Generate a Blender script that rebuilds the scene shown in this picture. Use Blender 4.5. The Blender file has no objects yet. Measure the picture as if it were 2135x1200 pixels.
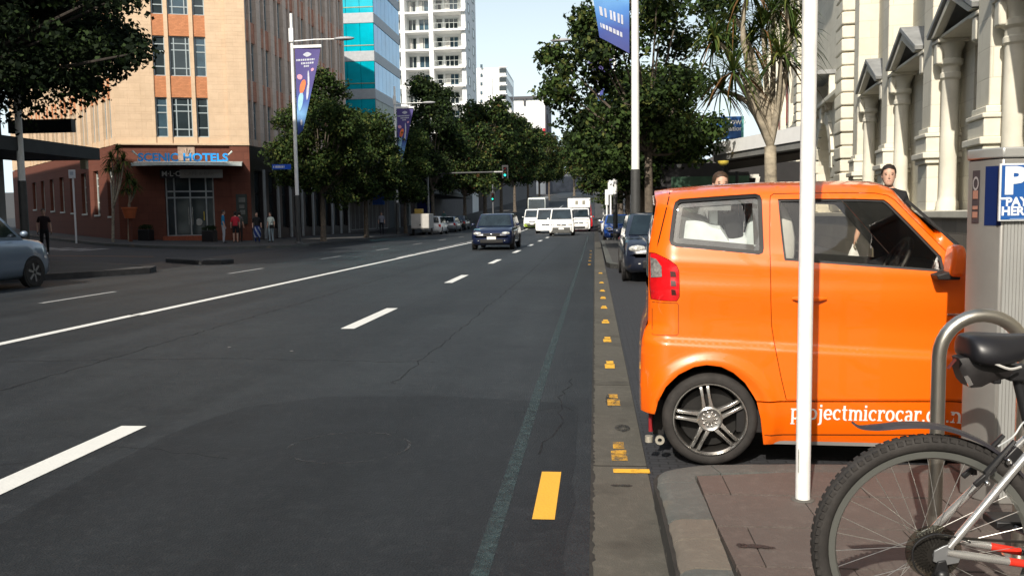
import bpy, bmesh, math, random
import numpy as np
from mathutils import Vector, Matrix
from mathutils.geometry import delaunay_2d_cdt
random.seed(11)
SC = bpy.context.scene
COL = SC.collection
R = math.radians

# ---------------------------------------------------------------- camera
F_PX, CAM_H = 1800.0, 1.38          # focal length in pixels of the 2135 px wide photograph, eye height
YAW, PITCH, ROLL = 0.096367, 0.081801, -0.014
cam_d = bpy.data.cameras.new('camera')
cam_d.sensor_width = 36.0
cam_d.lens = 36.0 * F_PX / 2135.0
cam_d.clip_start, cam_d.clip_end = 0.05, 4000
cam = bpy.data.objects.new('camera', cam_d)
COL.objects.link(cam)
CM = Matrix.Rotation(YAW, 3, 'Z') @ Matrix.Rotation(math.pi / 2 - PITCH, 3, 'X') @ Matrix.Rotation(ROLL, 3, 'Z')
cam.matrix_world = Matrix.Translation((0, 0, CAM_H)) @ CM.to_4x4()
SC.camera = cam
CAM_M = np.array(CM)

# ---------------------------------------------------------------- sky and sun
SUN_EL = R(36)
SUN_AZ = (-0.27, -0.963)             # horizontal direction towards the sun: behind the viewer, a little left
sun_vec = Vector((SUN_AZ[0] * math.cos(SUN_EL), SUN_AZ[1] * math.cos(SUN_EL), math.sin(SUN_EL)))
w = bpy.data.worlds.new('World')
SC.world = w
w.use_nodes = True
nt = w.node_tree
nt.nodes.clear()
wo = nt.nodes.new('ShaderNodeOutputWorld')
bg = nt.nodes.new('ShaderNodeBackground')
sky = nt.nodes.new('ShaderNodeTexSky')
sky.sky_type = 'NISHITA'
sky.sun_disc = False
sky.sun_elevation = SUN_EL
sky.sun_rotation = math.atan2(SUN_AZ[0], SUN_AZ[1])
sky.air_density = 1.0
sky.dust_density = 3.0
sky.ozone_density = 1.0
# thin bright cloud veil over the whole dome, a little uneven
tc = nt.nodes.new('ShaderNodeTexCoord')
mp = nt.nodes.new('ShaderNodeMapping')
mp.inputs['Scale'].default_value = (1.0, 1.0, 2.6)
nz = nt.nodes.new('ShaderNodeTexNoise')
nz.inputs['Scale'].default_value = 1.7
nz.inputs['Detail'].default_value = 6
cr = nt.nodes.new('ShaderNodeMapRange')
cr.inputs['From Min'].default_value = 0.38
cr.inputs['From Max'].default_value = 0.62
cr.inputs['To Min'].default_value = 0.12
cr.inputs['To Max'].default_value = 0.95
mx = nt.nodes.new('ShaderNodeMix')
mx.data_type = 'RGBA'
mx.inputs[7].default_value = (7.0, 8.2, 8.6, 1)
nt.links.new(tc.outputs['Generated'], mp.inputs['Vector'])
nt.links.new(mp.outputs[0], nz.inputs['Vector'])
nt.links.new(nz.outputs['Fac'], cr.inputs['Value'])
sxyz = nt.nodes.new('ShaderNodeSeparateXYZ')
hz = nt.nodes.new('ShaderNodeMapRange')          # haze thickens evenly towards the horizon all round
hz.inputs['From Min'].default_value = 0.02
hz.inputs['From Max'].default_value = 0.33
hz.inputs['To Min'].default_value = 1.0
hz.inputs['To Max'].default_value = 0.0
mxx = nt.nodes.new('ShaderNodeMath')
mxx.operation = 'MULTIPLY_ADD'
mxx.inputs[1].default_value = 0.40
mxx.use_clamp = True
nt.links.new(tc.outputs['Generated'], sxyz.inputs[0])
nt.links.new(sxyz.outputs['Z'], hz.inputs['Value'])
nt.links.new(cr.outputs[0], mxx.inputs[0])
nt.links.new(hz.outputs[0], mxx.inputs[2])
nt.links.new(mxx.outputs[0], mx.inputs[0])
nt.links.new(sky.outputs[0], mx.inputs[6])
nt.links.new(mx.outputs[2], bg.inputs['Color'])
bg.inputs['Strength'].default_value = 0.10
nt.links.new(bg.outputs[0], wo.inputs['Surface'])

sd = bpy.data.lights.new('sun', 'SUN')
sd.energy = 4.2
sd.angle = R(0.53)
sd.color = (1.0, 0.93, 0.82)
sun = bpy.data.objects.new('sun', sd)
COL.objects.link(sun)
sun.rotation_euler = sun_vec.to_track_quat('Z', 'Y').to_euler()
sun.location = (0, 0, 60)

vs = SC.view_settings
vs.view_transform = 'Standard'
vs.look = 'None'
vs.exposure = 0.42
vs.gamma = 1.0
vs.use_curve_mapping = False
SC.cycles.max_bounces = 6
SC.cycles.transparent_max_bounces = 12
SC.cycles.use_denoising = True

# ---------------------------------------------------------------- measuring helpers
def ray(px, py):
    return CAM_M @ np.array([(px - 1067.5) / F_PX, -(py - 600.0) / F_PX, -1.0])
def atY(px, py, Y):
    d = ray(px, py) * (Y / ray(px, py)[1])
    return float(d[0]), float(Y), float(CAM_H + d[2])
def atZ(px, py, z=0.0):
    d = ray(px, py)
    t = (z - CAM_H) / d[2]
    return float(d[0] * t), float(d[1] * t), z
def gz(x, y):
    """height of the ground: level street, climbing beyond 75 m, side street climbing to the left"""
    h = 0.0
    if y > 75:
        h += 0.042 * (y - 75) ** 2 / (y - 75 + 30)
    if x < -19:
        h += 0.026 * min(-19 - x, 60)
    return h

# ---------------------------------------------------------------- materials
MATS = {}
def mat(name, col, rough=0.6, metal=0.0, var=0.10, scale=3.0, bump=0.0, bscale=40.0, coat=0.0,
        trans=0.0, emit=None, estr=0.0, spec=0.5, alpha=1.0, ior=1.45, detail=5.0, dark=None, flake=0.0):
    if name in MATS:
        return MATS[name]
    m = bpy.data.materials.new(name)
    m.use_nodes = True
    t = m.node_tree
    b = t.nodes['Principled BSDF']
    c4 = (*col, 1)
    b.inputs['Base Color'].default_value = c4
    b.inputs['Roughness'].default_value = rough
    b.inputs['Metallic'].default_value = metal
    b.inputs['Specular IOR Level'].default_value = spec
    b.inputs['Coat Weight'].default_value = coat
    b.inputs['Coat Roughness'].default_value = 0.04
    b.inputs['Transmission Weight'].default_value = trans
    b.inputs['IOR'].default_value = ior
    b.inputs['Alpha'].default_value = alpha
    if emit:
        b.inputs['Emission Color'].default_value = (*emit, 1)
        b.inputs['Emission Strength'].default_value = estr
    if var > 0 or bump > 0:
        tcn = t.nodes.new('ShaderNodeTexCoord')
        n1 = t.nodes.new('ShaderNodeTexNoise')
        n1.inputs['Scale'].default_value = scale
        n1.inputs['Detail'].default_value = detail
        n1.inputs['Roughness'].default_value = 0.62
        t.links.new(tcn.outputs['Object'], n1.inputs['Vector'])
        if var > 0:
            mm = t.nodes.new('ShaderNodeMix')
            mm.data_type = 'RGBA'
            dk = dark if dark else tuple(x * (1 - 2.2 * var) if x * (1 - 2.2 * var) > 0 else 0 for x in col)
            mm.inputs[6].default_value = (*dk, 1)
            mm.inputs[7].default_value = (*[min(1, x * (1 + var)) for x in col], 1)
            rr = t.nodes.new('ShaderNodeMapRange')
            rr.inputs['From Min'].default_value = 0.3
            rr.inputs['From Max'].default_value = 0.7
            t.links.new(n1.outputs['Fac'], rr.inputs['Value'])
            t.links.new(rr.outputs[0], mm.inputs[0])
            t.links.new(mm.outputs[2], b.inputs['Base Color'])
        if bump > 0:
            n2 = t.nodes.new('ShaderNodeTexNoise')
            n2.inputs['Scale'].default_value = bscale
            n2.inputs['Detail'].default_value = 3
            t.links.new(tcn.outputs['Object'], n2.inputs['Vector'])
            bp = t.nodes.new('ShaderNodeBump')
            bp.inputs['Strength'].default_value = bump
            bp.inputs['Distance'].default_value = 0.01
            t.links.new(n2.outputs['Fac'], bp.inputs['Height'])
            t.links.new(bp.outputs[0], b.inputs['Normal'])
    MATS[name] = m
    return m

def leafmat(name, col, tl=0.3):
    if name in MATS:
        return MATS[name]
    m = bpy.data.materials.new(name)
    m.use_nodes = True
    t = m.node_tree
    t.nodes.clear()
    o = t.nodes.new('ShaderNodeOutputMaterial')
    p = t.nodes.new('ShaderNodeBsdfPrincipled')
    p.inputs['Roughness'].default_value = 0.72
    p.inputs['Specular IOR Level'].default_value = 0.12
    tr = t.nodes.new('ShaderNodeBsdfTranslucent')
    mxs = t.nodes.new('ShaderNodeMixShader')
    mxs.inputs[0].default_value = tl
    g = t.nodes.new('ShaderNodeTexCoord')
    n1 = t.nodes.new('ShaderNodeTexNoise')
    n1.inputs['Scale'].default_value = 0.9
    n1.inputs['Detail'].default_value = 4
    mm = t.nodes.new('ShaderNodeMix')
    mm.data_type = 'RGBA'
    mm.inputs[6].default_value = (*[c * 0.6 for c in col], 1)
    mm.inputs[7].default_value = (*[min(1, c * 1.45) for c in col], 1)
    t.links.new(g.outputs['Object'], n1.inputs['Vector'])
    t.links.new(n1.outputs['Fac'], mm.inputs[0])
    t.links.new(mm.outputs[2], p.inputs['Base Color'])
    t.links.new(mm.outputs[2], tr.inputs['Color'])
    t.links.new(p.outputs[0], mxs.inputs[1])
    t.links.new(tr.outputs[0], mxs.inputs[2])
    t.links.new(mxs.outputs[0], o.inputs['Surface'])
    MATS[name] = m
    return m

def glassmat(name, tint=(0.5, 0.55, 0.55), amt=0.6, rough=0.02):
    """thin pane: partly see-through, with a mirror coat that strengthens at grazing angles"""
    if name in MATS:
        return MATS[name]
    m = bpy.data.materials.new(name)
    m.use_nodes = True
    t = m.node_tree
    t.nodes.clear()
    o = t.nodes.new('ShaderNodeOutputMaterial')
    tr = t.nodes.new('ShaderNodeBsdfTransparent')
    tr.inputs[0].default_value = (*[c * amt for c in tint], 1)
    gl = t.nodes.new('ShaderNodeBsdfGlossy')
    gl.inputs['Roughness'].default_value = rough
    gl.inputs[0].default_value = (0.9, 0.9, 0.9, 1)
    fr = t.nodes.new('ShaderNodeFresnel')
    fr.inputs[0].default_value = 1.5
    mxs = t.nodes.new('ShaderNodeMixShader')
    t.links.new(fr.outputs[0], mxs.inputs[0])
    t.links.new(tr.outputs[0], mxs.inputs[1])
    t.links.new(gl.outputs[0], mxs.inputs[2])
    t.links.new(mxs.outputs[0], o.inputs['Surface'])
    MATS[name] = m
    return m

# ---------------------------------------------------------------- mesh helpers
LOC = {}
def thing(name, label, cat, loc=(0, 0, 0), rz=0.0, group=None):
    o = bpy.data.objects.new(name, None)
    o.empty_display_size = 0.2
    COL.objects.link(o)
    o.location = loc
    o.rotation_euler = (0, 0, rz)
    o['label'] = label
    o['category'] = cat
    if group:
        o['group'] = group
    LOC[o.name] = Vector(loc)
    return o
def tag(o, label=None, cat=None, group=None, kind=None):
    if label: o['label'] = label
    if cat: o['category'] = cat
    if group: o['group'] = group
    if kind: o['kind'] = kind
    return o
def link(name, me, parent=None, loc=None):
    o = bpy.data.objects.new(name, me)
    COL.objects.link(o)
    if parent is not None:
        o.parent = parent
        LOC[o.name] = LOC.get(parent.name, Vector((0, 0, 0)))
    else:
        LOC[o.name] = Vector(loc) if loc is not None else Vector((0, 0, 0))
    if loc is not None:
        o.location = loc
    return o
def copy_tree(o, parent=None, label=None, group=None):
    c = o.copy()
    COL.objects.link(c)
    c.parent = parent
    if label: c['label'] = label
    if group: c['group'] = group
    for ch in list(o.children):
        copy_tree(ch, c)
    return c

class MB:
    """collects faces for one mesh"""
    def __init__(s):
        s.v, s.f, s.mi = [], [], []
    def add(s, vs_, fs_, mi=0):
        n = len(s.v)
        s.v.extend([tuple(map(float, q)) for q in vs_])
        for f in fs_:
            s.f.append([i + n for i in f])
            s.mi.append(mi)
        return s
    def box(s, x0, x1, y0, y1, z0, z1, mi=0):
        return s.add([(x0, y0, z0), (x1, y0, z0), (x1, y1, z0), (x0, y1, z0), (x0, y0, z1), (x1, y0, z1), (x1, y1, z1), (x0, y1, z1)],
                     [(0, 3, 2, 1), (4, 5, 6, 7), (0, 1, 5, 4), (1, 2, 6, 5), (2, 3, 7, 6), (3, 0, 4, 7)], mi)
    def bar(s, a, b, w_, h_, mi=0, up=(0, 0, 1)):
        a, b = Vector(a), Vector(b)
        d = (b - a).normalized()
        sd_ = d.cross(Vector(up))
        if sd_.length < 1e-4:
            sd_ = d.cross(Vector((0, 1, 0)))
        sd_.normalize()
        u_ = sd_.cross(d)
        q = []
        for p_ in (a, b):
            for i, j in ((-1, -1), (1, -1), (1, 1), (-1, 1)):
                q.append(p_ + sd_ * (w_ / 2 * i) + u_ * (h_ / 2 * j))
        return s.add(q, [(0, 1, 2, 3), (7, 6, 5, 4), (0, 4, 5, 1), (1, 5, 6, 2), (2, 6, 7, 3), (3, 7, 4, 0)], mi)
    def prism(s, pts, z0, z1, mi=0):
        n = len(pts)
        a = sum(pts[i][0] * pts[(i + 1) % n][1] - pts[(i + 1) % n][0] * pts[i][1] for i in range(n))
        if a < 0: pts = list(pts)[::-1]
        return s.add([(p[0], p[1], z0) for p in pts] + [(p[0], p[1], z1) for p in pts],
                     [tuple(range(n))[::-1], tuple(range(n, 2 * n))] + [(i, (i + 1) % n, (i + 1) % n + n, i + n) for i in range(n)], mi)
    def prism_y(s, pts, y0, y1, mi=0):
        """polygon in x,z pushed along y"""
        n = len(pts)
        a = sum(pts[i][0] * pts[(i + 1) % n][1] - pts[(i + 1) % n][0] * pts[i][1] for i in range(n))
        if a < 0: pts = list(pts)[::-1]
        return s.add([(p[0], y0, p[1]) for p in pts] + [(p[0], y1, p[1]) for p in pts],
                     [tuple(range(n)), tuple(range(n, 2 * n))[::-1]] + [(i + n, (i + 1) % n + n, (i + 1) % n, i) for i in range(n)], mi)
    def tube(s, path, r, n=8, mi=0, cap=True):
        P = [Vector(p) for p in path]
        m_ = len(P)
        rs = r if isinstance(r, (list, tuple)) else [r] * m_
        ref = None
        vs_, fs_ = [], []
        for i in range(m_):
            d = (P[min(i + 1, m_ - 1)] - P[max(i - 1, 0)]).normalized()
            if ref is None:
                ref = d.orthogonal().normalized()
            ref = (ref - d * ref.dot(d))
            ref = ref.normalized() if ref.length > 1e-6 else d.orthogonal().normalized()
            bn = d.cross(ref)
            for k in range(n):
                a = 2 * math.pi * k / n
                vs_.append(P[i] + (ref * math.cos(a) + bn * math.sin(a)) * rs[i])
        for i in range(m_ - 1):
            for k in range(n):
                k2 = (k + 1) % n
                fs_.append((i * n + k, i * n + k2, (i + 1) * n + k2, (i + 1) * n + k))
        if cap:
            fs_.append(tuple(range(n))[::-1])
            fs_.append(tuple((m_ - 1) * n + k for k in range(n)))
        return s.add(vs_, fs_, mi)
    def lathe(s, prof, n=16, c=(0, 0, 0), axis='z', mi=0, closed=False, a0=0.0):
        vs_, fs_ = [], []
        for r_, h in prof:
            for k in range(n):
                a = a0 + 2 * math.pi * k / n
                x, y = r_ * math.cos(a), r_ * math.sin(a)
                if axis == 'z': q = (x, y, h)
                elif axis == 'y': q = (x, h, y)
                else: q = (h, x, y)
                vs_.append((q[0] + c[0], q[1] + c[1], q[2] + c[2]))
        m_ = len(prof)
        rng = range(m_) if closed else range(m_ - 1)
        for i in rng:
            for k in range(n):
                k2, i2 = (k + 1) % n, (i + 1) % m_
                f = (i * n + k, i * n + k2, i2 * n + k2, i2 * n + k)
                fs_.append(f if axis != 'y' else f[::-1])
        return s.add(vs_, fs_, mi)
    def quad(s, a, b, c, d, mi=0):
        return s.add([a, b, c, d], [(0, 1, 2, 3)], mi)
    def loft(s, rings, mi=0, closed=True, cap=True):
        n = len(rings[0])
        vs_ = [p for r_ in rings for p in r_]
        fs_ = []
        for i in range(len(rings) - 1):
            for k in range(n if closed else n - 1):
                k2 = (k + 1) % n
                fs_.append((i * n + k, i * n + k2, (i + 1) * n + k2, (i + 1) * n + k))
        if cap:
            fs_.append(tuple(range(n))[::-1])
            fs_.append(tuple((len(rings) - 1) * n + k for k in range(n)))
        return s.add(vs_, fs_, mi)
    def ball(s, c, r, n=10, m_=7, mi=0):
        rx, ry, rz_ = r if isinstance(r, (list, tuple)) else (r, r, r)
        rings = []
        for i in range(m_ + 1):
            t_ = math.pi * i / m_
            rr = max(math.sin(t_), 0.02)
            rings.append([(c[0] + rx * rr * math.cos(2 * math.pi * k / n), c[1] + ry * rr * math.sin(2 * math.pi * k / n), c[2] - rz_ * math.cos(t_)) for k in range(n)])
        return s.loft(rings, mi)
    def mesh(s, name, mats, off=(0, 0, 0), smooth=False, fix=False):
        me = bpy.data.meshes.new(name)
        me.from_pydata([(x - off[0], y - off[1], z - off[2]) for x, y, z in s.v], [], s.f)
        for m_ in (mats if isinstance(mats, (list, tuple)) else [mats]):
            me.materials.append(m_)
        if max(s.mi, default=0) > 0:
            me.polygons.foreach_set('material_index', s.mi)
        if fix:
            bm = bmesh.new()
            bm.from_mesh(me)
            bmesh.ops.recalc_face_normals(bm, faces=bm.faces)
            bm.to_mesh(me)
            bm.free()
        if smooth:
            me.polygons.foreach_set('use_smooth', [True] * len(me.polygons))
            if smooth != 'all':
                me.set_sharp_from_angle(angle=R(38))
        me.update()
        return me
    def build(s, name, mats, parent=None, smooth=False, bevel=0.0, fix=True, loc=None):
        off = LOC.get(parent.name, (0, 0, 0)) if parent is not None else (loc or (0, 0, 0))
        me = s.mesh(name, mats, off, smooth, fix)
        o = link(name, me, parent, loc if parent is None else None)
        if bevel > 0:
            bv = o.modifiers.new('bevel', 'BEVEL')
            bv.width = bevel
            bv.segments = 2
            bv.limit_method = 'ANGLE'
            bv.angle_limit = R(35)
            if smooth is False:
                me.polygons.foreach_set('use_smooth', [True] * len(me.polygons))
                me.set_sharp_from_angle(angle=R(45))
        return o

def text_mesh(body, size, extrude=0.004, bold=0.0, align='LEFT', sx=1.0):
    cu = bpy.data.curves.new('lettering', 'FONT')
    cu.body = body
    cu.size = size
    cu.extrude = extrude
    cu.offset = bold
    cu.align_x = align
    cu.resolution_u = 3
    ob = bpy.data.objects.new('lettering', cu)
    COL.objects.link(ob)
    dg = bpy.context.evaluated_depsgraph_get()
    me = bpy.data.meshes.new_from_object(ob.evaluated_get(dg))
    bpy.data.objects.remove(ob)
    if sx != 1.0:
        for v_ in me.vertices:
            v_.co.x *= sx
    return me
def text_obj(name, body, size, m_, parent, loc, rot=(math.pi / 2, 0, 0), **kw):
    """lettering that reads from -y when rot is the default"""
    me = text_mesh(body, size, **kw)
    me.materials.clear()
    me.materials.append(m_)
    o = bpy.data.objects.new(name, me)
    COL.objects.link(o)
    if parent is not None:
        o.parent = parent
        loc = Vector(loc) - LOC.get(parent.name, Vector((0, 0, 0)))
    o.location = loc
    o.rotation_euler = rot
    return o
def clip_poly(poly, a, b):
    """keep the part of poly to the left of a->b"""
    out = []
    n = len(poly)
    def sd2(p): return (b[0] - a[0]) * (p[1] - a[1]) - (b[1] - a[1]) * (p[0] - a[0])
    for i in range(n):
        p, q = poly[i], poly[(i + 1) % n]
        sp, sq = sd2(p), sd2(q)
        if sp >= 0: out.append(p)
        if (sp >= 0) != (sq >= 0):
            t_ = sp / (sp - sq)
            out.append((p[0] + (q[0] - p[0]) * t_, p[1] + (q[1] - p[1]) * t_))
    return out
def smooth_path(pts, n=6):
    """Catmull-Rom through the points"""
    P = [Vector(p) for p in pts]
    out = []
    for i in range(len(P) - 1):
        p0, p1, p2, p3 = P[max(i - 1, 0)], P[i], P[i + 1], P[min(i + 2, len(P) - 1)]
        for k in range(n):
            t_ = k / n
            out.append(0.5 * ((2 * p1) + (p2 - p0) * t_ + (2 * p0 - 5 * p1 + 4 * p2 - p3) * t_ ** 2 + (3 * p1 - p0 - 3 * p2 + p3) * t_ ** 3))
    out.append(P[-1])
    return out
# ================================================================ the setting
def surf_mat(name, base, speck, patch, rough=0.85, chip=90.0, bumpd=0.004, stain=None, streak=0.0):
    m = bpy.data.materials.new(name)
    m.use_nodes = True
    t = m.node_tree
    b = t.nodes['Principled BSDF']
    tcn = t.nodes.new('ShaderNodeTexCoord')
    v1 = t.nodes.new('ShaderNodeTexVoronoi')
    v1.inputs['Scale'].default_value = chip
    n1 = t.nodes.new('ShaderNodeTexNoise')
    n1.inputs['Scale'].default_value = 0.35
    n1.inputs['Detail'].default_value = 7
    n1.inputs['Roughness'].default_value = 0.7
    n2 = t.nodes.new('ShaderNodeTexNoise')
    n2.inputs['Scale'].default_value = 14
    n2.inputs['Detail'].default_value = 8
    n2.inputs['Roughness'].default_value = 0.75
    for n_ in (v1, n1, n2):
        t.links.new(tcn.outputs['Object'], n_.inputs['Vector'])
    r1 = t.nodes.new('ShaderNodeMapRange')
    r1.inputs['From Min'].default_value = 0.35
    r1.inputs['From Max'].default_value = 0.65
    t.links.new(n1.outputs['Fac'], r1.inputs['Value'])
    mA = t.nodes.new('ShaderNodeMix')
    mA.data_type = 'RGBA'
    mA.inputs[6].default_value = (*patch, 1)
    mA.inputs[7].default_value = (*base, 1)
    t.links.new(r1.outputs[0], mA.inputs[0])
    mB = t.nodes.new('ShaderNodeMix')
    mB.data_type = 'RGBA'
    mB.inputs[7].default_value = (*speck, 1)
    r2 = t.nodes.new('ShaderNodeMapRange')
    r2.inputs['From Min'].default_value = 0.50
    r2.inputs['From Max'].default_value = 0.78
    r2.inputs['To Max'].default_value = 0.75
    t.links.new(n2.outputs['Fac'], r2.inputs['Value'])
    t.links.new(r2.outputs[0], mB.inputs[0])
    t.links.new(mA.outputs[2], mB.inputs[6])
    last = mB
    if stain:
        n3 = t.nodes.new('ShaderNodeTexNoise')
        n3.inputs['Scale'].default_value = 2.2
        n3.inputs['Detail'].default_value = 5
        t.links.new(tcn.outputs['Object'], n3.inputs['Vector'])
        r3 = t.nodes.new('ShaderNodeMapRange')
        r3.inputs['From Min'].default_value = 0.56
        r3.inputs['From Max'].default_value = 0.72
        r3.inputs['To Max'].default_value = 0.8
        t.links.new(n3.outputs['Fac'], r3.inputs['Value'])
        mC = t.nodes.new('ShaderNodeMix')
        mC.data_type = 'RGBA'
        mC.inputs[7].default_value = (*stain, 1)
        t.links.new(r3.outputs[0], mC.inputs[0])
        t.links.new(last.outputs[2], mC.inputs[6])
        last = mC
    if streak:
        mpn = t.nodes.new('ShaderNodeMapping')
        mpn.inputs['Scale'].default_value = (1.1, 0.05, 1)
        n4 = t.nodes.new('ShaderNodeTexNoise')
        n4.inputs['Scale'].default_value = 1.0
        n4.inputs['Detail'].default_value = 6
        n5 = t.nodes.new('ShaderNodeTexNoise')
        n5.inputs['Scale'].default_value = 3.1
        n5.inputs['Detail'].default_value = 9
        n5.inputs['Roughness'].default_value = 0.8
        t.links.new(tcn.outputs['Object'], mpn.inputs[0]); t.links.new(mpn.outputs[0], n4.inputs['Vector']); t.links.new(tcn.outputs['Object'], n5.inputs['Vector'])
        ad_ = t.nodes.new('ShaderNodeMath')
        t.links.new(n4.outputs['Fac'], ad_.inputs[0]); t.links.new(n5.outputs['Fac'], ad_.inputs[1])
        r4 = t.nodes.new('ShaderNodeMapRange')
        r4.inputs['From Min'].default_value = 0.7
        r4.inputs['From Max'].default_value = 1.3
        r4.inputs['To Min'].default_value = 1 - streak
        r4.inputs['To Max'].default_value = 1 + streak
        t.links.new(ad_.outputs[0], r4.inputs['Value'])
        vm = t.nodes.new('ShaderNodeVectorMath'); vm.operation = 'SCALE'
        t.links.new(last.outputs[2], vm.inputs[0]); t.links.new(r4.outputs[0], vm.inputs['Scale'])
        t.links.new(vm.outputs[0], b.inputs['Base Color'])
    else:
        t.links.new(last.outputs[2], b.inputs['Base Color'])
    b.inputs['Roughness'].default_value = rough
    b.inputs['Specular IOR Level'].default_value = 0.3
    bp = t.nodes.new('ShaderNodeBump')
    bp.inputs['Strength'].default_value = 0.6
    bp.inputs['Distance'].default_value = bumpd
    t.links.new(v1.outputs['Distance'], bp.inputs['Height'])
    t.links.new(bp.outputs[0], b.inputs['Normal'])
    MATS[name] = m
    return m

ASPH = surf_mat('asphalt', (0.0265, 0.0305, 0.0335), (0.050, 0.053, 0.054), (0.0175, 0.0195, 0.0225), 0.62, 95, 0.007, streak=.42)
ASPH2 = surf_mat('old_asphalt', (0.040, 0.042, 0.046), (0.065, 0.065, 0.065), (0.028, 0.030, 0.033), 0.85, 80)
CONC = surf_mat('gutter_concrete', (0.100, 0.093, 0.078), (0.145, 0.132, 0.11), (0.070, 0.066, 0.055), 0.88, 130, 0.003, (0.05, 0.046, 0.038))
FOOT = surf_mat('footpath_asphalt', (0.068, 0.066, 0.064), (0.105, 0.10, 0.096), (0.05, 0.048, 0.047), 0.9, 70)
KERB = surf_mat('kerb_bluestone', (0.105, 0.110, 0.103), (0.165, 0.165, 0.15), (0.07, 0.074, 0.069), 0.8, 110, 0.003, (0.17, 0.14, 0.10))
KERB2 = surf_mat('kerb_patched_concrete', (0.155, 0.135, 0.11), (0.20, 0.175, 0.14), (0.12, 0.105, 0.088), 0.85, 100, 0.003)
SLABS = [surf_mat('paving_slab_brown', (0.114, 0.094, 0.084), (0.155, 0.132, 0.118), (0.084, 0.071, 0.064), 0.82, 120, 0.003, (0.095, 0.085, 0.075)),
         surf_mat('paving_slab_plum', (0.112, 0.088, 0.078), (0.155, 0.125, 0.11), (0.08, 0.066, 0.059), 0.85, 120, 0.003, (0.10, 0.085, 0.072)),
         surf_mat('paving_slab_grey', (0.108, 0.097, 0.087), (0.15, 0.135, 0.12), (0.078, 0.071, 0.064), 0.85, 120, 0.003, (0.085, 0.06, 0.052))]
PAINT_W = surf_mat('road_paint_white', (0.74, 0.74, 0.70), (0.60, 0.60, 0.57), (0.66, 0.66, 0.63), 0.6, 60, 0.002)
PAINT_O = surf_mat('road_paint_dim_white', (0.34, 0.34, 0.33), (0.22, 0.22, 0.22), (0.26, 0.26, 0.26), 0.7, 60, 0.002)  # dim white: shade over the left lanes is put into this colour
PAINT_Y = surf_mat('road_paint_yellow', (0.80, 0.43, 0.045), (0.68, 0.36, 0.05), (0.72, 0.38, 0.04), 0.6, 60, 0.002)
JOINT = mat('joint_dirt', (0.03, 0.028, 0.025), 0.95, var=0.2, scale=9)

def worn(name, col, thr=0.5, sc=26.0, soft=0.08):
    """paint rubbed off in flakes: bare patches are see-through"""
    m = bpy.data.materials.new(name)
    m.use_nodes = True
    t = m.node_tree
    b = t.nodes['Principled BSDF']
    b.inputs['Base Color'].default_value = (*col, 1)
    b.inputs['Roughness'].default_value = 0.75
    tcn = t.nodes.new('ShaderNodeTexCoord')
    n1 = t.nodes.new('ShaderNodeTexNoise')
    n1.inputs['Scale'].default_value = sc
    n1.inputs['Detail'].default_value = 8
    n1.inputs['Roughness'].default_value = 0.75
    rr = t.nodes.new('ShaderNodeMapRange')
    rr.inputs['From Min'].default_value = thr - soft
    rr.inputs['From Max'].default_value = thr + soft
    t.links.new(tcn.outputs['Object'], n1.inputs['Vector'])
    t.links.new(n1.outputs['Fac'], rr.inputs['Value'])
    t.links.new(rr.outputs[0], b.inputs['Alpha'])
    MATS[name] = m
    return m
PAINT_B = worn('faded_blue_green_paint', (0.055, 0.090, 0.095), 0.57, 15, 0.22)
PAINT_YF = worn('flaked_yellow_paint', (0.78, 0.42, 0.035), 0.40, 13, 0.07)
PAINT_YG = worn('almost_gone_yellow_paint', (0.66, 0.35, 0.04), 0.49, 15, 0.12)

def sheet(name, x0, x1, ys, dz, m, parent=None, kind='structure', xs=None, wob=0.0):
    b = MB()
    xs_ = xs or [x0, x1]
    rnd = random.Random(name)
    n = len(xs_)
    for y in ys:
        for i, x in enumerate(xs_):
            j = rnd.uniform(-wob, wob) if i == 0 and wob else 0
            b.v.append((x + j, y, gz(x, y) + dz))
    for i in range(len(ys) - 1):
        for k in range(n - 1):
            a = i * n + k
            b.f.append([a, a + 1, a + n + 1, a + n])
            b.mi.append(0)
    o = b.build(name, m, parent, fix=False)
    if kind and parent is None: o['kind'] = kind
    return o
YS = [-30, 0, 30, 60, 75] + [75 + 6 * i for i in range(1, 20)] + [200, 220, 250, 280, 320, 360, 420, 500, 700, 1200]
ground = sheet('ground', -900, 900, YS, -0.06, FOOT, xs=[-900, -300, -77, -60, -40, -25, -17, -16, 0, 10, 40, 200, 900])
road = sheet('road', -14.95, 0.0, YS, 0.0, ASPH)
side_street = sheet('side_street', -75, -14.95, [15, 27, 34, 41, 50, 60, 75, 90, 110], -0.004, ASPH2, xs=[-75, -60, -40, -25, -19, -17, -14.95])

# gutter: concrete sections with dirty joints, edge towards the asphalt uneven
gutter = sheet('gutter', -0.03, 0.28, [-4, 20, 40, 60, 75, 81, 90, 99, 111, 120], 0.003, JOINT)
yy = -2.2
while yy < 46:
    L_ = 2.3 if yy < 12 else 4.6
    sheet('gutter_section', -0.012, 0.275, list(np.linspace(yy, yy + L_ - 0.012, 90 if yy < 12 else 3)), 0.007, CONC, gutter, xs=[-0.012, 0.05, 0.275], wob=0.009 if yy < 12 else 0)
    yy += L_

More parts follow.
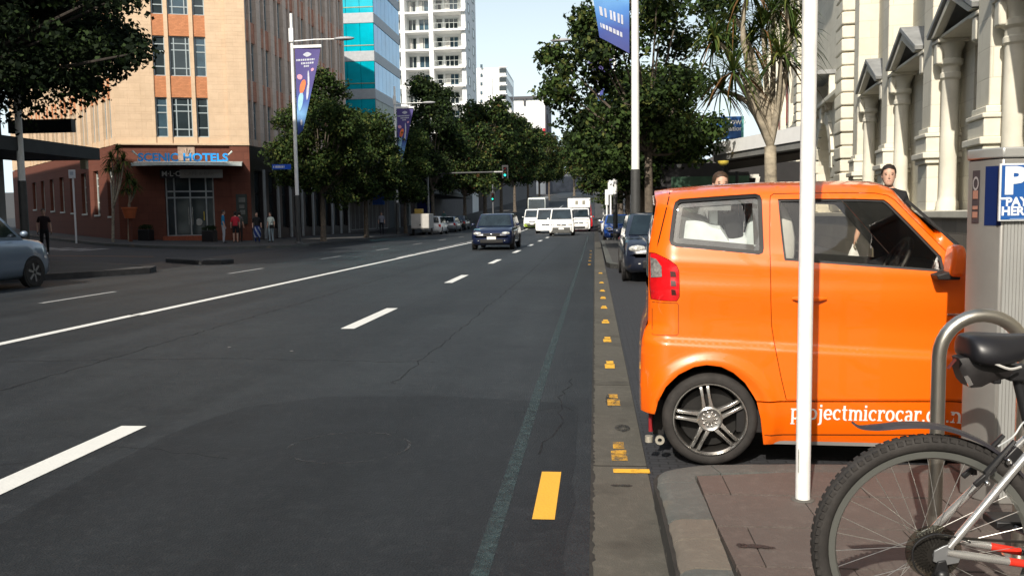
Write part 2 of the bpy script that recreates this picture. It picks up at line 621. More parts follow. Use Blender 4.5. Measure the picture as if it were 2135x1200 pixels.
# painted markings, each a part of the road
def dash(name, x0, x1, y0, y1, m, parent, dz=0.004, skew=0.0, n=2):
    ys = np.linspace(y0, y1, n)
    b = MB()
    rnd = random.Random(int(y0 * 100))
    for y in ys:
        for x in (x0, x1):
            b.v.append((x + skew * (y - y0) / max(y1 - y0, .01) + rnd.uniform(-.003, .003), y, gz(x, y) + dz))
    for i in range(len(ys) - 1):
        b.f.append([2 * i, 2 * i + 1, 2 * i + 3, 2 * i + 2])
        b.mi.append(0)
    return b.build(name, m, parent, fix=False)
y = 3.05
while y < 110:
    dash('lane_dash', -3.215, -3.035, y, y + 2.45, PAINT_W, road)
    y += 7.55
y = 14.1
while y < 100:
    dash('lane_dash', -9.66, -9.54, y, y + 2.35, PAINT_O, road, skew=0.0)
    y += 7.75
dash('centre_line', -6.93, -6.78, 2.0, 12.2, PAINT_W, road, n=4)
dash('centre_line', -6.90, -6.74, 12.24, 30, PAINT_W, road, n=6)
dash('centre_line', -6.92, -6.76, 30, 75, PAINT_W, road, n=8)
dash('centre_line', -7.05, -6.93, 30, 75, PAINT_O, road, n=8, skew=-0.6)
for i in range(9):
    dash('median_bar', -7.10 - .013 * i * 5, -6.95, 33 + 5 * i, 33.5 + 5 * i, PAINT_O, road)
dash('centre_line', -6.92, -6.76, 75, 190, PAINT_W, road, n=24)
dash('faded_edge_line', -0.49, -0.415, 2.2, 60, PAINT_B, road, n=12)
dash('yellow_dash', -0.295, -0.190, 3.84, 4.58, PAINT_Y, road)
# darker resurfaced patch, tar seams and hairline cracks
PATCH = surf_mat('resurfaced_asphalt', (0.0175, 0.0200, 0.0225), (0.036, 0.038, 0.040), (0.012, 0.0135, 0.0155), 0.62, 100, 0.007, streak=.35)
rnd = random.Random(8)
pp_ = [(-2.75, 1.5), (-.12, 1.5)] + [(-.12 + rnd.uniform(-.02, .02), y_) for y_ in np.arange(2.0, 6.2, .35)] + [(-.3, 6.35), (-1.2, 6.55), (-2.1, 6.5), (-2.6, 6.1)] + [(-2.75 + rnd.uniform(-.03, .03), y_) for y_ in np.arange(5.6, 1.6, -.35)]
MB().add([(x, y_, .0015) for x, y_ in pp_], [tuple(range(len(pp_)))]).build('road_patch', PATCH, road, fix=False)
TAR = worn('tar_seam', (0.010, 0.010, 0.011), 0.44, 9, 0.12)
def crack(pts, wd, seed, m_=None):
    r_ = random.Random(seed)
    P = [Vector(p) for p in pts]
    out = []
    for i in range(len(P) - 1):
        n_ = max(2, int((P[i + 1] - P[i]).length / .12))
        for k in range(n_): out.append(P[i].lerp(P[i + 1], k / n_) + Vector((r_.uniform(-.03, .03), r_.uniform(-.03, .03))))
    out.append(P[-1])
    b = MB()
    for i in range(len(out) - 1):
        t_ = (out[i + 1] - out[i]).normalized()
        nn = Vector((-t_.y, t_.x)) * wd * r_.uniform(.4, 1.0)
        b.v += [(out[i].x + nn.x, out[i].y + nn.y, .0028), (out[i].x - nn.x, out[i].y - nn.y, .0028)]
    n_ = len(b.v) // 2
    b.f = [[2 * i, 2 * i + 1, 2 * i + 3, 2 * i + 2] for i in range(n_ - 1)]; b.mi = [0] * (n_ - 1)
    b.build('tar_seam', m_ or TAR, road, fix=False)
crack([(-4.95, 3.0), (-4.9, 14), (-5.0, 34), (-4.9, 60)], .012, 1)
crack([(-1.7, 7), (-1.62, 20), (-1.7, 45)], .010, 2)
crack([(-6.7, 8.0), (-4.0, 8.3), (-1.4, 8.1)], .010, 3)
crack([(-6.5, 16.5), (-3.4, 16.2), (-.6, 16.6)], .012, 4)
crack([(-14, 24), (-10, 24.3), (-7, 24.1)], .02, 5)
crack([(-.35, 4.9), (-.22, 5.6), (-.28, 6.4), (-.18, 7.4)], .008, 6)
crack([(-.6, 6.0), (-.2, 6.2), (-.05, 5.9)], .006, 7)
crack([(-3.6, 4.4), (-2.9, 5.0), (-2.0, 4.7)], .005, 8)
b_ = MB()                              # thin worn ring drawn on the asphalt
c_ = atZ(727, 932, 0)
for k in range(48):
    for r_ in (0.36, 0.378):
        a_ = 2 * math.pi * k / 48
        b_.v.append((c_[0] + r_ * math.cos(a_), c_[1] + r_ * 0.95 * math.sin(a_), 0.004))
for k in range(48):
    k2 = (k + 1) % 48
    b_.f.append([2 * k, 2 * k + 1, 2 * k2 + 1, 2 * k2]); b_.mi.append(0)
b_.build('survey_ring', worn('chalk_ring', (0.055, 0.056, 0.058), 0.54, 9, 0.10), road, fix=False)
for px, py in [(478, 724), (608, 732)]:
    c_ = atZ(px, py, 0)
    b_ = MB()
    b_.prism([(c_[0] + .02 * math.cos(q) * (1 + .3 * math.sin(3 * q)), c_[1] + .02 * math.sin(q)) for q in np.linspace(0, 6.28, 7)[:-1]], 0.003, 0.006)
    b_.build('chewing_gum_spot', mat('gum_grey', (0.2, 0.2, 0.2), 0.8), road)
for yv, m_ in [(20.8, PAINT_YF), (17.82, PAINT_YF), (15.88, PAINT_YF), (14.49, PAINT_YF), (12.97, PAINT_YF), (11.2, PAINT_YF), (9.55, PAINT_YF), (7.91, PAINT_YF), (6.37, PAINT_YG), (4.95, PAINT_YG)]:
    dash('yellow_tick', 0.085, 0.175, yv - 0.16, yv + 0.06, m_, gutter, 0.011)
    dash('yellow_tick', 0.10, 0.165, yv + 0.09, yv + 0.24, m_, gutter, 0.011)
dash('yellow_bay_line', 0.09, 0.285, 4.555, 4.63, PAINT_YF, gutter, 0.011)
for yv in (24.5, 26.5, 28.6, 31, 34):
    dash('yellow_tick', -0.20, -0.12, yv, yv + .5, PAINT_YG, road)

# ---- right-hand footpaths, kerbs and the parking bay
def bay_mat():
    m = bpy.data.materials.new('parking_bay_pavers')
    m.use_nodes = True
    t = m.node_tree
    b = t.nodes['Principled BSDF']
    tcn = t.nodes.new('ShaderNodeTexCoord')
    br = t.nodes.new('ShaderNodeTexBrick')
    br.inputs['Scale'].default_value = 5.0
    br.inputs['Color1'].default_value = (0.026, 0.027, 0.031, 1)
    br.inputs['Color2'].default_value = (0.035, 0.036, 0.041, 1)
    br.inputs['Mortar'].default_value = (0.016, 0.016, 0.018, 1)
    br.inputs['Mortar Size'].default_value = 0.025
    t.links.new(tcn.outputs['Object'], br.inputs['Vector'])
    t.links.new(br.outputs['Color'], b.inputs['Base Color'])
    bp = t.nodes.new('ShaderNodeBump')
    bp.invert = True
    bp.inputs['Strength'].default_value = 0.8
    bp.inputs['Distance'].default_value = 0.006
    t.links.new(br.outputs['Fac'], bp.inputs['Height'])
    t.links.new(bp.outputs[0], b.inputs['Normal'])
    b.inputs['Roughness'].default_value = 0.75
    return m
parking_bay = sheet('parking_bay', 0.28, 2.8, [3.5, 20, 40, 60, 75, 87, 99, 120], 0.004, bay_mat())
YF = [-30, 0, 30, 60, 75] + [75 + 9 * i for i in range(1, 14)] + [220, 260, 320]
fp = MB()
for i in range(len(YF) - 1):
    a, c = YF[i], YF[i + 1]
    za, zc = gz(3, a) + .13, gz(3, c) + .13
    fp.add([(2.8, a, za), (40, a, za), (40, c, zc), (2.8, c, zc), (2.8, a, za - .2), (2.8, c, zc - .2)], [(0, 1, 2, 3), (4, 0, 3, 5)])
footpath_r = fp.build('footpath', FOOT, fix=False)
footpath_r['kind'] = 'structure'

# near build-out where the bicycle stands: kerb stones round the edge, brown slabs inside
def offset_line(pts, d):
    out = []
    for i in range(len(pts)):
        a, c = Vector(pts[max(i - 1, 0)]), Vector(pts[min(i + 1, len(pts) - 1)])
        t_ = (c - a).normalized()
        out.append((pts[i][0] + t_.y * d, pts[i][1] - t_.x * d))
    return out
edge = [(0.28, -4.0), (0.28, -1.0), (0.28, 3.75), (0.272, 4.00), (0.275, 4.13), (0.30, 4.215), (0.355, 4.275), (0.44, 4.325), (0.55, 4.365), (0.70, 4.39), (1.05, 4.41), (2.0, 4.44), (2.86, 4.47)]
inner = offset_line(edge, 0.195)
inner[-1] = (2.86, inner[-1][1])
bed = MB()
bed.prism(edge + [(2.86, -4.0)], -0.05, 0.105)
buildout = bed.build('footpath_buildout', JOINT)
buildout['kind'] = 'structure'
# resample kerb run into stones
def resample(pts, step):
    P = [Vector(p) for p in pts]
    out, acc = [P[0]], 0.0
    for i in range(len(P) - 1):
        L_ = (P[i + 1] - P[i]).length
        n = max(1, int(round(L_ / step)))
        for k in range(1, n + 1):
            out.append(P[i].lerp(P[i + 1], k / n))
    return out
eo = [Vector(p) for p in edge]
cum = [0.0]
for i in range(1, len(eo)):
    cum.append(cum[-1] + (eo[i] - eo[i - 1]).length)
def on_edge(s_):
    for i in range(1, len(eo)):
        if s_ <= cum[i] + 1e-9:
            t_ = (s_ - cum[i - 1]) / (cum[i] - cum[i - 1])
            a, c = eo[i - 1].lerp(eo[i], t_), Vector(inner[i - 1]).lerp(Vector(inner[i]), t_)
            return a, c
    return eo[-1], Vector(inner[-1])
def at_y(yv):
    return 3.0 + yv + 1.0
cuts = [at_y(v) for v in (-3.9, -2.8, -1.7, -.6, .3, 1.0, 1.6, 2.15, 2.62, 3.02, 3.30, 3.52)] + [8.02, 8.52, 9.0, 9.7, 10.4, cum[-1]]
for i in range(len(cuts) - 1):
    s0, s1 = cuts[i] + 0.004, cuts[i + 1] - 0.004
    n = max(2, int((s1 - s0) / 0.06))
    rings = []
    rnd = random.Random(i)
    top = 0.132 + rnd.uniform(-.004, .004)
    for k in range(n + 1):
        a, c = on_edge(s0 + (s1 - s0) * k / n)
        dn = (a - c).normalized()
        a = a + dn * rnd.uniform(-.004, .004)
        jj = rnd.uniform(-.002, .002)
        rings.append([(a.x, a.y, -0.02), (a.x - dn.x * .006, a.y - dn.y * .006, 0.07 + jj), (a.x - dn.x * .016, a.y - dn.y * .016, top - .022), (a.x - dn.x * .038, a.y - dn.y * .038, top - .006 + jj),
                      (a.x - dn.x * .07, a.y - dn.y * .07, top), (c.x, c.y, top + jj), (c.x, c.y, -0.02)])
    st = MB().loft(rings)
    st.build('kerb_stone', KERB2 if i in (9, 10) else KERB, buildout, smooth=True)
# slabs
SW, SH = 0.60, 0.40
cut_in = [Vector(p) for p in inner]
for ix in range(-1, 6):
    for iy in range(-8, 14):
        ox = 0.30 * (iy % 2)
        x0, y0 = 0.30 + ix * SW + ox - .3, -0.95 + iy * SH
        poly = [(x0 + .0025, y0 + .007), (x0 + SW - .0025, y0 + .007), (x0 + SW - .0025, y0 + SH - .007), (x0 + .0025, y0 + SH - .007)]
        poly = clip_poly(poly, (0.481, 0), (0.481, -1))
        for k in range(2, len(inner) - 1):
            if len(poly) > 2: poly = clip_poly(poly, inner[k + 1], inner[k])
        if len(poly) > 2: poly = clip_poly(poly, (2.85, -1), (2.85, 1))
        if len(poly) < 3: continue
        rnd = random.Random(ix * 77 + iy)
        mi = rnd.choices([0, 1, 2], [5, 4, 2])[0] if y0 > 2.5 else rnd.choices([0, 1, 2], [2, 3, 5])[0]
        z1 = 0.130 + rnd.uniform(-.0016, .0016)
        s_ = MB().prism(poly, 0.07, z1)
        s_.build('paving_slab', SLABS[mi], buildout)
b_ = MB()                               # a dried spill beside the kerb
for k, (x_, y_, a_, b__) in enumerate(((0.585, 3.235, .060, .020), (0.64, 3.222, .028, .013), (.545, 3.25, .02, .010))):
    rnd = random.Random(k)
    b_.add([(x_ + a_ * math.cos(q) * rnd.uniform(.8, 1.1), y_ + b__ * math.sin(q) * rnd.uniform(.7, 1.15), 0.1338 + .0002 * k) for q in np.linspace(0, 6.28, 25)[:-1]], [tuple(range(24))])
b_.build('spilt_stain', worn('spilt_dark_stain', (.030, .022, .020), .42, 20, .14), buildout, fix=False)['kind'] = 'stuff'
BLOT = worn('blotchy_dark_stain', (0.022, 0.020, 0.017), 0.52, 16, 0.14)
for x_, y_, a_, b__ in [(0.13, 4.34, .06, .022), (0.17, 5.55, .05, .10), (0.10, 6.4, .03, .25)]:
    rnd = random.Random(y_)
    s_ = MB().add([(x_ + a_ * math.cos(q) * rnd.uniform(.88, 1.05), y_ + b__ * math.sin(q) * rnd.uniform(.85, 1.05), 0.0105) for q in np.linspace(0, 6.28, 21)[:-1]], [tuple(range(20))])
    s_.build('oil_stain', BLOT, gutter, fix=False)

# second build-out beyond the bay, and a third further on
for (y0, y1) in ((22.3, 45.0), (74.0, 118.0)):
    e2 = [(0.30, y1 - 1.0), (0.30, y0 + 1.2), (0.40, y0 + .5), (0.7, y0 + .12), (1.2, y0), (2.86, y0)]
    i2 = offset_line(e2, -0.18)
    g0 = gz(0, (y0 + y1) / 2) if y0 > 70 else 0
    q = MB()
    if y0 < 70:
        q.prism(e2[::-1] + [(0.30, y1), (2.86, y1)], -0.02, 0.128)
    else:
        for i in range(8):
            ya, yb = y0 + (y1 - y0) * i / 8, y0 + (y1 - y0) * (i + 1) / 8
            q.add([(0.3, ya, gz(0, ya) + .13), (2.86, ya, gz(0, ya) + .13), (2.86, yb, gz(0, yb) + .13), (.3, yb, gz(0, yb) + .13), (0.3, ya, gz(0, ya) - .05), (0.3, yb, gz(0, yb) - .05)], [(0, 1, 2, 3), (4, 0, 3, 5)])
    o = q.build('footpath_buildout', FOOT)
    o['kind'] = 'structure'
    if y0 < 70:
        kk = resample(e2, 1.1)
        for k in range(len(kk) - 1):
            a, c = kk[k], kk[k + 1]
            t_ = (c - a).normalized()
            nr = Vector((-t_.y, t_.x)) if y0 > 0 else 0
            a2, c2 = a + t_ * .006, c - t_ * .006
            MB().prism([tuple(a2), tuple(c2), tuple(c2 + nr * .17), tuple(a2 + nr * .17)], -0.02, 0.137).build('kerb_stone', KERB, o)

# ---- left-hand side: hotel footpath sloping up to the wall, near corner, traffic island
KL = [(-14.95, 320), (-14.95, 200), (-14.95, 130), (-14.95, 75), (-14.95, 44.2), (-15.3, 42.4), (-16.5, 41.3), (-18.5, 40.8), (-21.8, 41.2), (-25.5, 43.0), (-31, 48.0), (-62, 78)]
BL = [(-19.75, 320), (-19.75, 200), (-19.75, 130), (-19.75, 75), (-19.75, 50), (-19.75, 48.2), (-19.75, 48.2), (-20.5, 48.0), (-23, 47.1), (-26.35, 45.95), (-33, 52.6), (-64, 83)]
hf = MB()
KLs, BLs = [], []
for (a, c) in zip(KL, BL):
    KLs.append((a[0], a[1], gz(*a) + 0.13)); BLs.append((c[0], c[1], gz(*c) + 0.24))
n = len(KL)
for i in range(n - 1):
    hf.quad(KLs[i], KLs[i + 1], BLs[i + 1], BLs[i])
    lo = lambda p: (p[0], p[1], p[2] - .3)
    hf.quad(lo(KLs[i]), lo(KLs[i + 1]), KLs[i + 1], KLs[i])
hotel_path = hf.build('footpath', FOOT, fix=False)
hotel_path['kind'] = 'structure'
for i in range(4, n - 1):
    a, c = Vector(KLs[i]), Vector(KLs[i + 1])
    m_ = max(1, int((c - a).length / 2.4))
    for k in range(m_):
        p, q = a.lerp(c, k / m_), a.lerp(c, (k + 1) / m_)
        t_ = (q - p).normalized()
        nr = Vector((-t_.y, t_.x, 0))
        k_ = MB()
        p, q = p + t_ * .01, q - t_ * .01
        if nr.dot(Vector(BL[min(i, n - 1)]).to_3d() - Vector(KL[i]).to_3d()) < 0: nr = -nr
        k_.add([p + Vector((0, 0, .012)), q + Vector((0, 0, .012)), q + nr * .2 + Vector((0, 0, .012)), p + nr * .2 + Vector((0, 0, .012)), p - nr * .01 - Vector((0, 0, .3)), q - nr * .01 - Vector((0, 0, .3))], [(0, 1, 2, 3), (4, 5, 1, 0)])
        k_.build('kerb_stone', KERB, hotel_path, fix=False)
corner = MB()
cpts = [(-14.95, -30), (-14.95, 14), (-14.4, 18.6), (-12.6, 21.2), (-12.0, 22.3), (-12.3, 23.2), (-14.6, 25.0), (-19, 28.0), (-60, 46), (-60, -30)]
corner.add([(x, y, gz(x, y) + .14) for x, y in cpts] + [(x, y, gz(x, y) - .1) for x, y in cpts], [tuple(range(10))[::-1]] + [(i, (i + 1) % 10, (i + 1) % 10 + 10, i + 10) for i in range(10)])
co = corner.build('footpath', FOOT)
co['kind'] = 'structure'
DKERB = mat('shade_dark_kerb', (0.035, 0.035, 0.037), 0.7, var=.2, scale=6)  # shade at the side-street mouth is put into this kerb colour
for i in range(1, 7):
    a, c = Vector(cpts[i]), Vector(cpts[i + 1])
    t_ = (c - a).normalized()
    nr = Vector((-t_.y, t_.x))
    if i == 1: a = c - t_ * 5
    m_ = max(1, int((c - a).length / 1.6))
    for k in range(m_):
        p, q = a.lerp(c, k / m_) + t_ * .01, a.lerp(c, (k + 1) / m_) - t_ * .01
        MB().prism([tuple(p - nr * .01), tuple(q - nr * .01), tuple(q + nr * .2), tuple(p + nr * .2)], -0.05, gz(p.x, p.y) + .15).build('kerb_stone', DKERB, co)
isl = MB()
ipts = [(-11.9, 26.6), (-11.75, 27.2), (-12.2, 28.0), (-14.2, 29.2), (-15.0, 29.1), (-14.6, 28.2), (-12.6, 26.5)]
isl.prism(ipts, -0.02, 0.14)
io = isl.build('traffic_island', DKERB, bevel=.02)
tag(io, 'low dark-kerbed traffic island at the mouth of the side street', 'traffic island')
isl2 = MB().prism([(x * .94 - .76, y * .94 + 1.66) for x, y in ipts], 0.141, 0.146)
isl2.build('island_top', FOOT, io)
dash('orange_line', -22.3, -17.6, 33.0, 33.12, mat('orange_road_paint', (0.45, 0.16, 0.03), .7), side_street, 0.004)
for i in range(5):
    dash('crossing_bar', -27.5 + i * .9, -27.05 + i * .9, 37.5, 40.0, PAINT_O, side_street, 0.004)
# ================================================================ buildings
def stone_mat(name, col, mortar, bw, bh, msize=0.012, var=0.1, rough=0.85, bumpd=0.01):
    """coursed blocks: faint joints, each block a little different"""
    m = bpy.data.materials.new(name)
    m.use_nodes = True
    t = m.node_tree
    b = t.nodes['Principled BSDF']
    tcn = t.nodes.new('ShaderNodeTexCoord')
    sx = t.nodes.new('ShaderNodeSeparateXYZ')
    ad = t.nodes.new('ShaderNodeMath')
    cb = t.nodes.new('ShaderNodeCombineXYZ')
    t.links.new(tcn.outputs['Object'], sx.inputs[0])
    t.links.new(sx.outputs['X'], ad.inputs[0])
    t.links.new(sx.outputs['Y'], ad.inputs[1])
    t.links.new(ad.outputs[0], cb.inputs['X'])
    t.links.new(sx.outputs['Z'], cb.inputs['Y'])
    br = t.nodes.new('ShaderNodeTexBrick')
    br.inputs['Scale'].default_value = 1.0
    br.inputs['Brick Width'].default_value = bw
    br.inputs['Row Height'].default_value = bh
    br.inputs['Mortar Size'].default_value = msize
    br.inputs['Mortar Smooth'].default_value = 0.3
    br.inputs['Color1'].default_value = (*[c * (1 - var) for c in col], 1)
    br.inputs['Color2'].default_value = (*[min(1, c * (1 + var)) for c in col], 1)
    br.inputs['Mortar'].default_value = (*mortar, 1)
    t.links.new(cb.outputs[0], br.inputs['Vector'])
    n1 = t.nodes.new('ShaderNodeTexNoise')
    n1.inputs['Scale'].default_value = 1.3
    n1.inputs['Detail'].default_value = 7
    n1.inputs['Roughness'].default_value = 0.7
    t.links.new(tcn.outputs['Object'], n1.inputs['Vector'])
    mm = t.nodes.new('ShaderNodeMix')
    mm.data_type = 'RGBA'
    mm.blend_type = 'MULTIPLY'
    mm.inputs[0].default_value = 0.30
    cr_ = t.nodes.new('ShaderNodeValToRGB')
    cr_.color_ramp.elements[0].position = 0.3
    cr_.color_ramp.elements[0].color = (0.62, 0.58, 0.52, 1)
    cr_.color_ramp.elements[1].position = 0.6
    cr_.color_ramp.elements[1].color = (1, 1, 1, 1)
    t.links.new(n1.outputs['Fac'], cr_.inputs[0])
    t.links.new(br.outputs['Color'], mm.inputs[6])
    t.links.new(cr_.outputs[0], mm.inputs[7])
    t.links.new(mm.outputs[2], b.inputs['Base Color'])
    b.inputs['Roughness'].default_value = rough
    b.inputs['Specular IOR Level'].default_value = 0.3
    bp = t.nodes.new('ShaderNodeBump')
    bp.invert = True
    bp.inputs['Strength'].default_value = 0.5
    bp.inputs['Distance'].default_value = bumpd
    t.links.new(br.outputs['Fac'], bp.inputs['Height'])
    t.links.new(bp.outputs[0], b.inputs['Normal'])
    MATS[name] = m
    return m
CREAM = stone_mat('cream_tile_cladding', (0.62, 0.46, 0.312), (0.55, 0.40, 0.27), 0.7, 0.42, 0.008, 0.035)
PINK = stone_mat('pinkish_stone', (0.70, 0.54, 0.44), (0.60, 0.45, 0.36), 0.6, 0.42, 0.012, 0.06)
BRICKO = stone_mat('orange_brick', (0.50, 0.21, 0.10), (0.40, 0.17, 0.08), 0.23, 0.085, 0.008, 0.12)
BRICKP = stone_mat('dusky_red_brick', (0.55, 0.25, 0.165), (0.46, 0.24, 0.17), 0.23, 0.085, 0.008, 0.12)
BROWN = stone_mat('dark_red_brown_tile', (0.135, 0.045, 0.028), (0.085, 0.03, 0.02), 0.6, 0.42, 0.010, 0.08, 0.8)
DBROWN = stone_mat('near_black_granite', (0.028, 0.022, 0.022), (0.02, 0.016, 0.016), 0.8, 0.6, 0.008, 0.1, 0.35)
GLASSD = mat('dark_window_glass', (0.028, 0.040, 0.045), 0.06, var=0.25, scale=0.5, spec=0.8)
GLASSB = mat('blue_window_glass', (0.05, 0.09, 0.12), 0.05, var=0.25, scale=0.5, spec=0.9)
FRAME = mat('pale_window_frame', (0.50, 0.53, 0.50), 0.5, var=0.06)
FRAMEB = mat('grey_blue_window_frame', (0.34, 0.40, 0.42), 0.5, var=0.06)
WHITEP = mat('white_render', (0.80, 0.80, 0.78), 0.75, var=0.04, scale=0.6)
METALG = mat('grey_metal', (0.32, 0.33, 0.34), 0.4, 0.7, var=0.06)
BLACKP = mat('black_paint', (0.012, 0.012, 0.013), 0.45, var=0.1)

class Face:
    """a wall plane: u runs from A to B, w points outwards, z up"""
    def __init__(s, A, B, outward):
        s.A = Vector((A[0], A[1]))
        d = Vector((B[0] - A[0], B[1] - A[1]))
        s.L = d.length
        s.d = d.normalized()
        s.n = Vector((s.d.y, -s.d.x))
        if s.n.dot(Vector(outward)) < 0: s.n = -s.n
    def p(s, u, w_, z):
        q = s.A + s.d * u + s.n * w_
        return (q.x, q.y, z)
    def box(s, mb, u0, u1, w0, w1, z0, z1, mi=0):
        c = [s.p(u0, w0, z0), s.p(u1, w0, z0), s.p(u1, w1, z0), s.p(u0, w1, z0), s.p(u0, w0, z1), s.p(u1, w0, z1), s.p(u1, w1, z1), s.p(u0, w1, z1)]
        return mb.add(c, [(0, 3, 2, 1), (4, 5, 6, 7), (0, 1, 5, 4), (1, 2, 6, 5), (2, 3, 7, 6), (3, 0, 4, 7)], mi)
def window(parent, fc, u0, u1, z0, z1, w_=-0.18, cols=(), rows=(), fm=None, gm=None, t_=0.055, dep=0.07, sill=None):
    f = MB()
    fc.box(f, u0, u0 + t_, w_, w_ + dep, z0, z1)
    fc.box(f, u1 - t_, u1, w_, w_ + dep, z0, z1)
    fc.box(f, u0 + t_, u1 - t_, w_, w_ + dep, z0, z0 + t_)
    fc.box(f, u0 + t_, u1 - t_, w_, w_ + dep, z1 - t_, z1)
    for c in cols:
        uc = u0 + (u1 - u0) * c
        fc.box(f, uc - t_ / 2, uc + t_ / 2, w_, w_ + dep * .9, z0 + t_, z1 - t_)
    for r_ in rows:
        zc = z0 + (z1 - z0) * r_
        fc.box(f, u0 + t_, u1 - t_, w_, w_ + dep * .8, zc - t_ / 2, zc + t_ / 2)
    o = f.build('window', fm or FRAME, parent)
    us = [u0 + t_] + [u0 + (u1 - u0) * c for c in cols] + [u1 - t_]
    zs = [z0 + t_] + [z0 + (z1 - z0) * r_ for r_ in rows] + [z1 - t_]
    for i in range(len(us) - 1):
        for j in range(len(zs) - 1):
            g = MB()
            fc.box(g, us[i] + .004, us[i + 1] - .004, w_ + .01, w_ + .025, zs[j] + .004, zs[j + 1] - .004)
            g.build('pane', gm or GLASSD, o, fix=True)
    if sill:
        s_ = MB()
        fc.box(s_, u0 - .05, u1 + .05, w_, .06, z0 - .10, z0 - .004)
        s_.build('sill', sill, o)
    return o

# ---------------------------------------------------------------- corner hotel
C1, C2, C3, C4 = (-19.75, 48.2), (-26.35, 45.95), (-47.5, 67.1), (-19.75, 68.2)
ZB, ZT = 5.72, 23.0
hotel = thing('hotel_building', 'cream and brick corner hotel with dark red-brown ground floor and blue rooftop-canopy letters', 'building', (-23, 47.5, gz(-23, 47.5) + .13))
fc = Face(C2, C1, (0, -1))
fr = Face(C1, C4, (1, 0))
fl = Face(C2, C3, (-1, -1))
def inset(d):
    return [(C1[0] - d, C1[1] + d * .7), (C4[0] - d, C4[1]), (-45, 90), (C3[0] + d * .7, C3[1] + d * .7), (C2[0] + d * .3, C2[1] + d)]
MB().prism(inset(0.40), -0.2, ZT).build('inner_wall', mat('dark_brown_inner_wall', (0.16, 0.12, 0.09), .9), hotel)  # dark brown core wall set back behind the windows
MB().prism([(C1[0] - .1, C1[1] + .1), (C4[0] - .1, C4[1] - .05), (-45, 90), (C3[0] + .1, C3[1]), (C2[0] + .05, C2[1] + .1)], ZT, ZT + .9).build('parapet', CREAM, hotel)
rows_z = [(6.12 + 3.37 * k, 8.32 + 3.37 * k) for k in range(5)]
# chamfered corner face, cream
cw = MB()
fc.box(cw, 0.0, 2.12, -0.40, -0.02, ZB, ZT)
fc.box(cw, 4.93, 6.0, -0.40, -0.02, ZB, ZT)
cw.build('wall', CREAM, hotel)
cw = MB()
fc.box(cw, 6.0, fc.L + .12, -0.40, 0.14, ZB, ZT)
cw.build('corner_pilaster', CREAM, hotel)
cw = MB()
for u0, u1 in ((2.76, 2.97), (4.08, 4.29)):
    fc.box(cw, u0, u1, -0.40, -0.0, ZB, ZT)
cw.build('mullion', CREAM, hotel)
for ui, (u0, u1) in enumerate(((2.12, 2.76), (2.97, 4.08), (4.29, 4.93))):
    zlo = ZB
    for k, (z0, z1) in enumerate(rows_z):
        s_ = MB()
        fc.box(s_, u0, u1, -0.40, -0.07, zlo, z0)
        s_.build('spandrel', CREAM if k == 0 else BRICKO, hotel)
        zlo = z1
        window(hotel, fc, u0 + .01, u1 - .01, z0 + .004, z1 - .004, -0.24, cols=(.22, .80) if ui == 1 else (), rows=(.24, .62, .80) if ui != 1 else (.20, .66, .82), fm=FRAMEB, gm=GLASSB if (k + ui) % 3 == 0 else GLASSD)
# raised cladding tiles on the plain cream parts of the corner
for (u0, u1, w0) in ((0.03, 2.10, -0.02), (4.95, 5.98, -0.02), (6.02, fc.L + .11, 0.14)):
    nu = max(1, round((u1 - u0) / 0.7))
    du = (u1 - u0) / nu
    for j in range(22):
        z0 = ZB + .05 + j * 0.43
        for i in range(nu):
            tl = MB()
            fc.box(tl, u0 + i * du + .003, u0 + (i + 1) * du - .003, w0 - .01, w0 + .006 + .002 * ((i * 7 + j * 5) % 3), z0 + .003, z0 + .427)
            tl.build('cladding_tile', CREAM, hotel, fix=False)
sl = MB()
fc.box(sl, 0, fc.L + .13, -0.05, 0.20, ZB - .06, ZB + .04)
sl.build('string_course', CREAM, hotel)
# Queen-street side, in shade: nine bays
nb = 9
bw = fr.L / nb
for i in range(nb + 1):
    s_ = MB()
    uc = i * bw
    fr.box(s_, max(0, uc - .30) + (0.0 if i else .0), min(fr.L, uc + .30), -0.40, 0.05, ZB, ZT)
    s_.build('pier', PINK, hotel)
for i in range(nb):
    u0, u1 = i * bw + .30, (i + 1) * bw - .30
    um = (u0 + u1) / 2
    s_ = MB()
    fr.box(s_, um - .09, um + .09, -0.40, -0.03, ZB, ZT)
    s_.build('mullion', PINK, hotel)
    for k in range(4):
        z0, z1 = rows_z[k]
        zlo = ZB if k == 0 else rows_z[k - 1][1]
        for a, c in ((u0, um - .09), (um + .09, u1)):
            s_ = MB()
            fr.box(s_, a, c, -0.40, -0.10, zlo, z0)
            s_.build('spandrel', PINK if k == 0 else BRICKP, hotel)
            window(hotel, fr, a + .005, c - .005, z0 + .004, z1 - .004, -0.28, rows=(.3, .72), fm=FRAMEB, gm=GLASSB if (i * 3 + k) % 4 == 0 else GLASSD, t_=.05)
    s_ = MB()
    fr.box(s_, u0, u1, -.40, -.10, rows_z[3][1], ZT)
    s_.build('spandrel', BRICKP, hotel)
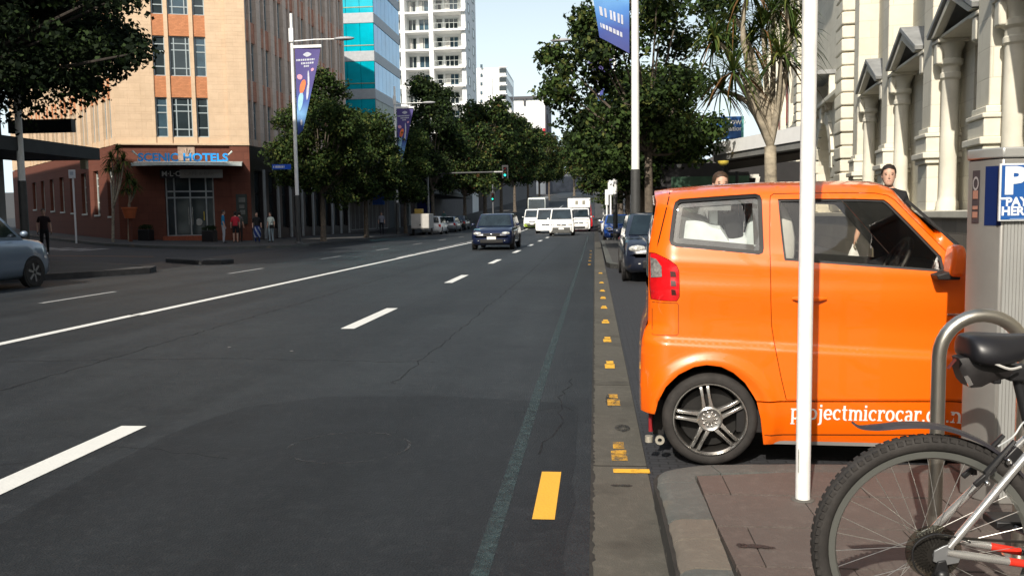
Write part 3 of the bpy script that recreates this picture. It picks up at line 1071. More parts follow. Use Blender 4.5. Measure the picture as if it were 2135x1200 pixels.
# side-street face
nb2 = 9
for i in range(nb2 + 1):
    s_ = MB()
    u0 = 0.02 if i == 0 else i * 2.55 - .1
    fl.box(s_, u0, i * 2.55 + .75 if i < nb2 else fl.L, -0.40, -0.02, ZB, ZT)
    s_.build('pier', CREAM, hotel)
for i in range(nb2):
    u0, u1 = i * 2.55 + .75, (i + 1) * 2.55 - .1
    um = (u0 + u1) / 2
    s_ = MB()
    fl.box(s_, um - .12, um + .12, -.40, -.03, ZB, ZT)
    s_.build('mullion', CREAM, hotel)
    for k in range(2):
        z0, z1 = rows_z[k]
        zlo = ZB if k == 0 else rows_z[k - 1][1]
        for a, c in ((u0, um - .12), (um + .12, u1)):
            s_ = MB()
            fl.box(s_, a, c, -.40, -.08, zlo, z0)
            s_.build('spandrel', CREAM if k == 0 else BRICKO, hotel)
            window(hotel, fl, a + .005, c - .005, z0 + .004, z1 - .004, -.24, rows=(.3, .75), fm=FRAMEB)
    s_ = MB()
    fl.box(s_, u0, u1, -.40, -.08, rows_z[1][1], ZT)
    s_.build('spandrel', BRICKO, hotel)
# ground floor: dark red-brown cladding with real openings
def wall_with_openings(parent, f, L0, L1, z0, z1, ops, m_, w0=-0.40, w1=0.0, name='wall'):
    """ops: (u0,u1,za,zb) sorted along u"""
    b = MB()
    u = L0
    for (a, c, za, zb) in ops:
        if a > u: f.box(b, u, a, w0, w1, z0, z1)
        if za > z0: f.box(b, a, c, w0, w1, z0, za)
        if zb < z1: f.box(b, a, c, w0, w1, zb, z1)
        u = c
    if u < L1: f.box(b, u, L1, w0, w1, z0, z1)
    return b.build(name, m_, parent)
DOOR = (2.42, 5.05, 0.55, 4.15)
wall_with_openings(hotel, fc, 0, 6.0, -0.2, ZB - .06, [DOOR], BROWN, -.39, -.0)
wall_with_openings(hotel, fc, 6.0, fc.L + .10, -0.2, ZB - .06, [], BROWN, -.39, .12, 'corner_pilaster')
opsl = [(1.0 + 2.9 * i, 2.15 + 2.9 * i, 1.75 + .1 * i, 4.45) for i in range(8)]
wall_with_openings(hotel, fl, 0.02, fl.L, -0.2, ZB - .06, opsl, BROWN, -.39, -.0)
for (a, c, za, zb) in opsl:
    window(hotel, fl, a + .01, c - .01, za + .01, zb - .01, -.25, cols=(.35,), rows=(.28, .66, .84), fm=FRAME, t_=.07, sill=FRAME)
opsr = [(0.75 + bw * i, 2.0 + bw * i, 0.9, 4.3) for i in range(nb)]
wall_with_openings(hotel, fr, 0.0, fr.L, -0.2, ZB - .06, opsr, DBROWN, -.39, .02)
STRIP = mat('pale_grey_column', (0.34, 0.36, 0.37), .5, var=.08)
for (a, c, za, zb) in opsr:
    window(hotel, fr, a + .01, c - .01, za + .01, zb - .01, -.25, rows=(.62,), fm=BLACKP, t_=.08)
    s_ = MB()
    fr.box(s_, c + .05, c + .22, .02, .14, .3, 4.4)
    s_.build('column_strip', STRIP, hotel)
# entrance: glazed doors, step, canopy, signs
du0, du1, dz0, dz1 = DOOR
ent = MB()
for u in (du0 + .02, 2.86, 3.70, 4.56, du1 - .09):
    fc.box(ent, u, u + .07, -.35, -.25, dz0, dz1)
for z in (dz0, 3.0 - .3, 3.05, dz1 - .08):
    fc.box(ent, du0 + .09, du1 - .09, -.345, -.255, z, z + .08)
eo_ = ent.build('entrance_frame', mat('silver_door_frame', (0.42, 0.44, 0.44), .4, .3), hotel)
for u0, u1 in ((du0 + .1, 2.85), (2.94, 3.69), (3.78, 4.55), (4.64, du1 - .1)):
    for z0, z1 in ((dz0 + .09, 2.69), (2.79, 3.04), (3.14, dz1 - .09)):
        g = MB()
        fc.box(g, u0, u1, -.31, -.29, z0, z1)
        g.build('pane', GLASSD, eo_)
g = MB()
for u in (3.62, 3.82):
    fc.box(g, u, u + .03, -.25, -.20, 1.2, 2.2)
g.build('door_handle', mat('steel_bright', (.6, .6, .6), .25, .9), eo_)
lg = MB().lathe([(0.0, 0), (.2, 0), (.2, .01), (0, .01)], 18, (0, 0, 0), 'y')
lg.v = [tuple(Vector(fc.p(4.16, -.24, 1.35)) + Vector((q[0], q[1], q[2]))) for q in lg.v]
lg.build('door_disc', mat('frosted_disc', (.38, .40, .38), .5), eo_)
g = MB()
fc.box(g, 4.42, 4.47, -.27, -.25, 1.45, 1.95)
g.build('door_sticker', mat('yellow_sticker', (.55, .40, .04), .5), eo_)
s_ = MB()
fc.box(s_, 2.30, 5.0, -.30, 0.55, -0.1, dz0 + .03)
s_.build('door_step', mat('red_brick_step', (0.30, 0.075, 0.035), .8, var=.18, scale=9), hotel)
# curved glass and steel canopy over the door
cn = MB()
N = 12
ring_t, ring_b = [], []
for k in range(N + 1):
    u = 0.95 + 5.75 * k / N
    out_ = 1.15 + 0.75 * math.sin(math.pi * k / N)
    ring_t.append((u, out_))
for k in range(N):
    (ua, oa), (ub, ob) = ring_t[k], ring_t[k + 1]
    c8 = [fc.p(ua + .01, .03, 4.72), fc.p(ub - .01, .03, 4.72), fc.p(ub - .01, ob, 4.50), fc.p(ua + .01, oa, 4.50)]
    c8 += [(x, y, z + .05) for x, y, z in c8]
    cn.add(c8, [(0, 3, 2, 1), (4, 5, 6, 7), (0, 1, 5, 4), (1, 2, 6, 5), (2, 3, 7, 6), (3, 0, 4, 7)])
can = cn.build('canopy', mat('frosted_canopy_glass', (0.50, 0.58, 0.55), .25, var=.08, spec=.7), hotel)
for k in range(0, N + 1, 2):
    u, o_ = ring_t[k]
    MB().bar(fc.p(u, .02, 4.64), fc.p(u, o_ - .05, 4.43), .06, .10).build('canopy_rib', BLACKP, can)
e_ = MB()
for k in range(N):
    e_.bar(fc.p(ring_t[k][0], ring_t[k][1] + .03, 4.52), fc.p(ring_t[k + 1][0], ring_t[k + 1][1] + .03, 4.52), .06, .17)
e_.build('canopy_edge', mat('pale_canopy_edge', (.62, .68, .66), .35, .2), can)
for u, s__ in ((1.25, 1), (6.0, -1)):
    MB().tube([fc.p(u, 1.1, 4.62), fc.p(u + .1 * s__, 1.1, 4.95), fc.p(u + .22 * s__ * -1, 1.1, 5.25)], [.03, .03, .06]).build('spotlight', mat('pale_spotlight', (.6, .66, .6), .4), can)
BLUEL = mat('bright_blue_lettering', (0.02, 0.36, 0.90), .35, var=.05)
ang = math.atan2(fc.d.y, fc.d.x)
for word, u in (('SCENIC', 1.32), ('HOTELS', 3.62)):
    text_obj('sign_letters', word, .60, BLUEL, hotel, fc.p(u, 1.20, 4.70), rot=(math.pi / 2, 0, ang), extrude=.03, bold=.018, sx=1.02 if word == 'SCENIC' else 1.10)
pl = MB()
fc.box(pl, 3.22, 4.12, 0.0, .07, 4.80, 5.62)
plo = pl.build('crest_plaque', mat('beige_plaque', (.40, .29, .22), .8, var=.15, scale=6), hotel)
pl = MB()
for k in range(5):
    a_ = -1.0 + .5 * k
    pl.bar(fc.p(3.67, .10, 4.95), fc.p(3.67 + .33 * math.sin(a_), .10, 5.05 + .42 * math.cos(a_)), .06, .05)
pl.build('crest_rays', mat('beige_plaque_relief', (.46, .35, .27), .8), plo)
sb = MB()
fc.box(sb, 2.28, 3.30, .30, .40, 3.82, 4.28)
sbo = sb.build('sign_board', BLACKP, hotel)
text_obj('sign_letters', 'M\u00b7L\u00b7C', .40, mat('white_lettering', (.72, .72, .70), .6, var=0), hotel, fc.p(2.36, .405, 3.92), rot=(math.pi / 2, 0, ang), extrude=.006, bold=.006)
sb = MB()
fc.box(sb, 3.31, 5.60, .30, .40, 3.82, 4.28)
sb.build('sign_board', mat('grey_sign_board', (.36, .35, .33), .6, var=.06), hotel)
text_obj('sign_letters', 'CAFE & BAR', .30, mat('faint_lettering', (.24, .235, .22), .6, var=0), hotel, fc.p(3.55, .405, 3.95), rot=(math.pi / 2, 0, ang), extrude=.006)
mb_ = MB()
fc.box(mb_, 6.25, 6.85, .13, .20, 1.2, 2.9)
mo = mb_.build('menu_board', mat('dark_menu_board', (.02, .028, .025), .4), hotel)
for z0, z1, u0, u1 in ((2.45, 2.7, 6.4, 6.75), (2.1, 2.3, 6.42, 6.7), (1.75, 2.0, 6.45, 6.72)):
    q = MB()
    fc.box(q, u0, u1, .20, .205, z0, z1)
    q.build('menu_card', mat('grey_card', (.14, .15, .14), .7, var=.2), mo)

# ---------------------------------------------------------------- building on the near left corner (only its canopy reaches into the picture)
lb = thing('shop_building', 'dark corner shop building whose awning and sign board enter at the left edge', 'building', (-30, 10, .5))
MB().box(-52, -19.7, -30, 27.4, -0.2, 19.0).build('wall', mat('grey_plaster', (.25, .24, .23), .85, var=.1), lb)
for i in range(12):
    for k in range(4):
        q = MB().box(-19.7, -19.62, -27 + i * 4.5, -25 + i * 4.5, 5.5 + 3.3 * k, 7.6 + 3.3 * k)
        q.build('window', GLASSD, lb)
aw = MB()
aw.add([(-19.6, -28, 4.05), (-19.6, 28.1, 4.25), (-16.7, 28.1, 3.90), (-16.7, -28, 3.90), (-19.6, -28, 3.5), (-19.6, 28.1, 3.52), (-16.7, 28.1, 3.5), (-16.7, -28, 3.5)],
       [(0, 1, 2, 3), (7, 6, 5, 4), (0, 4, 5, 1), (1, 5, 6, 2), (2, 6, 7, 3), (3, 7, 4, 0)])
aw.build('awning', mat('charcoal_awning', (.022, .025, .026), .6, var=.15), lb)
MB().box(-19.6, -17.35, 27.6, 27.85, 4.42, 4.85).build('sign_board', BLACKP, lb)
MB().box(-17.3, -17.1, 27.9, 28.05, 3.2, 3.5).build('soffit_light', mat('cream_lamp', (.55, .5, .35), .5), lb)

ob2 = thing('shading_block', 'unseen block added across the side street to shade the hotel wall', 'building', (-50, 40, 1.5))  # out of view, added for its shade on the hotel's side-street wall
MB().prism([(-35, 34.5), (-62, 61.5), (-85, 40), (-52.5, 10), (-52.5, 27.8), (-40, 30)], -0.2, 17).build('wall', MATS['grey_plaster'], ob2)

# ---------------------------------------------------------------- blue glass office tower
bt = thing('glass_tower', 'glass office tower in teal and painted sky reflection with grey bands behind the hotel', 'building', (-22, 88, gz(-22, 88)))
TX0, TX1, TY0, TY1 = atY(716, 300, 83)[0], atY(785, 300, 83)[0], 83.0, 94.2
GB = mat('pale_grey_band', (.40, .42, .44), .55, var=.06)
TEAL = mat('teal_mirror_glass', (0.0, 0.44, 0.56), .12, .15, var=.14, scale=.35, spec=.6)
SKYG = mat('sky_reflection_glass', (0.12, 0.38, 0.66), .08, .35, var=.12, scale=.35, spec=.7)  # reflected sky is put into the base colour of the side glass
MB().box(-40, TX1 - .3, TY0 + .3, TY1, 0, 44).build('core', mat('tower_core', (.08, .10, .12), .6), bt)
ff = Face((-40, TY0), (TX1, TY0), (0, -1))
fs = Face((TX1, TY0), (TX1, TY1), (1, 0))
for k in range(-2, 8):
    z0 = 12.95 + 3.6 * k
    q = MB(); ff.box(q, 0, ff.L, -.3, .03, z0, z0 + .95); q.build('band', GB, bt)
    q = MB(); fs.box(q, .03, fs.L, -.3, .03, z0, z0 + .95); q.build('band', GB, bt)
    q = MB(); ff.box(q, 8, ff.L, -.05, .02, z0 + 1.45, z0 + 1.53); q.build('glazing_rail', mat('olive_rail', (.30, .34, .22), .5), bt)
    npan = 12
    for i in range(npan):
        u0, u1 = ff.L - 1.35 * (i + 1), ff.L - 1.35 * i
        if i > 4: break
        q = MB(); ff.box(q, u0 + .02, u1 - .02, -.2, -.02, z0 + .96, z0 + 3.59); q.build('glass_panel', TEAL, bt)
    if k >= 0:
        for i in range(7):
            q = MB(); fs.box(q, i * 1.6 + .03, (i + 1) * 1.6 - .02, -.2, -.02, z0 + .96, z0 + 3.59); q.build('glass_panel', SKYG, bt)
    else:
        for i in range(4):
            q = MB(); fs.box(q, i * 2.8 + .05, (i + 1) * 2.8 - .05, -.2, -.02, z0 + .96, z0 + 3.59); q.build('wall_panel', mat('pale_green_grey_panel', (.42, .45, .40), .6), bt)

# ---------------------------------------------------------------- shop row with verandahs under the left trees
sr = thing('shop_row', 'low shopfronts with pale stone piers and flat verandah under the left-hand trees', 'building', (-20, 76, .2))
MB().box(-40, -19.8, 68.6, 82.5, 0, 9).build('wall', mat('shop_wall', (.13, .12, .12), .8, var=.15), sr)
MB().box(-40, -19.8, 94.6, 140, 0, 11).build('wall', MATS['shop_wall'], sr)
MB().box(-44, -19.8, 155, 296, 0, 16).build('wall', MATS['shop_wall'], sr)
for i in range(3):
    y0 = 69 + i * 4.4
    window(sr, Face((-19.8, y0), (-19.8, y0 + 4), (1, 0)), .1, 3.9, .5, 3.2, -.05, cols=(.33, .66), fm=METALG)
for y0, y1 in ((66, 82), (84, 112)):
    vz = MB().box(-19.7, -15.9, y0, y1, 3.75 + gz(-15, y0), 4.15 + gz(-15, y0))
    vz.build('verandah', mat('charcoal_verandah', (.05, .055, .055), .6), sr)
    MB().box(-19.7, -15.88, y0 + .02, y1 - .02, 4.15 + gz(-15, y0), 4.32 + gz(-15, y0)).build('verandah_roof', mat('grey_green_roof', (.20, .23, .22), .6), sr)
for i in range(3):
    MB().box(-19.7, -19.3, 84 + i * 5, 85 + i * 5, 0, 4).build('stone_pier', mat('pale_grey_stone', (.30, .32, .32), .8), sr)
MB().box(-18.2, -17.2, 70.0, 70.12, 2.55, 3.65).build('hanging_sign', mat('blue_sign', (.03, .13, .55), .5), sr)
MB().box(-18.0, -16.6, 87, 87.12, 1.9, 3.3).build('hanging_sign', mat('navy_sign', (.01, .02, .12), .5), sr)

# ---------------------------------------------------------------- white apartment block with balconies
ap = thing('apartment_tower', 'tall white apartment block with stacked balconies and dark windows', 'building', (-26, 147, gz(-26, 147)))
AY = 141.0
AX0, AX1 = atY(826, 200, AY)[0], atY(972, 200, AY)[0]
fa = Face((AX0, AY), (AX1, AY), (0, -1))
aL = fa.L
q = MB(); fa.box(q, 0, aL, -13, -1.9, 0, 54); q.build('core_wall', WHITEP, ap)
uf = [(843 - 826) / 146 * aL, (902 - 826) / 146 * aL]
for u in uf + [aL - .25]:
    q = MB(); fa.box(q, u - .35, u + .35, -1.9, .15, 0, 54); q.build('fin_wall', WHITEP, ap)
for k in range(-5, 8):
    z = 22.5 + 2.97 * k
    for (a, c, o_) in ((0, uf[0] - .35, .1), (uf[0] + .35, uf[1] - .35, .1), (uf[1] + .35, aL + .1, .75)):
        q = MB(); fa.box(q, a + .01, c - .01, -1.9, o_, z, z + .32); q.build('balcony_slab', WHITEP, ap)
    for (a, c, cols, gmm) in ((.3, 1.15, (), GLASSD), (uf[0] + .55, uf[0] + 1.9, (.5,), GLASSD), (uf[0] + 2.3, uf[1] - .6, (.5,), GLASSB),
                        (uf[1] + .5, uf[1] + 1.6, (), GLASSD), (uf[1] + 1.9, uf[1] + 4.2, (.33, .66), GLASSD if k % 2 else GLASSB), (uf[1] + 4.6, aL - .7, (), GLASSD)):
        window(ap, fa, a, c, z + .34 + (.0 if c - a > 1.2 else .5), z + 2.5, -1.9, cols=cols, fm=FRAME, gm=gmm, t_=.1, dep=.12)
        if c - a > 1.2 and (k + int(a)) % 2:
            q = MB(); fa.box(q, a + .1, a + (c - a) * .4, -1.75, -1.72, z + .4, z + 2.4); q.build('curtain', mat('pale_curtain', (.5, .49, .46), .9), ap)
    q = MB()
    fa.box(q, uf[1] + .4, aL - .1, .66, .70, z + 1.2, z + 1.26)
    for i in range(9):
        fa.box(q, uf[1] + .5 + i * .66, uf[1] + .54 + i * .66, .66, .70, z + .32, z + 1.2)
    q.build('balcony_rail', FRAME, ap)
fas = Face((AX1, AY), (AX1, AY + 13), (1, 0))
for k in range(-3, 8):
    for i in range(2):
        window(ap, fas, 3 + 5.5 * i, 5 + 5.5 * i, 23.2 + 2.97 * k, 24.8 + 2.97 * k, .02, fm=FRAME, gm=GLASSB, t_=.1)

# ---------------------------------------------------------------- far white towers
ft = thing('far_tower', 'distant plain white tower with a column of small dark recesses', 'building', (-38, 306, gz(-38, 306)))
fx0, fx1 = atY(985, 300, 300)[0], atY(1056, 300, 300)[0]
zt = atY(1040, 141, 300)[2]
MB().box(fx0, fx1, 300, 330, 0, zt).build('wall', WHITEP, ft)
MB().box(fx0, atY(1028, 300, 300)[0], 299.3, 300, 0, zt - 3).build('projecting_bay', WHITEP, ft)
for py in (148, 167, 185, 203.5, 221, 239):
    for (pa, pc) in ((1041, 1056), ):
        a, c = atY(pa, py, 300), atY(pc, py, 300)
        q = MB().box(a[0], c[0], 299.9, 300.02, a[2] - .7, a[2] + .7)
        q.build('window', GLASSD, ft)
        MB().box(a[0], c[0] + .3, 299.2, 300, a[2] + 1.0, a[2] + 1.25).build('window_hood', WHITEP, ft)
    a = atY(1002, py - 9, 300)
    MB().box(a[0], a[0] + .8, 299.2, 299.32, a[2] - .6, a[2] + .6).build('window', GLASSB, ft)
for k in range(9):
    q = MB().box(fx1 - .01, fx1 + .06, 303, 327, zt - 3 - k * 5.5, zt - 1 - k * 5.5)
    q.build('window', GLASSB, ft)
fg = thing('far_slab_building', 'distant white slab building with a dark roof edge and dark end wall', 'building', (-27, 360, gz(-27, 360)))
gx0, gx1 = atY(1055, 300, 350)[0], atY(1137, 300, 350)[0]
zt = atY(1100, 207, 350)[2]
MB().box(gx0, gx1, 350, 392, 0, zt).build('wall', WHITEP, fg)
MB().box(gx0 - .5, gx1 + .6, 349.2, 392.5, zt, zt + 1.1).build('roof_edge', mat('dark_roof_edge', (.07, .07, .075), .7), fg)
MB().box(gx1 + .01, gx1 + .5, 349.5, 392, 0, zt - .02).build('end_wall', mat('dark_end_wall', (.06, .06, .075), .7), fg)
for k in range(6):
    MB().box(gx1 + .5, gx1 + 1.0, 352 + 6.4 * k, 355 + 6.4 * k, 0, zt - 6 - k).build('balcony_stack', mat('dark_balcony', (.09, .09, .11), .7), fg)
MB().box(atY(1092, 215, 350)[0], atY(1096, 215, 350)[0], 349.3, 349.9, zt - 2.4, zt - .02).build('roof_lamp', MATS['dark_roof_edge'], fg)
MB().box(atY(1132, 275, 350)[0], atY(1137, 275, 350)[0], 349.0, 349.6, atY(1132, 284, 350)[2], atY(1132, 268, 350)[2]).build('red_sign', mat('red_sign', (.65, .03, .05), .5), fg)
# low buildings on the right behind the trees and where the street ends
rb = thing('low_shop_row', 'plain low row of shops half hidden by the right-hand trees', 'building', (12, 70, 0.13))
MB().box(11.5, 30, 66, 120, 0, 7.0).build('wall', mat('dull_render', (.22, .20, .18), .85, var=.12), rb)
MB().box(6.5, 11.6, 66, 118, 3.6, 4.0).build('verandah', MATS['charcoal_verandah'], rb)
for i in range(8):
    window(rb, Face((11.5, 67 + 6.5 * i), (11.5, 73 + 6.5 * i), (-1, 0)), .2, 5.8, .5, 3.1, -.05, cols=(.33, .66), fm=METALG)
eb = thing('hill_building', 'grey mass of building closing the street at the top of the hill', 'building', (0, 430, gz(0, 430)))
MB().box(-26, -4, 430, 450, 0, gz(0, 430) + 9).build('wall', mat('hazy_grey', (.13, .14, .16), .9, var=.2, scale=.3), eb)
MB().box(-4, 22, 420, 445, 0, gz(0, 430) + 7).build('wall', mat('hazy_grey_brown', (.14, .13, .12), .9, var=.2, scale=.3), eb)

# street behind the viewer: never in the picture, but the car paint and windows mirror it
rs = thing('street_block', 'row of mid-rise offices behind the viewer, out of the picture', 'building', (0, -66, 0))
MB().box(-70, 34, -84, -64, -.2, 15).build('wall', mat('warm_grey_render', (.36, .33, .29), .85, var=.12, scale=.5), rs)
MB().box(-12, 16, -64, -62, -.2, 19).build('wall', mat('pale_stone_render', (.52, .49, .43), .85, var=.1, scale=.5), rs)
for k in range(5):
    for i in range(20):
        x_ = -64 + i * 5.0
        if x_ > 32: continue
        y_ = -62 if -12.5 < x_ < 13 else -64
        MB().box(x_, x_ + 3.0, y_ + .01, y_ + .08, 1.2 + 3 * k, 3.1 + 3 * k).build('window', GLASSD, rs)
# ================================================================ Town Hall on the right
STONE = stone_mat('cream_limestone', (0.69, 0.655, 0.545), (0.60, 0.56, 0.46), 0.95, 0.48, 0.010, 0.05, 0.85, 0.008)
STONEP = mat('cream_limestone_plain', (0.69, 0.655, 0.545), 0.85, var=0.07, scale=1.5, bump=.15, bscale=30)
LEAD = mat('weathered_lead', (0.30, 0.305, 0.30), 0.6, 0.1, var=0.14, scale=3)
DSTONE = mat('darker_stone', (0.42, 0.38, 0.30), 0.9, var=0.2, scale=4)  # darker stone for sunk joints, corbels and the strip below the hoods
PLINTH = stone_mat('dark_basalt_plinth', (0.22, 0.195, 0.16), (0.15, 0.13, 0.11), 0.9, 0.42, 0.012, 0.12)
MAROON = mat('maroon_window_frame', (0.16, 0.022, 0.02), .5)
TA, TB = 4.6 + 0.55, 0.115
th_rot = math.atan2(1.0, TB)
th = thing('town_hall', 'cream limestone town hall with gabled window hoods, pilasters and rusticated pavilion', 'building', (0, 0, 0))
LOC['town_hall'] = Vector((0, 0, 0))
th.location = (TA, 0, 0.13)
th.rotation_euler = (0, 0, th_rot)
UY = math.cos(math.atan(TB))      # metres of Y per metre of u
def U(yv): return yv / UY
def thb(name, boxes, m_, bevel=0.0, parent=None):
    b = MB()
    for q in boxes: b.box(*q)
    return b.build(name, m_, parent or th, bevel=bevel)
piers = [7.6, 11.3, 15.03, 18.58, 22.68, 26.7]
PW = 0.66
ZTOP = 13.2
# plinth and wall body (wall surface at w=0; bays are recessed behind the columns)
thb('plinth', [(-10, 64, -8, .62, -.3, 1.12)], PLINTH)
thb('plinth_cap', [(-10, 64, .0, .68, 1.12, 1.26)], STONEP, .02)
wall_segs = []
for i in range(len(piers) - 1):
    a, c = piers[i] + PW / 2, piers[i + 1] - PW / 2
    um = (a + c) / 2
    hw = min(.62, (c - a) / 2 - .42)
    wall_segs += [(a - .1, um - hw, -.5, 0, 1.26, ZTOP), (um + hw, c + .1, -.5, 0, 1.26, ZTOP), (um - hw, um + hw, -.5, 0, 1.26, 1.75),
                  (um - hw, um + hw, -.5, 0, 4.35, 5.9), (um - hw, um + hw, -.5, 0, 9.4, ZTOP)]
    for z0, z1 in ((1.76, 4.34), (5.91, 9.39)):
        f = MB()
        f.box(um - hw + .01, um - hw + .09, -.35, -.22, z0, z1); f.box(um + hw - .09, um + hw - .01, -.35, -.22, z0, z1)
        f.box(um - hw + .09, um + hw - .09, -.35, -.22, z0, z0 + .09); f.box(um - hw + .09, um + hw - .09, -.35, -.22, z1 - .09, z1)
        f.box(um - .03, um + .03, -.35, -.24, z0 + .09, z1 - .09)
        f.box(um - hw + .09, um + hw - .09, -.35, -.25, (z0 + z1) / 2 - .03, (z0 + z1) / 2 + .03)
        wo_ = f.build('window', MAROON, th)
        MB().box(um - hw + .05, um + hw - .05, -.32, -.30, z0 + .05, z1 - .05).build('pane', mat('tan_window_glass', (.26, .22, .16), .25, var=.25, scale=2) if z0 < 3 else GLASSD, wo_)  # lower panes plain tan, upper ones dark glass
    # two half columns with moulded capitals carry a gabled hood
    for uc in (a + .24, c - .24):
        cb = MB()
        cb.lathe([(.21, 1.26), (.21, 1.42), (.17, 1.48), (.165, 1.55), (.155, 3.80), (.19, 3.84), (.19, 3.92), (.165, 3.95), (.165, 4.05), (.22, 4.10), (.22, 4.18), (.17, 4.21), (.19, 4.34), (.25, 4.46), (.25, 4.50)], 16, (uc, .26, 0))
        cb.build('column', STONEP, th, smooth=True)
        thb('impost_block', [(uc - .24, uc + .24, -.02, .56, 4.50, 4.57)], STONEP, .015)
        thb('console', [(uc - .12, uc + .12, .42, .55, 4.10, 4.495)], STONEP, .03)
    lint = [(a + .06, c - .06, -.02, .50, 4.57, 4.64)]
    thb('entablature', lint, STONEP, .02)
    hw2 = min((c - a) / 2 + .02, 1.42)
    ze, za = 4.62, 5.27
    for sgn in (-1, 1):
        g = MB()
        e0, ap_ = (um + sgn * hw2, ze), (um, za)
        # raking roof slab: thick at the front, running back to the wall
        d = Vector((ap_[0] - e0[0], ap_[1] - e0[1])).normalized()
        nrm = Vector((-d.y, d.x)) if -d.y * 0 + d.x * sgn > -2 else Vector((d.y, -d.x))
        if nrm.y < 0: nrm = -nrm
        t1 = .10
        pts = [(e0[0], e0[1]), (ap_[0], ap_[1]), (ap_[0] + nrm.x * 0, ap_[1] + t1 / max(abs(nrm.y), .3)), (e0[0] + nrm.x * t1, e0[1] + nrm.y * t1)]
        g.prism_y(pts, -.02, .66)
        g.build('hood_roof', LEAD, th, bevel=.012)
        g = MB()
        pts = [(e0[0] + .10 * -sgn * 1.0, e0[1] - .0), (ap_[0], ap_[1] - .055), (ap_[0], ap_[1] - .19), (e0[0] + .34 * -sgn, e0[1] - .0)]
        g.prism_y(pts, .47, .61)
        g.build('raking_cornice', STONEP, th)
    thb('hood_soffit_wall', [(a + .25, c - .25, -.01, .03, 4.64, 4.95)], DSTONE)
th_wall = thb('wall', wall_segs, STONE)
for pi, pu in enumerate(piers):
    h = PW / 2
    b = MB().box(pu - h, pu + h, -.3, .55, 2.92, ZTOP)
    b.build('pilaster', STONE, th, bevel=.02)
    # pedestal with moulded cap
    b = MB().box(pu - h - .03, pu + h + .03, -.3, .60, 1.26, 2.20)
    b.build('pilaster_pedestal', STONE, th, bevel=.02)
    for z0, z1, ex in ((2.20, 2.30, .10), (2.30, 2.42, .16), (2.42, 2.72, .09), (2.72, 2.80, .12), (2.80, 2.92, .05)):
        MB().box(pu - h - ex, pu + h + ex, -.3, .55 + ex, z0 + .001, z1).build('pedestal_moulding', STONEP, th, bevel=.018)
thb('cornice', [(-10, 28.6, -.4, .95, ZTOP, ZTOP + .5)], STONEP, .05)
thb('parapet', [(-10, 64, -1, .3, ZTOP + .5, ZTOP + 1.6)], STONE)
thb('rear_mass', [(-10, 64, -16, -.5, -.2, ZTOP)], STONE)
thb('wall', [(-10, piers[0] - .2, -.5, 0, 1.26, ZTOP)], STONE)
# rusticated pavilion: quoin stones course by course with sunk joints, arch and hooded window
P0, P1, P2, P3 = 28.9, 30.15, 41.6, 42.9
CH = 0.42
thb('wall', [(27.0, P0 + .04, -.5, .02, 1.26, ZTOP)], STONE)
for a_, c_ in ((P0, P1), (P2, P3)): thb('pavilion_core', [(a_ + .05, c_ - .05, -.4, .56, 1.26, ZTOP + .4)], DSTONE)
for (a, c) in ((P0, P1), (P2, P3)):
    for k in range(29):
        z0 = 1.27 + k * CH
        ex = .0 if k % 2 else .04
        MB().box(a - ex, c + ex, -.3, .62 + ex * .4, z0 + .025, z0 + CH - .02).build('quoin_stone', STONEP, th, bevel=.035)
ua, ur, zs = (P1 + P2) / 2, 1.9, 2.86
pb = MB()
def arch_wall(u0, u1, w0, w1, z0, z1):
    pts = [(u0, z0), (ua - ur, z0), (ua - ur, zs)] + [(ua - ur * math.cos(t), zs + ur * math.sin(t)) for t in np.linspace(0, math.pi, 19)[1:-1]] + [(ua + ur, zs), (ua + ur, z0), (u1, z0), (u1, z1), (u0, z1)]
    cc = delaunay_2d_cdt([Vector(p) for p in pts], [], [list(range(len(pts)))], 1, 1e-6)
    vs2, fs2 = cc[0], cc[2]
    n = len(vs2)
    pb.add([(v_.x, w1, v_.y) for v_ in vs2], [tuple(f) for f in fs2])
    m_ = len(pts)
    pb.add([(p[0], w0, p[1]) for p in pts] + [(p[0], w1, p[1]) for p in pts], [(i, (i + 1) % m_, (i + 1) % m_ + m_, i + m_) for i in range(m_)])
arch_wall(P1 - .06, P2 + .06, -.9, .12, 1.26, 5.40)
pb.build('arch_wall', STONE, th)
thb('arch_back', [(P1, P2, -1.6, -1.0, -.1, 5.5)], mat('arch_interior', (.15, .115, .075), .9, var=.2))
for k in range(10):
    z0 = 1.3 + .36 * k
    thb('arch_course', [(ua - ur - .0, ua + ur, -1.0, -.93, z0 + .03, z0 + .35)], DSTONE if k > 8 else MATS['arch_interior'])
for k in range(11):        # voussoirs
    t0, t1 = math.pi * k / 11 + .02, math.pi * (k + 1) / 11 - .02
    ro = ur + (.62 if k == 5 else .48)
    pts = [(ua - (ur + .01) * math.cos(t0), zs + (ur + .01) * math.sin(t0)), (ua - (ur + .01) * math.cos(t1), zs + (ur + .01) * math.sin(t1)), (ua - ro * math.cos(t1), zs + ro * math.sin(t1)), (ua - ro * math.cos(t0), zs + ro * math.sin(t0))]
    MB().prism_y(pts, .10, .24 if k != 5 else .34).build('voussoir', STONEP, th, bevel=.02)
for k in range(5):
    for (a, c) in ((P1 + .05, ua - ur - .05), (ua + ur + .05, P2 - .05)):
        thb('rusticated_block', [(a, c, .0, .20, 1.27 + k * CH + .02, 1.27 + (k + 1) * CH - .02)], STONEP, .03)
thb('string_course', [(P1 - .05, P2 + .05, -.1, .42, 5.38, 5.55)], STONEP, .03)
for du in (-1.5, -.5, .5, 1.5):
    thb('corbel', [(ua + du - .12, ua + du + .12, (0.1), .36, 5.12, 5.378)], DSTONE, .02)
uw0, uw1 = ua - 1.9, ua + 1.0
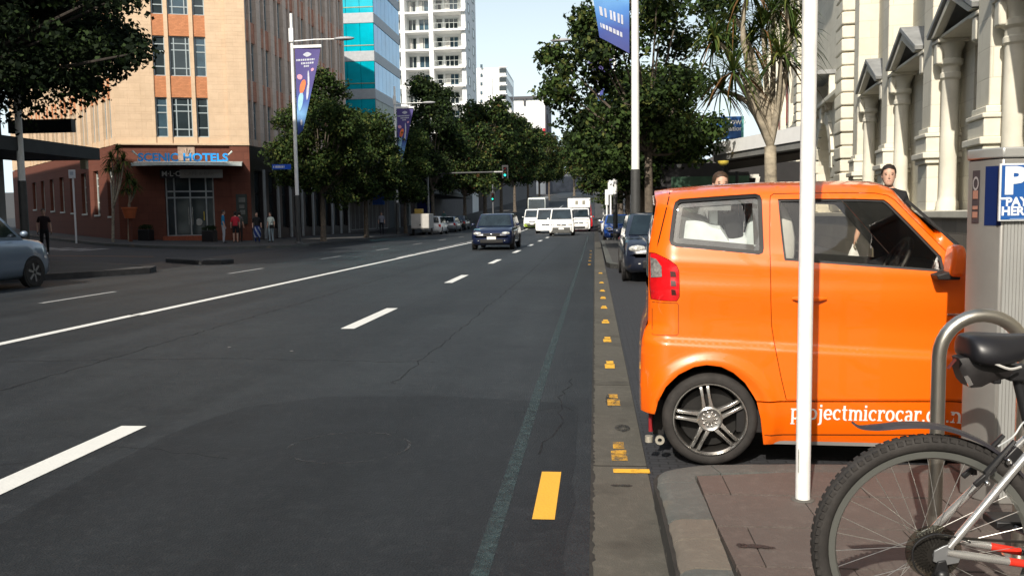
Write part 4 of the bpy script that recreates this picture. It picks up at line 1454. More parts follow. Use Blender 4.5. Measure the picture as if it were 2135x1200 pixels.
thb('wall', [(P1 - .06, uw0, -.5, .10, 5.55, ZTOP), (uw1, P2 + .06, -.5, .10, 5.55, ZTOP), (uw0, uw1, -.5, .10, 5.55, 5.6), (uw0, uw1, -.5, .10, 6.35, ZTOP)], STONE)
f = MB()
f.box(uw0, uw0 + .1, -.2, -.1, 5.6, 6.35); f.box(uw1 - .1, uw1, -.2, -.1, 5.6, 6.35); f.box(uw0 + .1, uw1 - .1, -.2, -.1, 5.6, 5.68); f.box(uw0 + .1, uw1 - .1, -.2, -.1, 6.27, 6.35); f.box(ua - .03, ua + .03, -.2, -.12, 5.68, 6.27)
wo_ = f.build('window', MAROON, th)
MB().box(uw0 + .05, uw1 - .05, -.18, -.16, 5.63, 6.32).build('pane', GLASSD, wo_)
thb('window_hood', [(uw0 - .35, uw1 + .35, .0, .75, 6.36, 6.52)], LEAD, .02)
thb('window_jamb', [(uw0 - .28, uw0 - .02, .05, .32, 5.56, 6.355)], STONEP, .02)
thb('window_jamb', [(uw1 + .02, uw1 + .28, .05, .32, 5.56, 6.355)], STONEP, .02)
thb('pavilion_cornice', [(P0 - .2, P3 + .2, -.4, 1.1, ZTOP, ZTOP + .6)], STONEP, .05)
thb('wall', [(P3 - .05, 64, -.5, .05, 1.26, ZTOP)], STONE)
for k in range(5):
    u0 = P3 + 2.2 + 4.6 * k
    for z0, z1 in ((1.9, 4.4), (6.2, 9.2)):
        f = MB()
        f.box(u0, u0 + .1, .04, .16, z0, z1); f.box(u0 + 1.5, u0 + 1.6, .04, .16, z0, z1); f.box(u0 + .1, u0 + 1.5, .04, .16, z0, z0 + .1); f.box(u0 + .1, u0 + 1.5, .04, .16, z1 - .1, z1)
        wo_ = f.build('window', MAROON, th)
        MB().box(u0 + .08, u0 + 1.52, .06, .08, z0 + .08, z1 - .08).build('pane', GLASSD, wo_)
        thb('window_hood', [(u0 - .25, u0 + 1.85, .04, .40, z1 + .05, z1 + .25)], STONEP, .02)
    thb('pilaster', [(u0 + 2.6, u0 + 3.2, .03, .36, 1.26, ZTOP)], STONE, .02)
thb('string_course', [(P3, 64, .04, .42, 5.45, 5.72)], STONEP, .03)
# crossed braces with an arched opening, high on the far end
xb = MB()
xb.bar((P3 + 1.2, .3, 6.9), (P3 + 3.4, .3, 9.6), .16, .16); xb.bar((P3 + 3.4, .34, 6.9), (P3 + 1.2, .34, 9.6), .16, .16)
xb.build('cross_brace', STONEP, th)

# ---------------------------------------------------------------- flat verandah and dark shopfront beyond the pavilion's foot
cv = thing('verandah', 'white-edged flat verandah roof over the footpath behind the cabbage tree', 'verandah', (6.0, 29, .13))
A_, B_, C_, D_ = atY(1672, 280, 25.4)[:2], atY(1488, 300, 31.0)[:2], (5.4, 36.5), (7.15, 29.6)
zt = atY(1672, 262, 25.4)[2]
MB().prism([A_, B_, C_, D_], zt - .62, zt - .42).build('edge_beam', mat('grey_verandah_beam', (.20, .20, .19), .7), cv)
MB().prism([(A_[0] - .03, A_[1] - .05), (B_[0] - .06, B_[1]), (C_[0], C_[1] + .05), (D_[0] + .05, D_[1])], zt - .42, zt).build('roof_sheet', mat('white_roof_sheet', (.82, .82, .80), .6, var=.03), cv)
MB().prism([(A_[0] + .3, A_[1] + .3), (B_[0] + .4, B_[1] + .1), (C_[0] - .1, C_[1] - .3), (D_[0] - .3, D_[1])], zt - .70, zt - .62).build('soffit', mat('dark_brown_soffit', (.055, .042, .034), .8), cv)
MB().lathe([(0.0, zt - .86), (.10, zt - .84), (.17, zt - .78), (.19, zt - .70)], 16, (atY(1508, 335, 29.5)[0], 29.5, 0)).build('ceiling_lamp', mat('yellow_lamp_bowl', (.75, .58, .10), .4), cv, smooth=True)
MB().lathe([(0.0, zt - .82), (.06, zt - .80), (.09, zt - .70)], 12, (atY(1413, 331, 31.5)[0], 31.0, 0)).build('ceiling_lamp', mat('white_lamp', (.8, .8, .78), .4), cv, smooth=True)
for p in (B_, C_):
    MB().tube([(p[0] + .5, p[1] + .4, .13), (p[0] + .5, p[1] + .4, zt - .7)], .07, 10).build('post', mat('dark_post', (.03, .03, .032), .5), cv)
sf = thing('shopfront', 'dark shopfront with a green panel and white window strip under the verandah', 'shopfront', (6, 39, .13))
MB().box(2.9, 9.4, 38.6, 44, .13, 3.6).build('wall', mat('near_black_wall', (.018, .017, .018), .7), sf)
a, c = atY(1400, 384, 38.5), atY(1562, 366, 38.5)
MB().box(a[0], c[0], 38.48, 38.62, 1.2, c[2]).build('green_panel', mat('bottle_green_panel', (.035, .09, .05), .6, var=.2), sf)
a, c = atY(1563, 390, 38.45), atY(1582, 363, 38.45)
q = MB().box(a[0], c[0], 38.4, 38.47, c[2] - .16, c[2]); q.bar((a[0] + .35, 38.43, c[2] - .1), (a[0] + .15, 38.43, 1.7), .07, .17)
q.build('white_figure_sign', mat('white_sign_paint', (.6, .58, .52), .7), sf)
bs = thing('sign_box', 'blue sign box with white lettering above the verandah', 'sign', (5, 35, 3.9))
a, c = atY(1478, 290, 35.5), atY(1545, 243, 35.5)
MB().box(a[0], c[0], 35.4, 35.9, a[2], c[2]).build('box', mat('sign_blue', (.015, .09, .30), .4, var=.1), bs)
MB().box(c[0], c[0] + .09, 35.38, 35.92, a[2], c[2]).build('edge_trim', mat('teal_trim', (.10, .36, .34), .5), bs)
MB().tube([(c[0] - .5, 35.7, a[2] + .05), (c[0] - .5, 35.7, 3.2)], .06).build('bracket', BLACKP, bs)
text_obj('sign_letters', 'Town', .34, MATS['white_lettering'], bs, (a[0] + .62, 35.395, a[2] + .55), extrude=.004, bold=.006)
text_obj('sign_letters', 'information', .25, MATS['white_lettering'], bs, (a[0] + .12, 35.395, a[2] + .30), extrude=.004, bold=.006)
# ================================================================ orange microcar, nose to the kerb
ORANGE = mat('orange_car_paint', (0.86, 0.135, 0.002), 0.35, 0.0, var=0.0, coat=1.0, spec=0.5)
DARKIN = mat('black_trim', (0.012, 0.011, 0.011), 0.55, var=.1)
RUBBER = mat('tyre_rubber', (0.030, 0.027, 0.025), 0.8, var=.2, scale=12, bump=.2, bscale=60)
GUN = mat('gunmetal_rim', (0.09, 0.085, 0.08), 0.3, 0.8, var=.05)
CHROME = mat('bright_chrome', (0.75, 0.75, 0.74), 0.12, 1.0, var=0)
CY0, CYW = 4.68, 0.70
CYC = CY0 + CYW
car = thing('microcar', 'small bright orange two-door microcar parked nose-in to the kerb', 'car', (1.4, CYC, 0.0))
CAR_TH = R(3.2)                     # the car stands not quite square to the street: nose swung towards the viewer
PIV = Vector((0.30, CY0, 0.0))
CAR_R = Matrix.Rotation(CAR_TH, 3, 'Z')              # world -> car frame
CAR_C = PIV + CAR_R @ (Vector((0, 0, CAM_H)) - PIV)  # eye position seen from the car frame
def to_world(o):
    """swing a finished thing from the car frame into the street"""
    o.location = PIV + CAR_R.inverted() @ (Vector(o.location) - PIV)
    o.rotation_euler = (0, 0, -CAR_TH)
def tumble(z):
    if z > 0.98: return 0.012 + 0.21 * (z - 0.98)
    if z < 0.42: return 0.05 * ((0.42 - z) / 0.25) ** 2
    return 0.012 * ((z - .42) / .56) ** 2
def trc(px, py):
    z = 0.8
    d = CAR_R @ Vector(ray(px, py))
    for _ in range(5):
        k = (CY0 + tumble(z) - CAR_C.y) / d.y
        x, z = CAR_C.x + d.x * k, CAR_C.z + d.z * k
    return (x, z)
def tr(pts): return [trc(*p) for p in pts]
roof_px = [(1366, 405), (1400, 400), (1500, 392), (1600, 387), (1700, 384.5), (1790, 383.5), (1843, 384.5), (1860, 389), (1873, 397), (1901, 428), (1955, 478), (2011, 530), (2052, 566)]
nose_px = [(2110, 582), (2190, 606), (2250, 640), (2282, 690), (2292, 760), (2292, 850), (2282, 888), (2252, 890)]
farch = [(2145 + 106 * math.cos(a), 884 - 118 * math.sin(a)) for a in np.linspace(0.0, math.pi, 19)][1:]
farch = [p for p in farch if p[1] < 836 or p[0] > 2145]
sill_top = [(2048, 835), (1900, 835), (1700, 835), (1577, 835)]
rarch = [(1569, 821), (1553, 797), (1529, 776), (1503, 763), (1473, 759), (1447, 763), (1415, 779), (1388, 805), (1372, 837), (1365, 864)]
rear_px = [(1336, 862), (1335, 800), (1336, 745), (1338, 715), (1344, 692), (1351, 680), (1352, 600), (1352.5, 540), (1353, 517), (1358.5, 480), (1365, 447), (1369, 420)]
body_out = tr(roof_px + nose_px + farch + sill_top + rarch + rear_px)
door_out = tr([(1606, 420), (1607.5, 409), (1614, 404.5), (1700, 403), (1760, 402.5), (1826, 403), (1851, 408), (1866, 418), (1910, 462), (1968, 520), (2030, 580), (2036, 640), (2036, 740), (2036, 832),
               (1900, 832), (1760, 832), (1640, 832), (1630, 790), (1620, 740), (1611, 680), (1608, 620), (1606.5, 560), (1605.5, 500)])
door_win = tr([(1622, 415), (1700, 414), (1780, 414), (1843, 416), (1853, 423), (1900, 470), (1963, 535), (1969, 567), (1860, 559), (1750, 551), (1635, 542.5), (1628, 480)])
qwin = tr([(1418, 416), (1500, 410), (1576, 405), (1584, 408), (1587, 416), (1589, 470), (1591, 517), (1589, 526), (1582, 529), (1500, 521), (1410, 513), (1400, 509), (1397, 500), (1399, 480), (1405, 436), (1409, 422)])
tail_l = tr([(1355, 528), (1367, 529), (1395, 542), (1410, 553), (1415, 565), (1416, 600), (1416, 619), (1411, 627), (1385, 627), (1358, 625.5), (1355, 600), (1354.5, 565)])
sill_out = tr([(1578, 838), (1700, 838), (1900, 838), (2048, 838), (2040, 880), (2036, 925), (1900, 925), (1750, 925), (1591, 924), (1586, 872)])
RX = min(p[0] for p in body_out)
wc_r = trc(1481, 876)
wc_f = (trc(2145, 876)[0], wc_r[1])
roofline = sorted(tr(roof_px))
def ztop(x):
    for i in range(len(roofline) - 1):
        if roofline[i][0] <= x <= roofline[i + 1][0]:
            t_ = (x - roofline[i][0]) / max(roofline[i + 1][0] - roofline[i][0], 1e-5)
            return roofline[i][1] + t_ * (roofline[i + 1][1] - roofline[i][1])
    return roofline[0][1] if x < roofline[0][0] else (roofline[-1][1] if x < roofline[-1][0] + .02 else 9)
rearline = sorted([(p[1], p[0]) for p in tr(rear_px + [(1366, 405)])])
def xrear(z):
    return float(np.interp(z, [q[0] for q in rearline], [q[1] for q in rearline]))
cr0, cr1 = trc(1367, 711), trc(2010, 746)
def sst(a, b, t):
    t = min(max((t - a) / (b - a), 0), 1)
    return t * t * (3 - 2 * t)
def side_y(x, z):
    o = tumble(z)
    d = ztop(x) - z
    if d < .085 and x < roofline[-3][0]: o += 0.085 * (1 - max(d, 0) / .085) ** 2
    dr = x - xrear(z)
    if dr < .15: o += 0.10 * (1 - max(dr, 0) / .15) ** 2.2
    # swage line: body steps outwards below it
    zc = cr0[1] + (cr1[1] - cr0[1]) * (x - cr0[0]) / (cr1[0] - cr0[0])
    o += 0.026 * sst(zc - .010, zc + .018, z) * sst(RX - .05, RX + .12, x) * (1 - sst(zc + .1, zc + .32, z))
    # shoulder under the windows
    zb = 1.235 - .055 * (x - .4)
    o -= 0.016 * math.exp(-((z - zb + .10) / .055) ** 2) if z < 1.3 else 0
    for wc in (wc_r, wc_f):
        r_ = math.hypot(x - wc[0], z - wc[1])
        o -= 0.022 * math.exp(-((r_ - .325) / .034) ** 2) * sst(-.25, .05, z - wc[1] + .12)
    if x > 2.35: o += 0.12 * ((x - 2.35) / .45) ** 2
    return CY0 + o
def inside_np(P, poly):
    c = np.zeros(len(P), bool)
    n = len(poly)
    x, y = P[:, 0], P[:, 1]
    for i in range(n):
        a, b = poly[i], poly[i - 1]
        if a[1] == b[1]: continue
        c ^= ((a[1] > y) != (b[1] > y)) & (x < (b[0] - a[0]) * (y - a[1]) / (b[1] - a[1]) + a[0])
    return c
def inside(p, poly):
    c = False
    n = len(poly)
    for i in range(n):
        a, b = poly[i], poly[i - 1]
        if (a[1] > p[1]) != (b[1] > p[1]) and p[0] < (b[0] - a[0]) * (p[1] - a[1]) / (b[1] - a[1] + 1e-12) + a[0]:
            c = not c
    return c
def densify(poly, step=.03):
    out = []
    n = len(poly)
    for i in range(n):
        a, b = poly[i], poly[(i + 1) % n]
        m_ = max(1, int(math.hypot(b[0] - a[0], b[1] - a[1]) / step))
        for k in range(m_): out.append((a[0] + (b[0] - a[0]) * k / m_, a[1] + (b[1] - a[1]) * k / m_))
    return out
def shrink(poly, d):
    n = len(poly)
    ar = sum(poly[i][0] * poly[(i + 1) % n][1] - poly[(i + 1) % n][0] * poly[i][1] for i in range(n))
    s_ = 1 if ar > 0 else -1
    out = []
    for i in range(n):
        a, b, c = Vector(poly[i - 1]), Vector(poly[i]), Vector(poly[(i + 1) % n])
        e1, e2 = (b - a), (c - b)
        e1 = e1.normalized() if e1.length > 1e-9 else Vector((1, 0))
        e2 = e2.normalized() if e2.length > 1e-9 else e1
        n1, n2 = Vector((-e1.y, e1.x)) * s_, Vector((-e2.y, e2.x)) * s_
        nn = (n1 + n2)
        nn = nn.normalized() if nn.length > .2 else n1
        k = 1 / max(nn.dot(n1), .5)
        out.append((b.x + nn.x * d * k, b.y + nn.y * d * k))
    return out
def panel(name, outer, holes, m_, side=1, off=0.0, thick=0.025, step=.032, parent=None, yfun=None, inner_m=None):
    yf = yfun or side_y
    loops = [densify(outer, step)] + [densify(h, step) for h in holes]
    pts, edges = [], []
    for lp in loops:
        s0 = len(pts)
        pts += lp
        edges += [(s0 + i, s0 + (i + 1) % len(lp)) for i in range(len(lp))]
    xs_, zs_ = [p[0] for p in outer], [p[1] for p in outer]
    nb_ = len(pts)
    bpts = np.array(pts)
    gp = []
    for r_, x in enumerate(np.arange(min(xs_) + step / 2, max(xs_), step * .9)):
        for z in np.arange(min(zs_) + step * (.25 if r_ % 2 else .7), max(zs_), step):
            gp.append((x, z))
    if gp:
        gp = np.array(gp)
        ok = inside_np(gp, loops[0])
        for h in loops[1:]: ok &= ~inside_np(gp, h)
        gp = gp[ok]
        if len(gp):
            d2 = ((gp[:, None, :] - bpts[None, :, :]) ** 2).sum(2).min(1)
            pts += [tuple(q) for q in gp[d2 > (step * .45) ** 2]]
    res = delaunay_2d_cdt([Vector(p) for p in pts], edges, [], 0, 1e-7)
    V, FF, orig = res[0], res[2], res[3]
    b = MB()
    def P(v_, o_): 
        yv = yf(v_.x, v_.y) + o_
        return (v_.x, yv if side > 0 else 2 * CYC - yv, v_.y)
    cen = np.array([[sum(V[i].x for i in f) / 3, sum(V[i].y for i in f) / 3] for f in FF])
    ok = inside_np(cen, loops[0])
    for h in loops[1:]: ok &= ~inside_np(cen, h)
    keep = [tuple(f) for f, k_ in zip(FF, ok) if k_]
    n = len(V)
    b.v = [P(v_, off) for v_ in V] + [P(v_, off + thick) for v_ in V]
    from collections import Counter
    ec = Counter()
    for f in keep:
        for i in range(3):
            ec[(f[i], f[(i + 1) % 3])] += 1
    for f in keep:
        b.f.append(list(f) if side > 0 else list(f[::-1])); b.mi.append(0)
        b.f.append([i + n for i in (f[::-1] if side > 0 else f)]); b.mi.append(1)
    for (i, j) in ec:
        if (j, i) not in ec:
            q = [j, i, i + n, j + n]
            b.f.append(q if side > 0 else q[::-1]); b.mi.append(0)
    o = b.build(name, [m_, inner_m or DARKIN], parent or car, fix=False)
    me = o.data
    me.polygons.foreach_set('use_smooth', [True] * len(me.polygons))
    me.set_sharp_from_angle(angle=R(50))
    return o
for sd_ in (1, -1):
    body = panel('body_side', body_out, [shrink(door_out, -.0035), shrink(qwin, -.004), shrink(tail_l, -.003)], ORANGE, sd_, step=.02 if sd_ > 0 else .04)
    door = panel('door', door_out, [door_win], ORANGE, sd_, step=.02 if sd_ > 0 else .04)
    panel('sill_panel', sill_out, [], ORANGE, sd_)
# glass
CG = glassmat('tinted_car_glass', (0.96, 0.95, 0.92), 0.95)
CGQ = glassmat('quarter_glass', (0.95, 0.97, 0.96), 0.96)
for sd_ in (1, -1):
    g1 = panel('door_window', shrink(door_win, -.012), [], CG, sd_, off=.016, thick=.004, step=.08, inner_m=CG)
    g2 = panel('quarter_window', qwin, [], CGQ, sd_, off=.010, thick=.004, step=.06, inner_m=CGQ)
    panel('window_rubber', shrink(qwin, -.003), [shrink(qwin, .016)], DARKIN, sd_, off=.004, thick=.016, step=.05, parent=g2)
    panel('window_rubber', shrink(door_win, -.004), [shrink(door_win, .012)], DARKIN, sd_, off=.010, thick=.018, step=.05, parent=g1)
    panel('window_tint_band', shrink(qwin, .016), [shrink(qwin, .045)], mat('grey_ceramic_band', (.10, .09, .095), .5, alpha=.85), sd_, off=.017, thick=.002, step=.06, parent=g2)
# dark tailgate seam on the rear pillar and fuel-flap outline
seam = tr([(1398, 400), (1370, 516)])
def on_side(x, z, o=0.0): return (x, side_y(x, z) + o, z)
def strip_line(name, pts, wd, m_, parent=car, lift=-.0012):
    b = MB()
    pts = densify(pts + [pts[-1]], .03)
    pts = [p for i, p in enumerate(pts) if i == 0 or p != pts[i - 1]]
    L = []
    for i, p in enumerate(pts):
        a, c = Vector(pts[max(i - 1, 0)]), Vector(pts[min(i + 1, len(pts) - 1)])
        t_ = (c - a).normalized()
        nn = Vector((-t_.y, t_.x)) * wd / 2
        L.append((on_side(p[0] + nn.x, p[1] + nn.y, lift), on_side(p[0] - nn.x, p[1] - nn.y, lift)))
    for i in range(len(L) - 1):
        b.quad(L[i][0], L[i + 1][0], L[i + 1][1], L[i][1])
    return b.build(name, m_, parent, fix=False)
strip_line('tailgate_seam', seam, .006, DARKIN)
fl_ = tr([(1360, 632), (1412, 632), (1415, 636), (1415, 696), (1411, 700), (1360, 700)])
strip_line('access_flap_outline', fl_, .0035, mat('seam_shadow', (.16, .035, .003), .6))
strip_line('sill_crease', tr([(1593, 905), (1800, 906), (2035, 906)]), .006, MATS['seam_shadow'])
# tail light: red lens, clear upper lens, three dark reflectors
RED = mat('red_lens', (0.62, 0.008, 0.012), .12, var=.12, scale=14, coat=.8)
CLEAR = mat('clear_lens', (0.42, 0.40, 0.38), .12, .4, var=.35, scale=30, coat=.8)
for sd_ in (1, -1):
    tl = panel('tail_light', tail_l, [], RED, sd_, off=-.004, thick=.03, step=.025)
    panel('clear_lens', tr([(1356, 537), (1368, 540), (1379, 555), (1380, 577), (1357, 580)]), [], CLEAR, sd_, off=-.009, thick=.006, step=.02, parent=tl)
    for yy_ in (571, 590.5, 609):
        panel('reflector', tr([(1397 + (yy_ - 571) * .06, yy_ - 6), (1408, yy_ - 5), (1410, yy_ + 5.5), (1398 + (yy_ - 571) * .06, yy_ + 5.5)]), [], mat('dark_reflector', (.05, .008, .006), .4), sd_, off=-.007, thick=.004, step=.02, parent=tl)
# cross-car skins: roof, rear, windscreen, bonnet, nose - lofted from one side's edge to the other
def cross(name, line, m_, crown=0.0, bulge=(0, 0), n=14, parent=car, smooth='all', off=0.0, shift=(0, -.02)):
    rows = []
    for (x, z) in line:
        y0 = side_y(x, z) + off
        y1 = 2 * CYC - y0
        row = []
        for k in range(n + 1):
            t_ = k / n
            s_ = 4 * t_ * (1 - t_)
            s2 = 1 - abs(2 * t_ - 1) ** 3
            row.append((x + bulge[0] * s2, y0 + (y1 - y0) * t_, z + crown * s2 + bulge[1] * s_))
        rows.append(row)
    b = MB()
    b.loft(rows, 0, closed=False, cap=False)
    nv = len(b.v)
    lo = [[(p[0] + shift[0], p[1], p[2] + shift[1]) for p in r_] for r_ in rows]
    b.loft([r_[::-1] for r_ in lo], 1, closed=False, cap=False)
    o = b.build(name, [m_, DARKIN], parent, smooth=smooth, fix=False)
    return o
roof_line = sorted(tr(roof_px[:9]))
roof_line = [(x, z - .001) for x, z in roof_line]
cross('roof', roof_line, ORANGE, crown=.035)
rl = [(z_, x_) for z_, x_ in rearline]
rear_pts = [(xrear(z), z) for z in np.linspace(rearline[0][0], rearline[-1][0], 22)]
low = [p for p in rear_pts if p[1] < 1.02]
mid = [p for p in rear_pts if 1.0 <= p[1] <= 1.40]
hi = [p for p in rear_pts if p[1] > 1.38]
cross('tailgate', low[::-1], ORANGE, bulge=(-.012, 0), shift=(.02, 0))
rg = cross('rear_window', mid[::-1], mat('dark_rear_glass', (.02, .02, .022), .05, spec=.8), bulge=(-.012, 0), shift=(.02, 0))
cross('tailgate_top', hi[::-1], ORANGE, bulge=(-.012, 0), shift=(.02, 0))
ws = tr([(1873, 397), (1901, 428), (1955, 478), (2011, 530), (2052, 566)])
wsi = [(x + .0, z) for x, z in ws]
cross('windscreen', wsi, glassmat('windscreen_glass', (.92, .95, .92), .92), bulge=(.05, 0), shift=(-.004, 0))
bn = tr([(2052, 566)] + nose_px[:4])
cross('bonnet', bn, ORANGE, crown=.03)
cross('front_panel', tr(nose_px[3:7]), ORANGE, bulge=(.05, 0), shift=(-.02, 0))
for s_ in (0, 1):
    yv = CY0 + .22 + s_ * (2 * CYW - .44)
    MB().ball((trc(2282, 700)[0] + .02, yv, .72), (.05, .11, .08), 14, 8).build('headlight', CLEAR, car, smooth='all')
# under-body, wheel housings, rocker
zf = .20
x0, x1 = trc(1400, 800)[0], trc(2240, 800)[0]
MB().box(x0 + .35, x1 - .36, CY0 + .06, 2 * CYC - CY0 - .06, zf, zf + .12).build('floor_pan', DARKIN, car)
MB().box(trc(1598, 928)[0], trc(2030, 928)[0], CY0 + .055, CY0 + .085, zf - .03, trc(1700, 926)[1]).build('rocker_strip', mat('grey_rocker', (.20, .19, .18), .5), car)
for wc in (wc_r, wc_f):
    for sg in (1, -1):
        b = MB()
        yv0, yv1 = CY0 + .035, CY0 + .40
        if sg < 0: yv0, yv1 = 2 * CYC - yv0, 2 * CYC - yv1
        ring = [(wc[0] + .315 * math.cos(a), wc[1] - .0 + .315 * math.sin(a)) for a in np.linspace(-.25, math.pi + .25, 21)]
        b.loft([[(p[0], yv0, p[1]) for p in ring], [(p[0], yv1, p[1]) for p in ring]], 0, closed=False, cap=False)
        b.add([(p[0], yv1, p[1]) for p in ring], [tuple(range(21))])
        b.build('wheel_housing', DARKIN, car, fix=False)
MB().box(RX + .07, RX + .13, CY0 + .2, 2 * CYC - CY0 - .2, .14, .34).build('rear_valance', DARKIN, car)
b = MB()
ex = trc(1353, 905)
b.tube([(ex[0] + .01, CY0 + .12, ex[1] + .10), (ex[0] + .01, CY0 + .12, ex[1] - .0)], .012, 10); b.build('red_tow_post', mat('dull_red', (.28, .015, .02), .5), car)
b = MB()
b.tube([(ex[0], CY0 + .10, ex[1] - .02), (ex[0], CY0 + .10, ex[1] - .055)], .022, 10)
b.lathe([(.012, -.01), (.026, -.01), (.026, .01), (.012, .01)], 12, (ex[0] + .06, CY0 + .09, ex[1] - .04), 'y', closed=True)
b.build('tow_fitting', mat('cream_steel', (.55, .52, .44), .4, .5), car, smooth=True)
# interior
SEAT = mat('charcoal_seat_cloth', (.022, .020, .020), .9, var=.2, scale=30)
def seat(xc, yc):
    b = MB()
    b.box(xc - .22, xc + .26, yc - .23, yc + .23, .42, .58)
    b.build('seat', SEAT, car, bevel=.05)
    b = MB()
    b.prism_y([(xc - .30, .56), (xc - .16, .56), (xc - .34, 1.22), (xc - .44, 1.20)], yc - .22, yc + .22)
    b.build('seat_back', SEAT, car, bevel=.05)
    b = MB()
    b.prism_y([(xc - .40, 1.22), (xc - .31, 1.23), (xc - .35, 1.40), (xc - .44, 1.39)], yc - .12, yc + .12)
    b.build('headrest', SEAT, car, bevel=.03)
sx_ = trc(1700, 600)[0]
for yc in (CY0 + .38, 2 * CYC - CY0 - .38): seat(sx_ - .02, yc)
dx = trc(1960, 560)
b = MB()
b.prism_y([(dx[0] - .10, .55), (dx[0] + .30, .55), (dx[0] + .32, dx[1] - .05), (dx[0] + .10, dx[1] + .03), (dx[0] - .08, dx[1] - .04)], CY0 + .08, 2 * CYC - CY0 - .08)
b.build('dashboard', DARKIN, car, bevel=.04)
swc = trc(1893, 545)
b = MB()
b.lathe([(.165 + .014 * math.cos(a), .014 * math.sin(a)) for a in np.linspace(0, 2 * math.pi, 9)[:-1]], 28, (0, 0, 0), 'z', closed=True)
mrot = Matrix.Rotation(R(-62), 4, 'Y')
b.tube([(-.15, 0, 0), (.15, 0, 0)], .014, 6); b.tube([(0, 0, 0), (0, -.15, 0)], .014, 6); b.ball((0, 0, 0), (.05, .05, .02))
b.v = [tuple(mrot @ Vector(v_) + Vector((swc[0] + .02, CY0 + .38, swc[1] - .04))) for v_ in b.v]
b.tube([(swc[0] + .03, CY0 + .38, swc[1] - .05), (swc[0] + .25, CY0 + .38, swc[1] - .16)], .025, 8)
b.build('steering_wheel', DARKIN, car, smooth=True)
b = MB().box(trc(1640, 500)[0], trc(1840, 500)[0], CY0 + .16, 2 * CYC - CY0 - .16, 1.475, 1.482)
b.build('headlining', DARKIN, car)
# wheels
def micro_wheel(wc, sg):
    yf_ = CY0 + .035 if sg > 0 else 2 * CYC - CY0 - .035
    w_ = MB()
    prof = [(.195, .012), (.205, .0), (.225, -.004), (.243, .004), (.254, .020), (.257, .045), (.257, .125), (.250, .15), (.22, .16), (.195, .15)]
    w_.lathe([(r_, h * sg) for r_, h in prof], 48, (wc[0], yf_, wc[1]), 'y', closed=True)
    t_ = w_.build('wheel', RUBBER, car, smooth=True)
    rm = MB()
    rm.lathe([(r_, h * sg) for r_, h in [(.196, .004), (.200, .002), (.198, .014), (.185, .022), (.178, .06), (.172, .11), (.196, .14)]], 48, (wc[0], yf_, wc[1]), 'y')
    rm.build('rim', GUN, t_, smooth=True)
    rb_ = MB().lathe([(r_, h * sg) for r_, h in [(.0, .085), (.16, .085), (.175, .11)]], 32, (wc[0], yf_, wc[1]), 'y')
    rb_.build('brake_disc', mat('dark_brake', (.018, .017, .016), .6, .4), t_, smooth=True)
    rl_ = MB().lathe([(r_, h * sg) for r_, h in [(.189, .0035), (.1935, -.003), (.199, -.003), (.2005, .004)]], 48, (wc[0], yf_, wc[1]), 'y')
    rl_.build('rim_lip', mat('polished_lip', (.62, .61, .58), .18, .95, var=0), t_, smooth=True)
    for k in range(5):
        a = R(100) + k * 2 * math.pi / 5
        for s2 in (-1, 1):
            ca, sa = math.cos(a), math.sin(a)
            def q(r_, o_, h): return (wc[0] + r_ * ca - o_ * sa, yf_ + h * sg, wc[1] + r_ * sa + o_ * ca)
            sp = MB()
            i0, i1 = s2 * .020, s2 * .018
            ring0 = [q(.050, i0 - .012, .012), q(.050, i0 + .012, .012), q(.050, i0 + .012, .05), q(.050, i0 - .012, .05)]
            ring1 = [q(.12, i1 - .008, .006), q(.12, i1 + .008, .006), q(.12, i1 + .008, .05), q(.12, i1 - .008, .05)]
            ring2 = [q(.172, i1 - .009, .008), q(.172, i1 + .009, .008), q(.172, i1 + .009, .05), q(.172, i1 - .009, .05)]
            ring3 = [q(.190, i1 * 1.1 - .010, .016), q(.190, i1 * 1.1 + .010, .016), q(.190, i1 * 1.1 + .010, .06), q(.190, i1 * 1.1 - .010, .06)]
            sp.loft([ring0, ring1, ring2, ring3])
            sp.build('spoke', mat('polished_spoke', (.70, .68, .64), .20, .9, var=.05), t_, bevel=.003)
    hb = MB().lathe([(r_, h * sg) for r_, h in [(.0, -.004), (.018, -.003), (.022, .004), (.030, .012), (.046, .012), (.060, .006), (.068, .010), (.068, .05)]], 30, (wc[0], yf_, wc[1]), 'y')
    hb.build('hub_cap', MATS['polished_spoke'], t_, smooth=True)
    for k in range(10):
        a = 2 * math.pi * k / 10
        MB().ball((wc[0] + .038 * math.cos(a), yf_ + .010 * sg, wc[1] + .038 * math.sin(a)), (.0065, .006, .0065), 8, 5).build('wheel_bolt', CHROME, t_, smooth='all')
for wc in (wc_r, wc_f):
    for sg in (1, -1): micro_wheel(wc, sg)
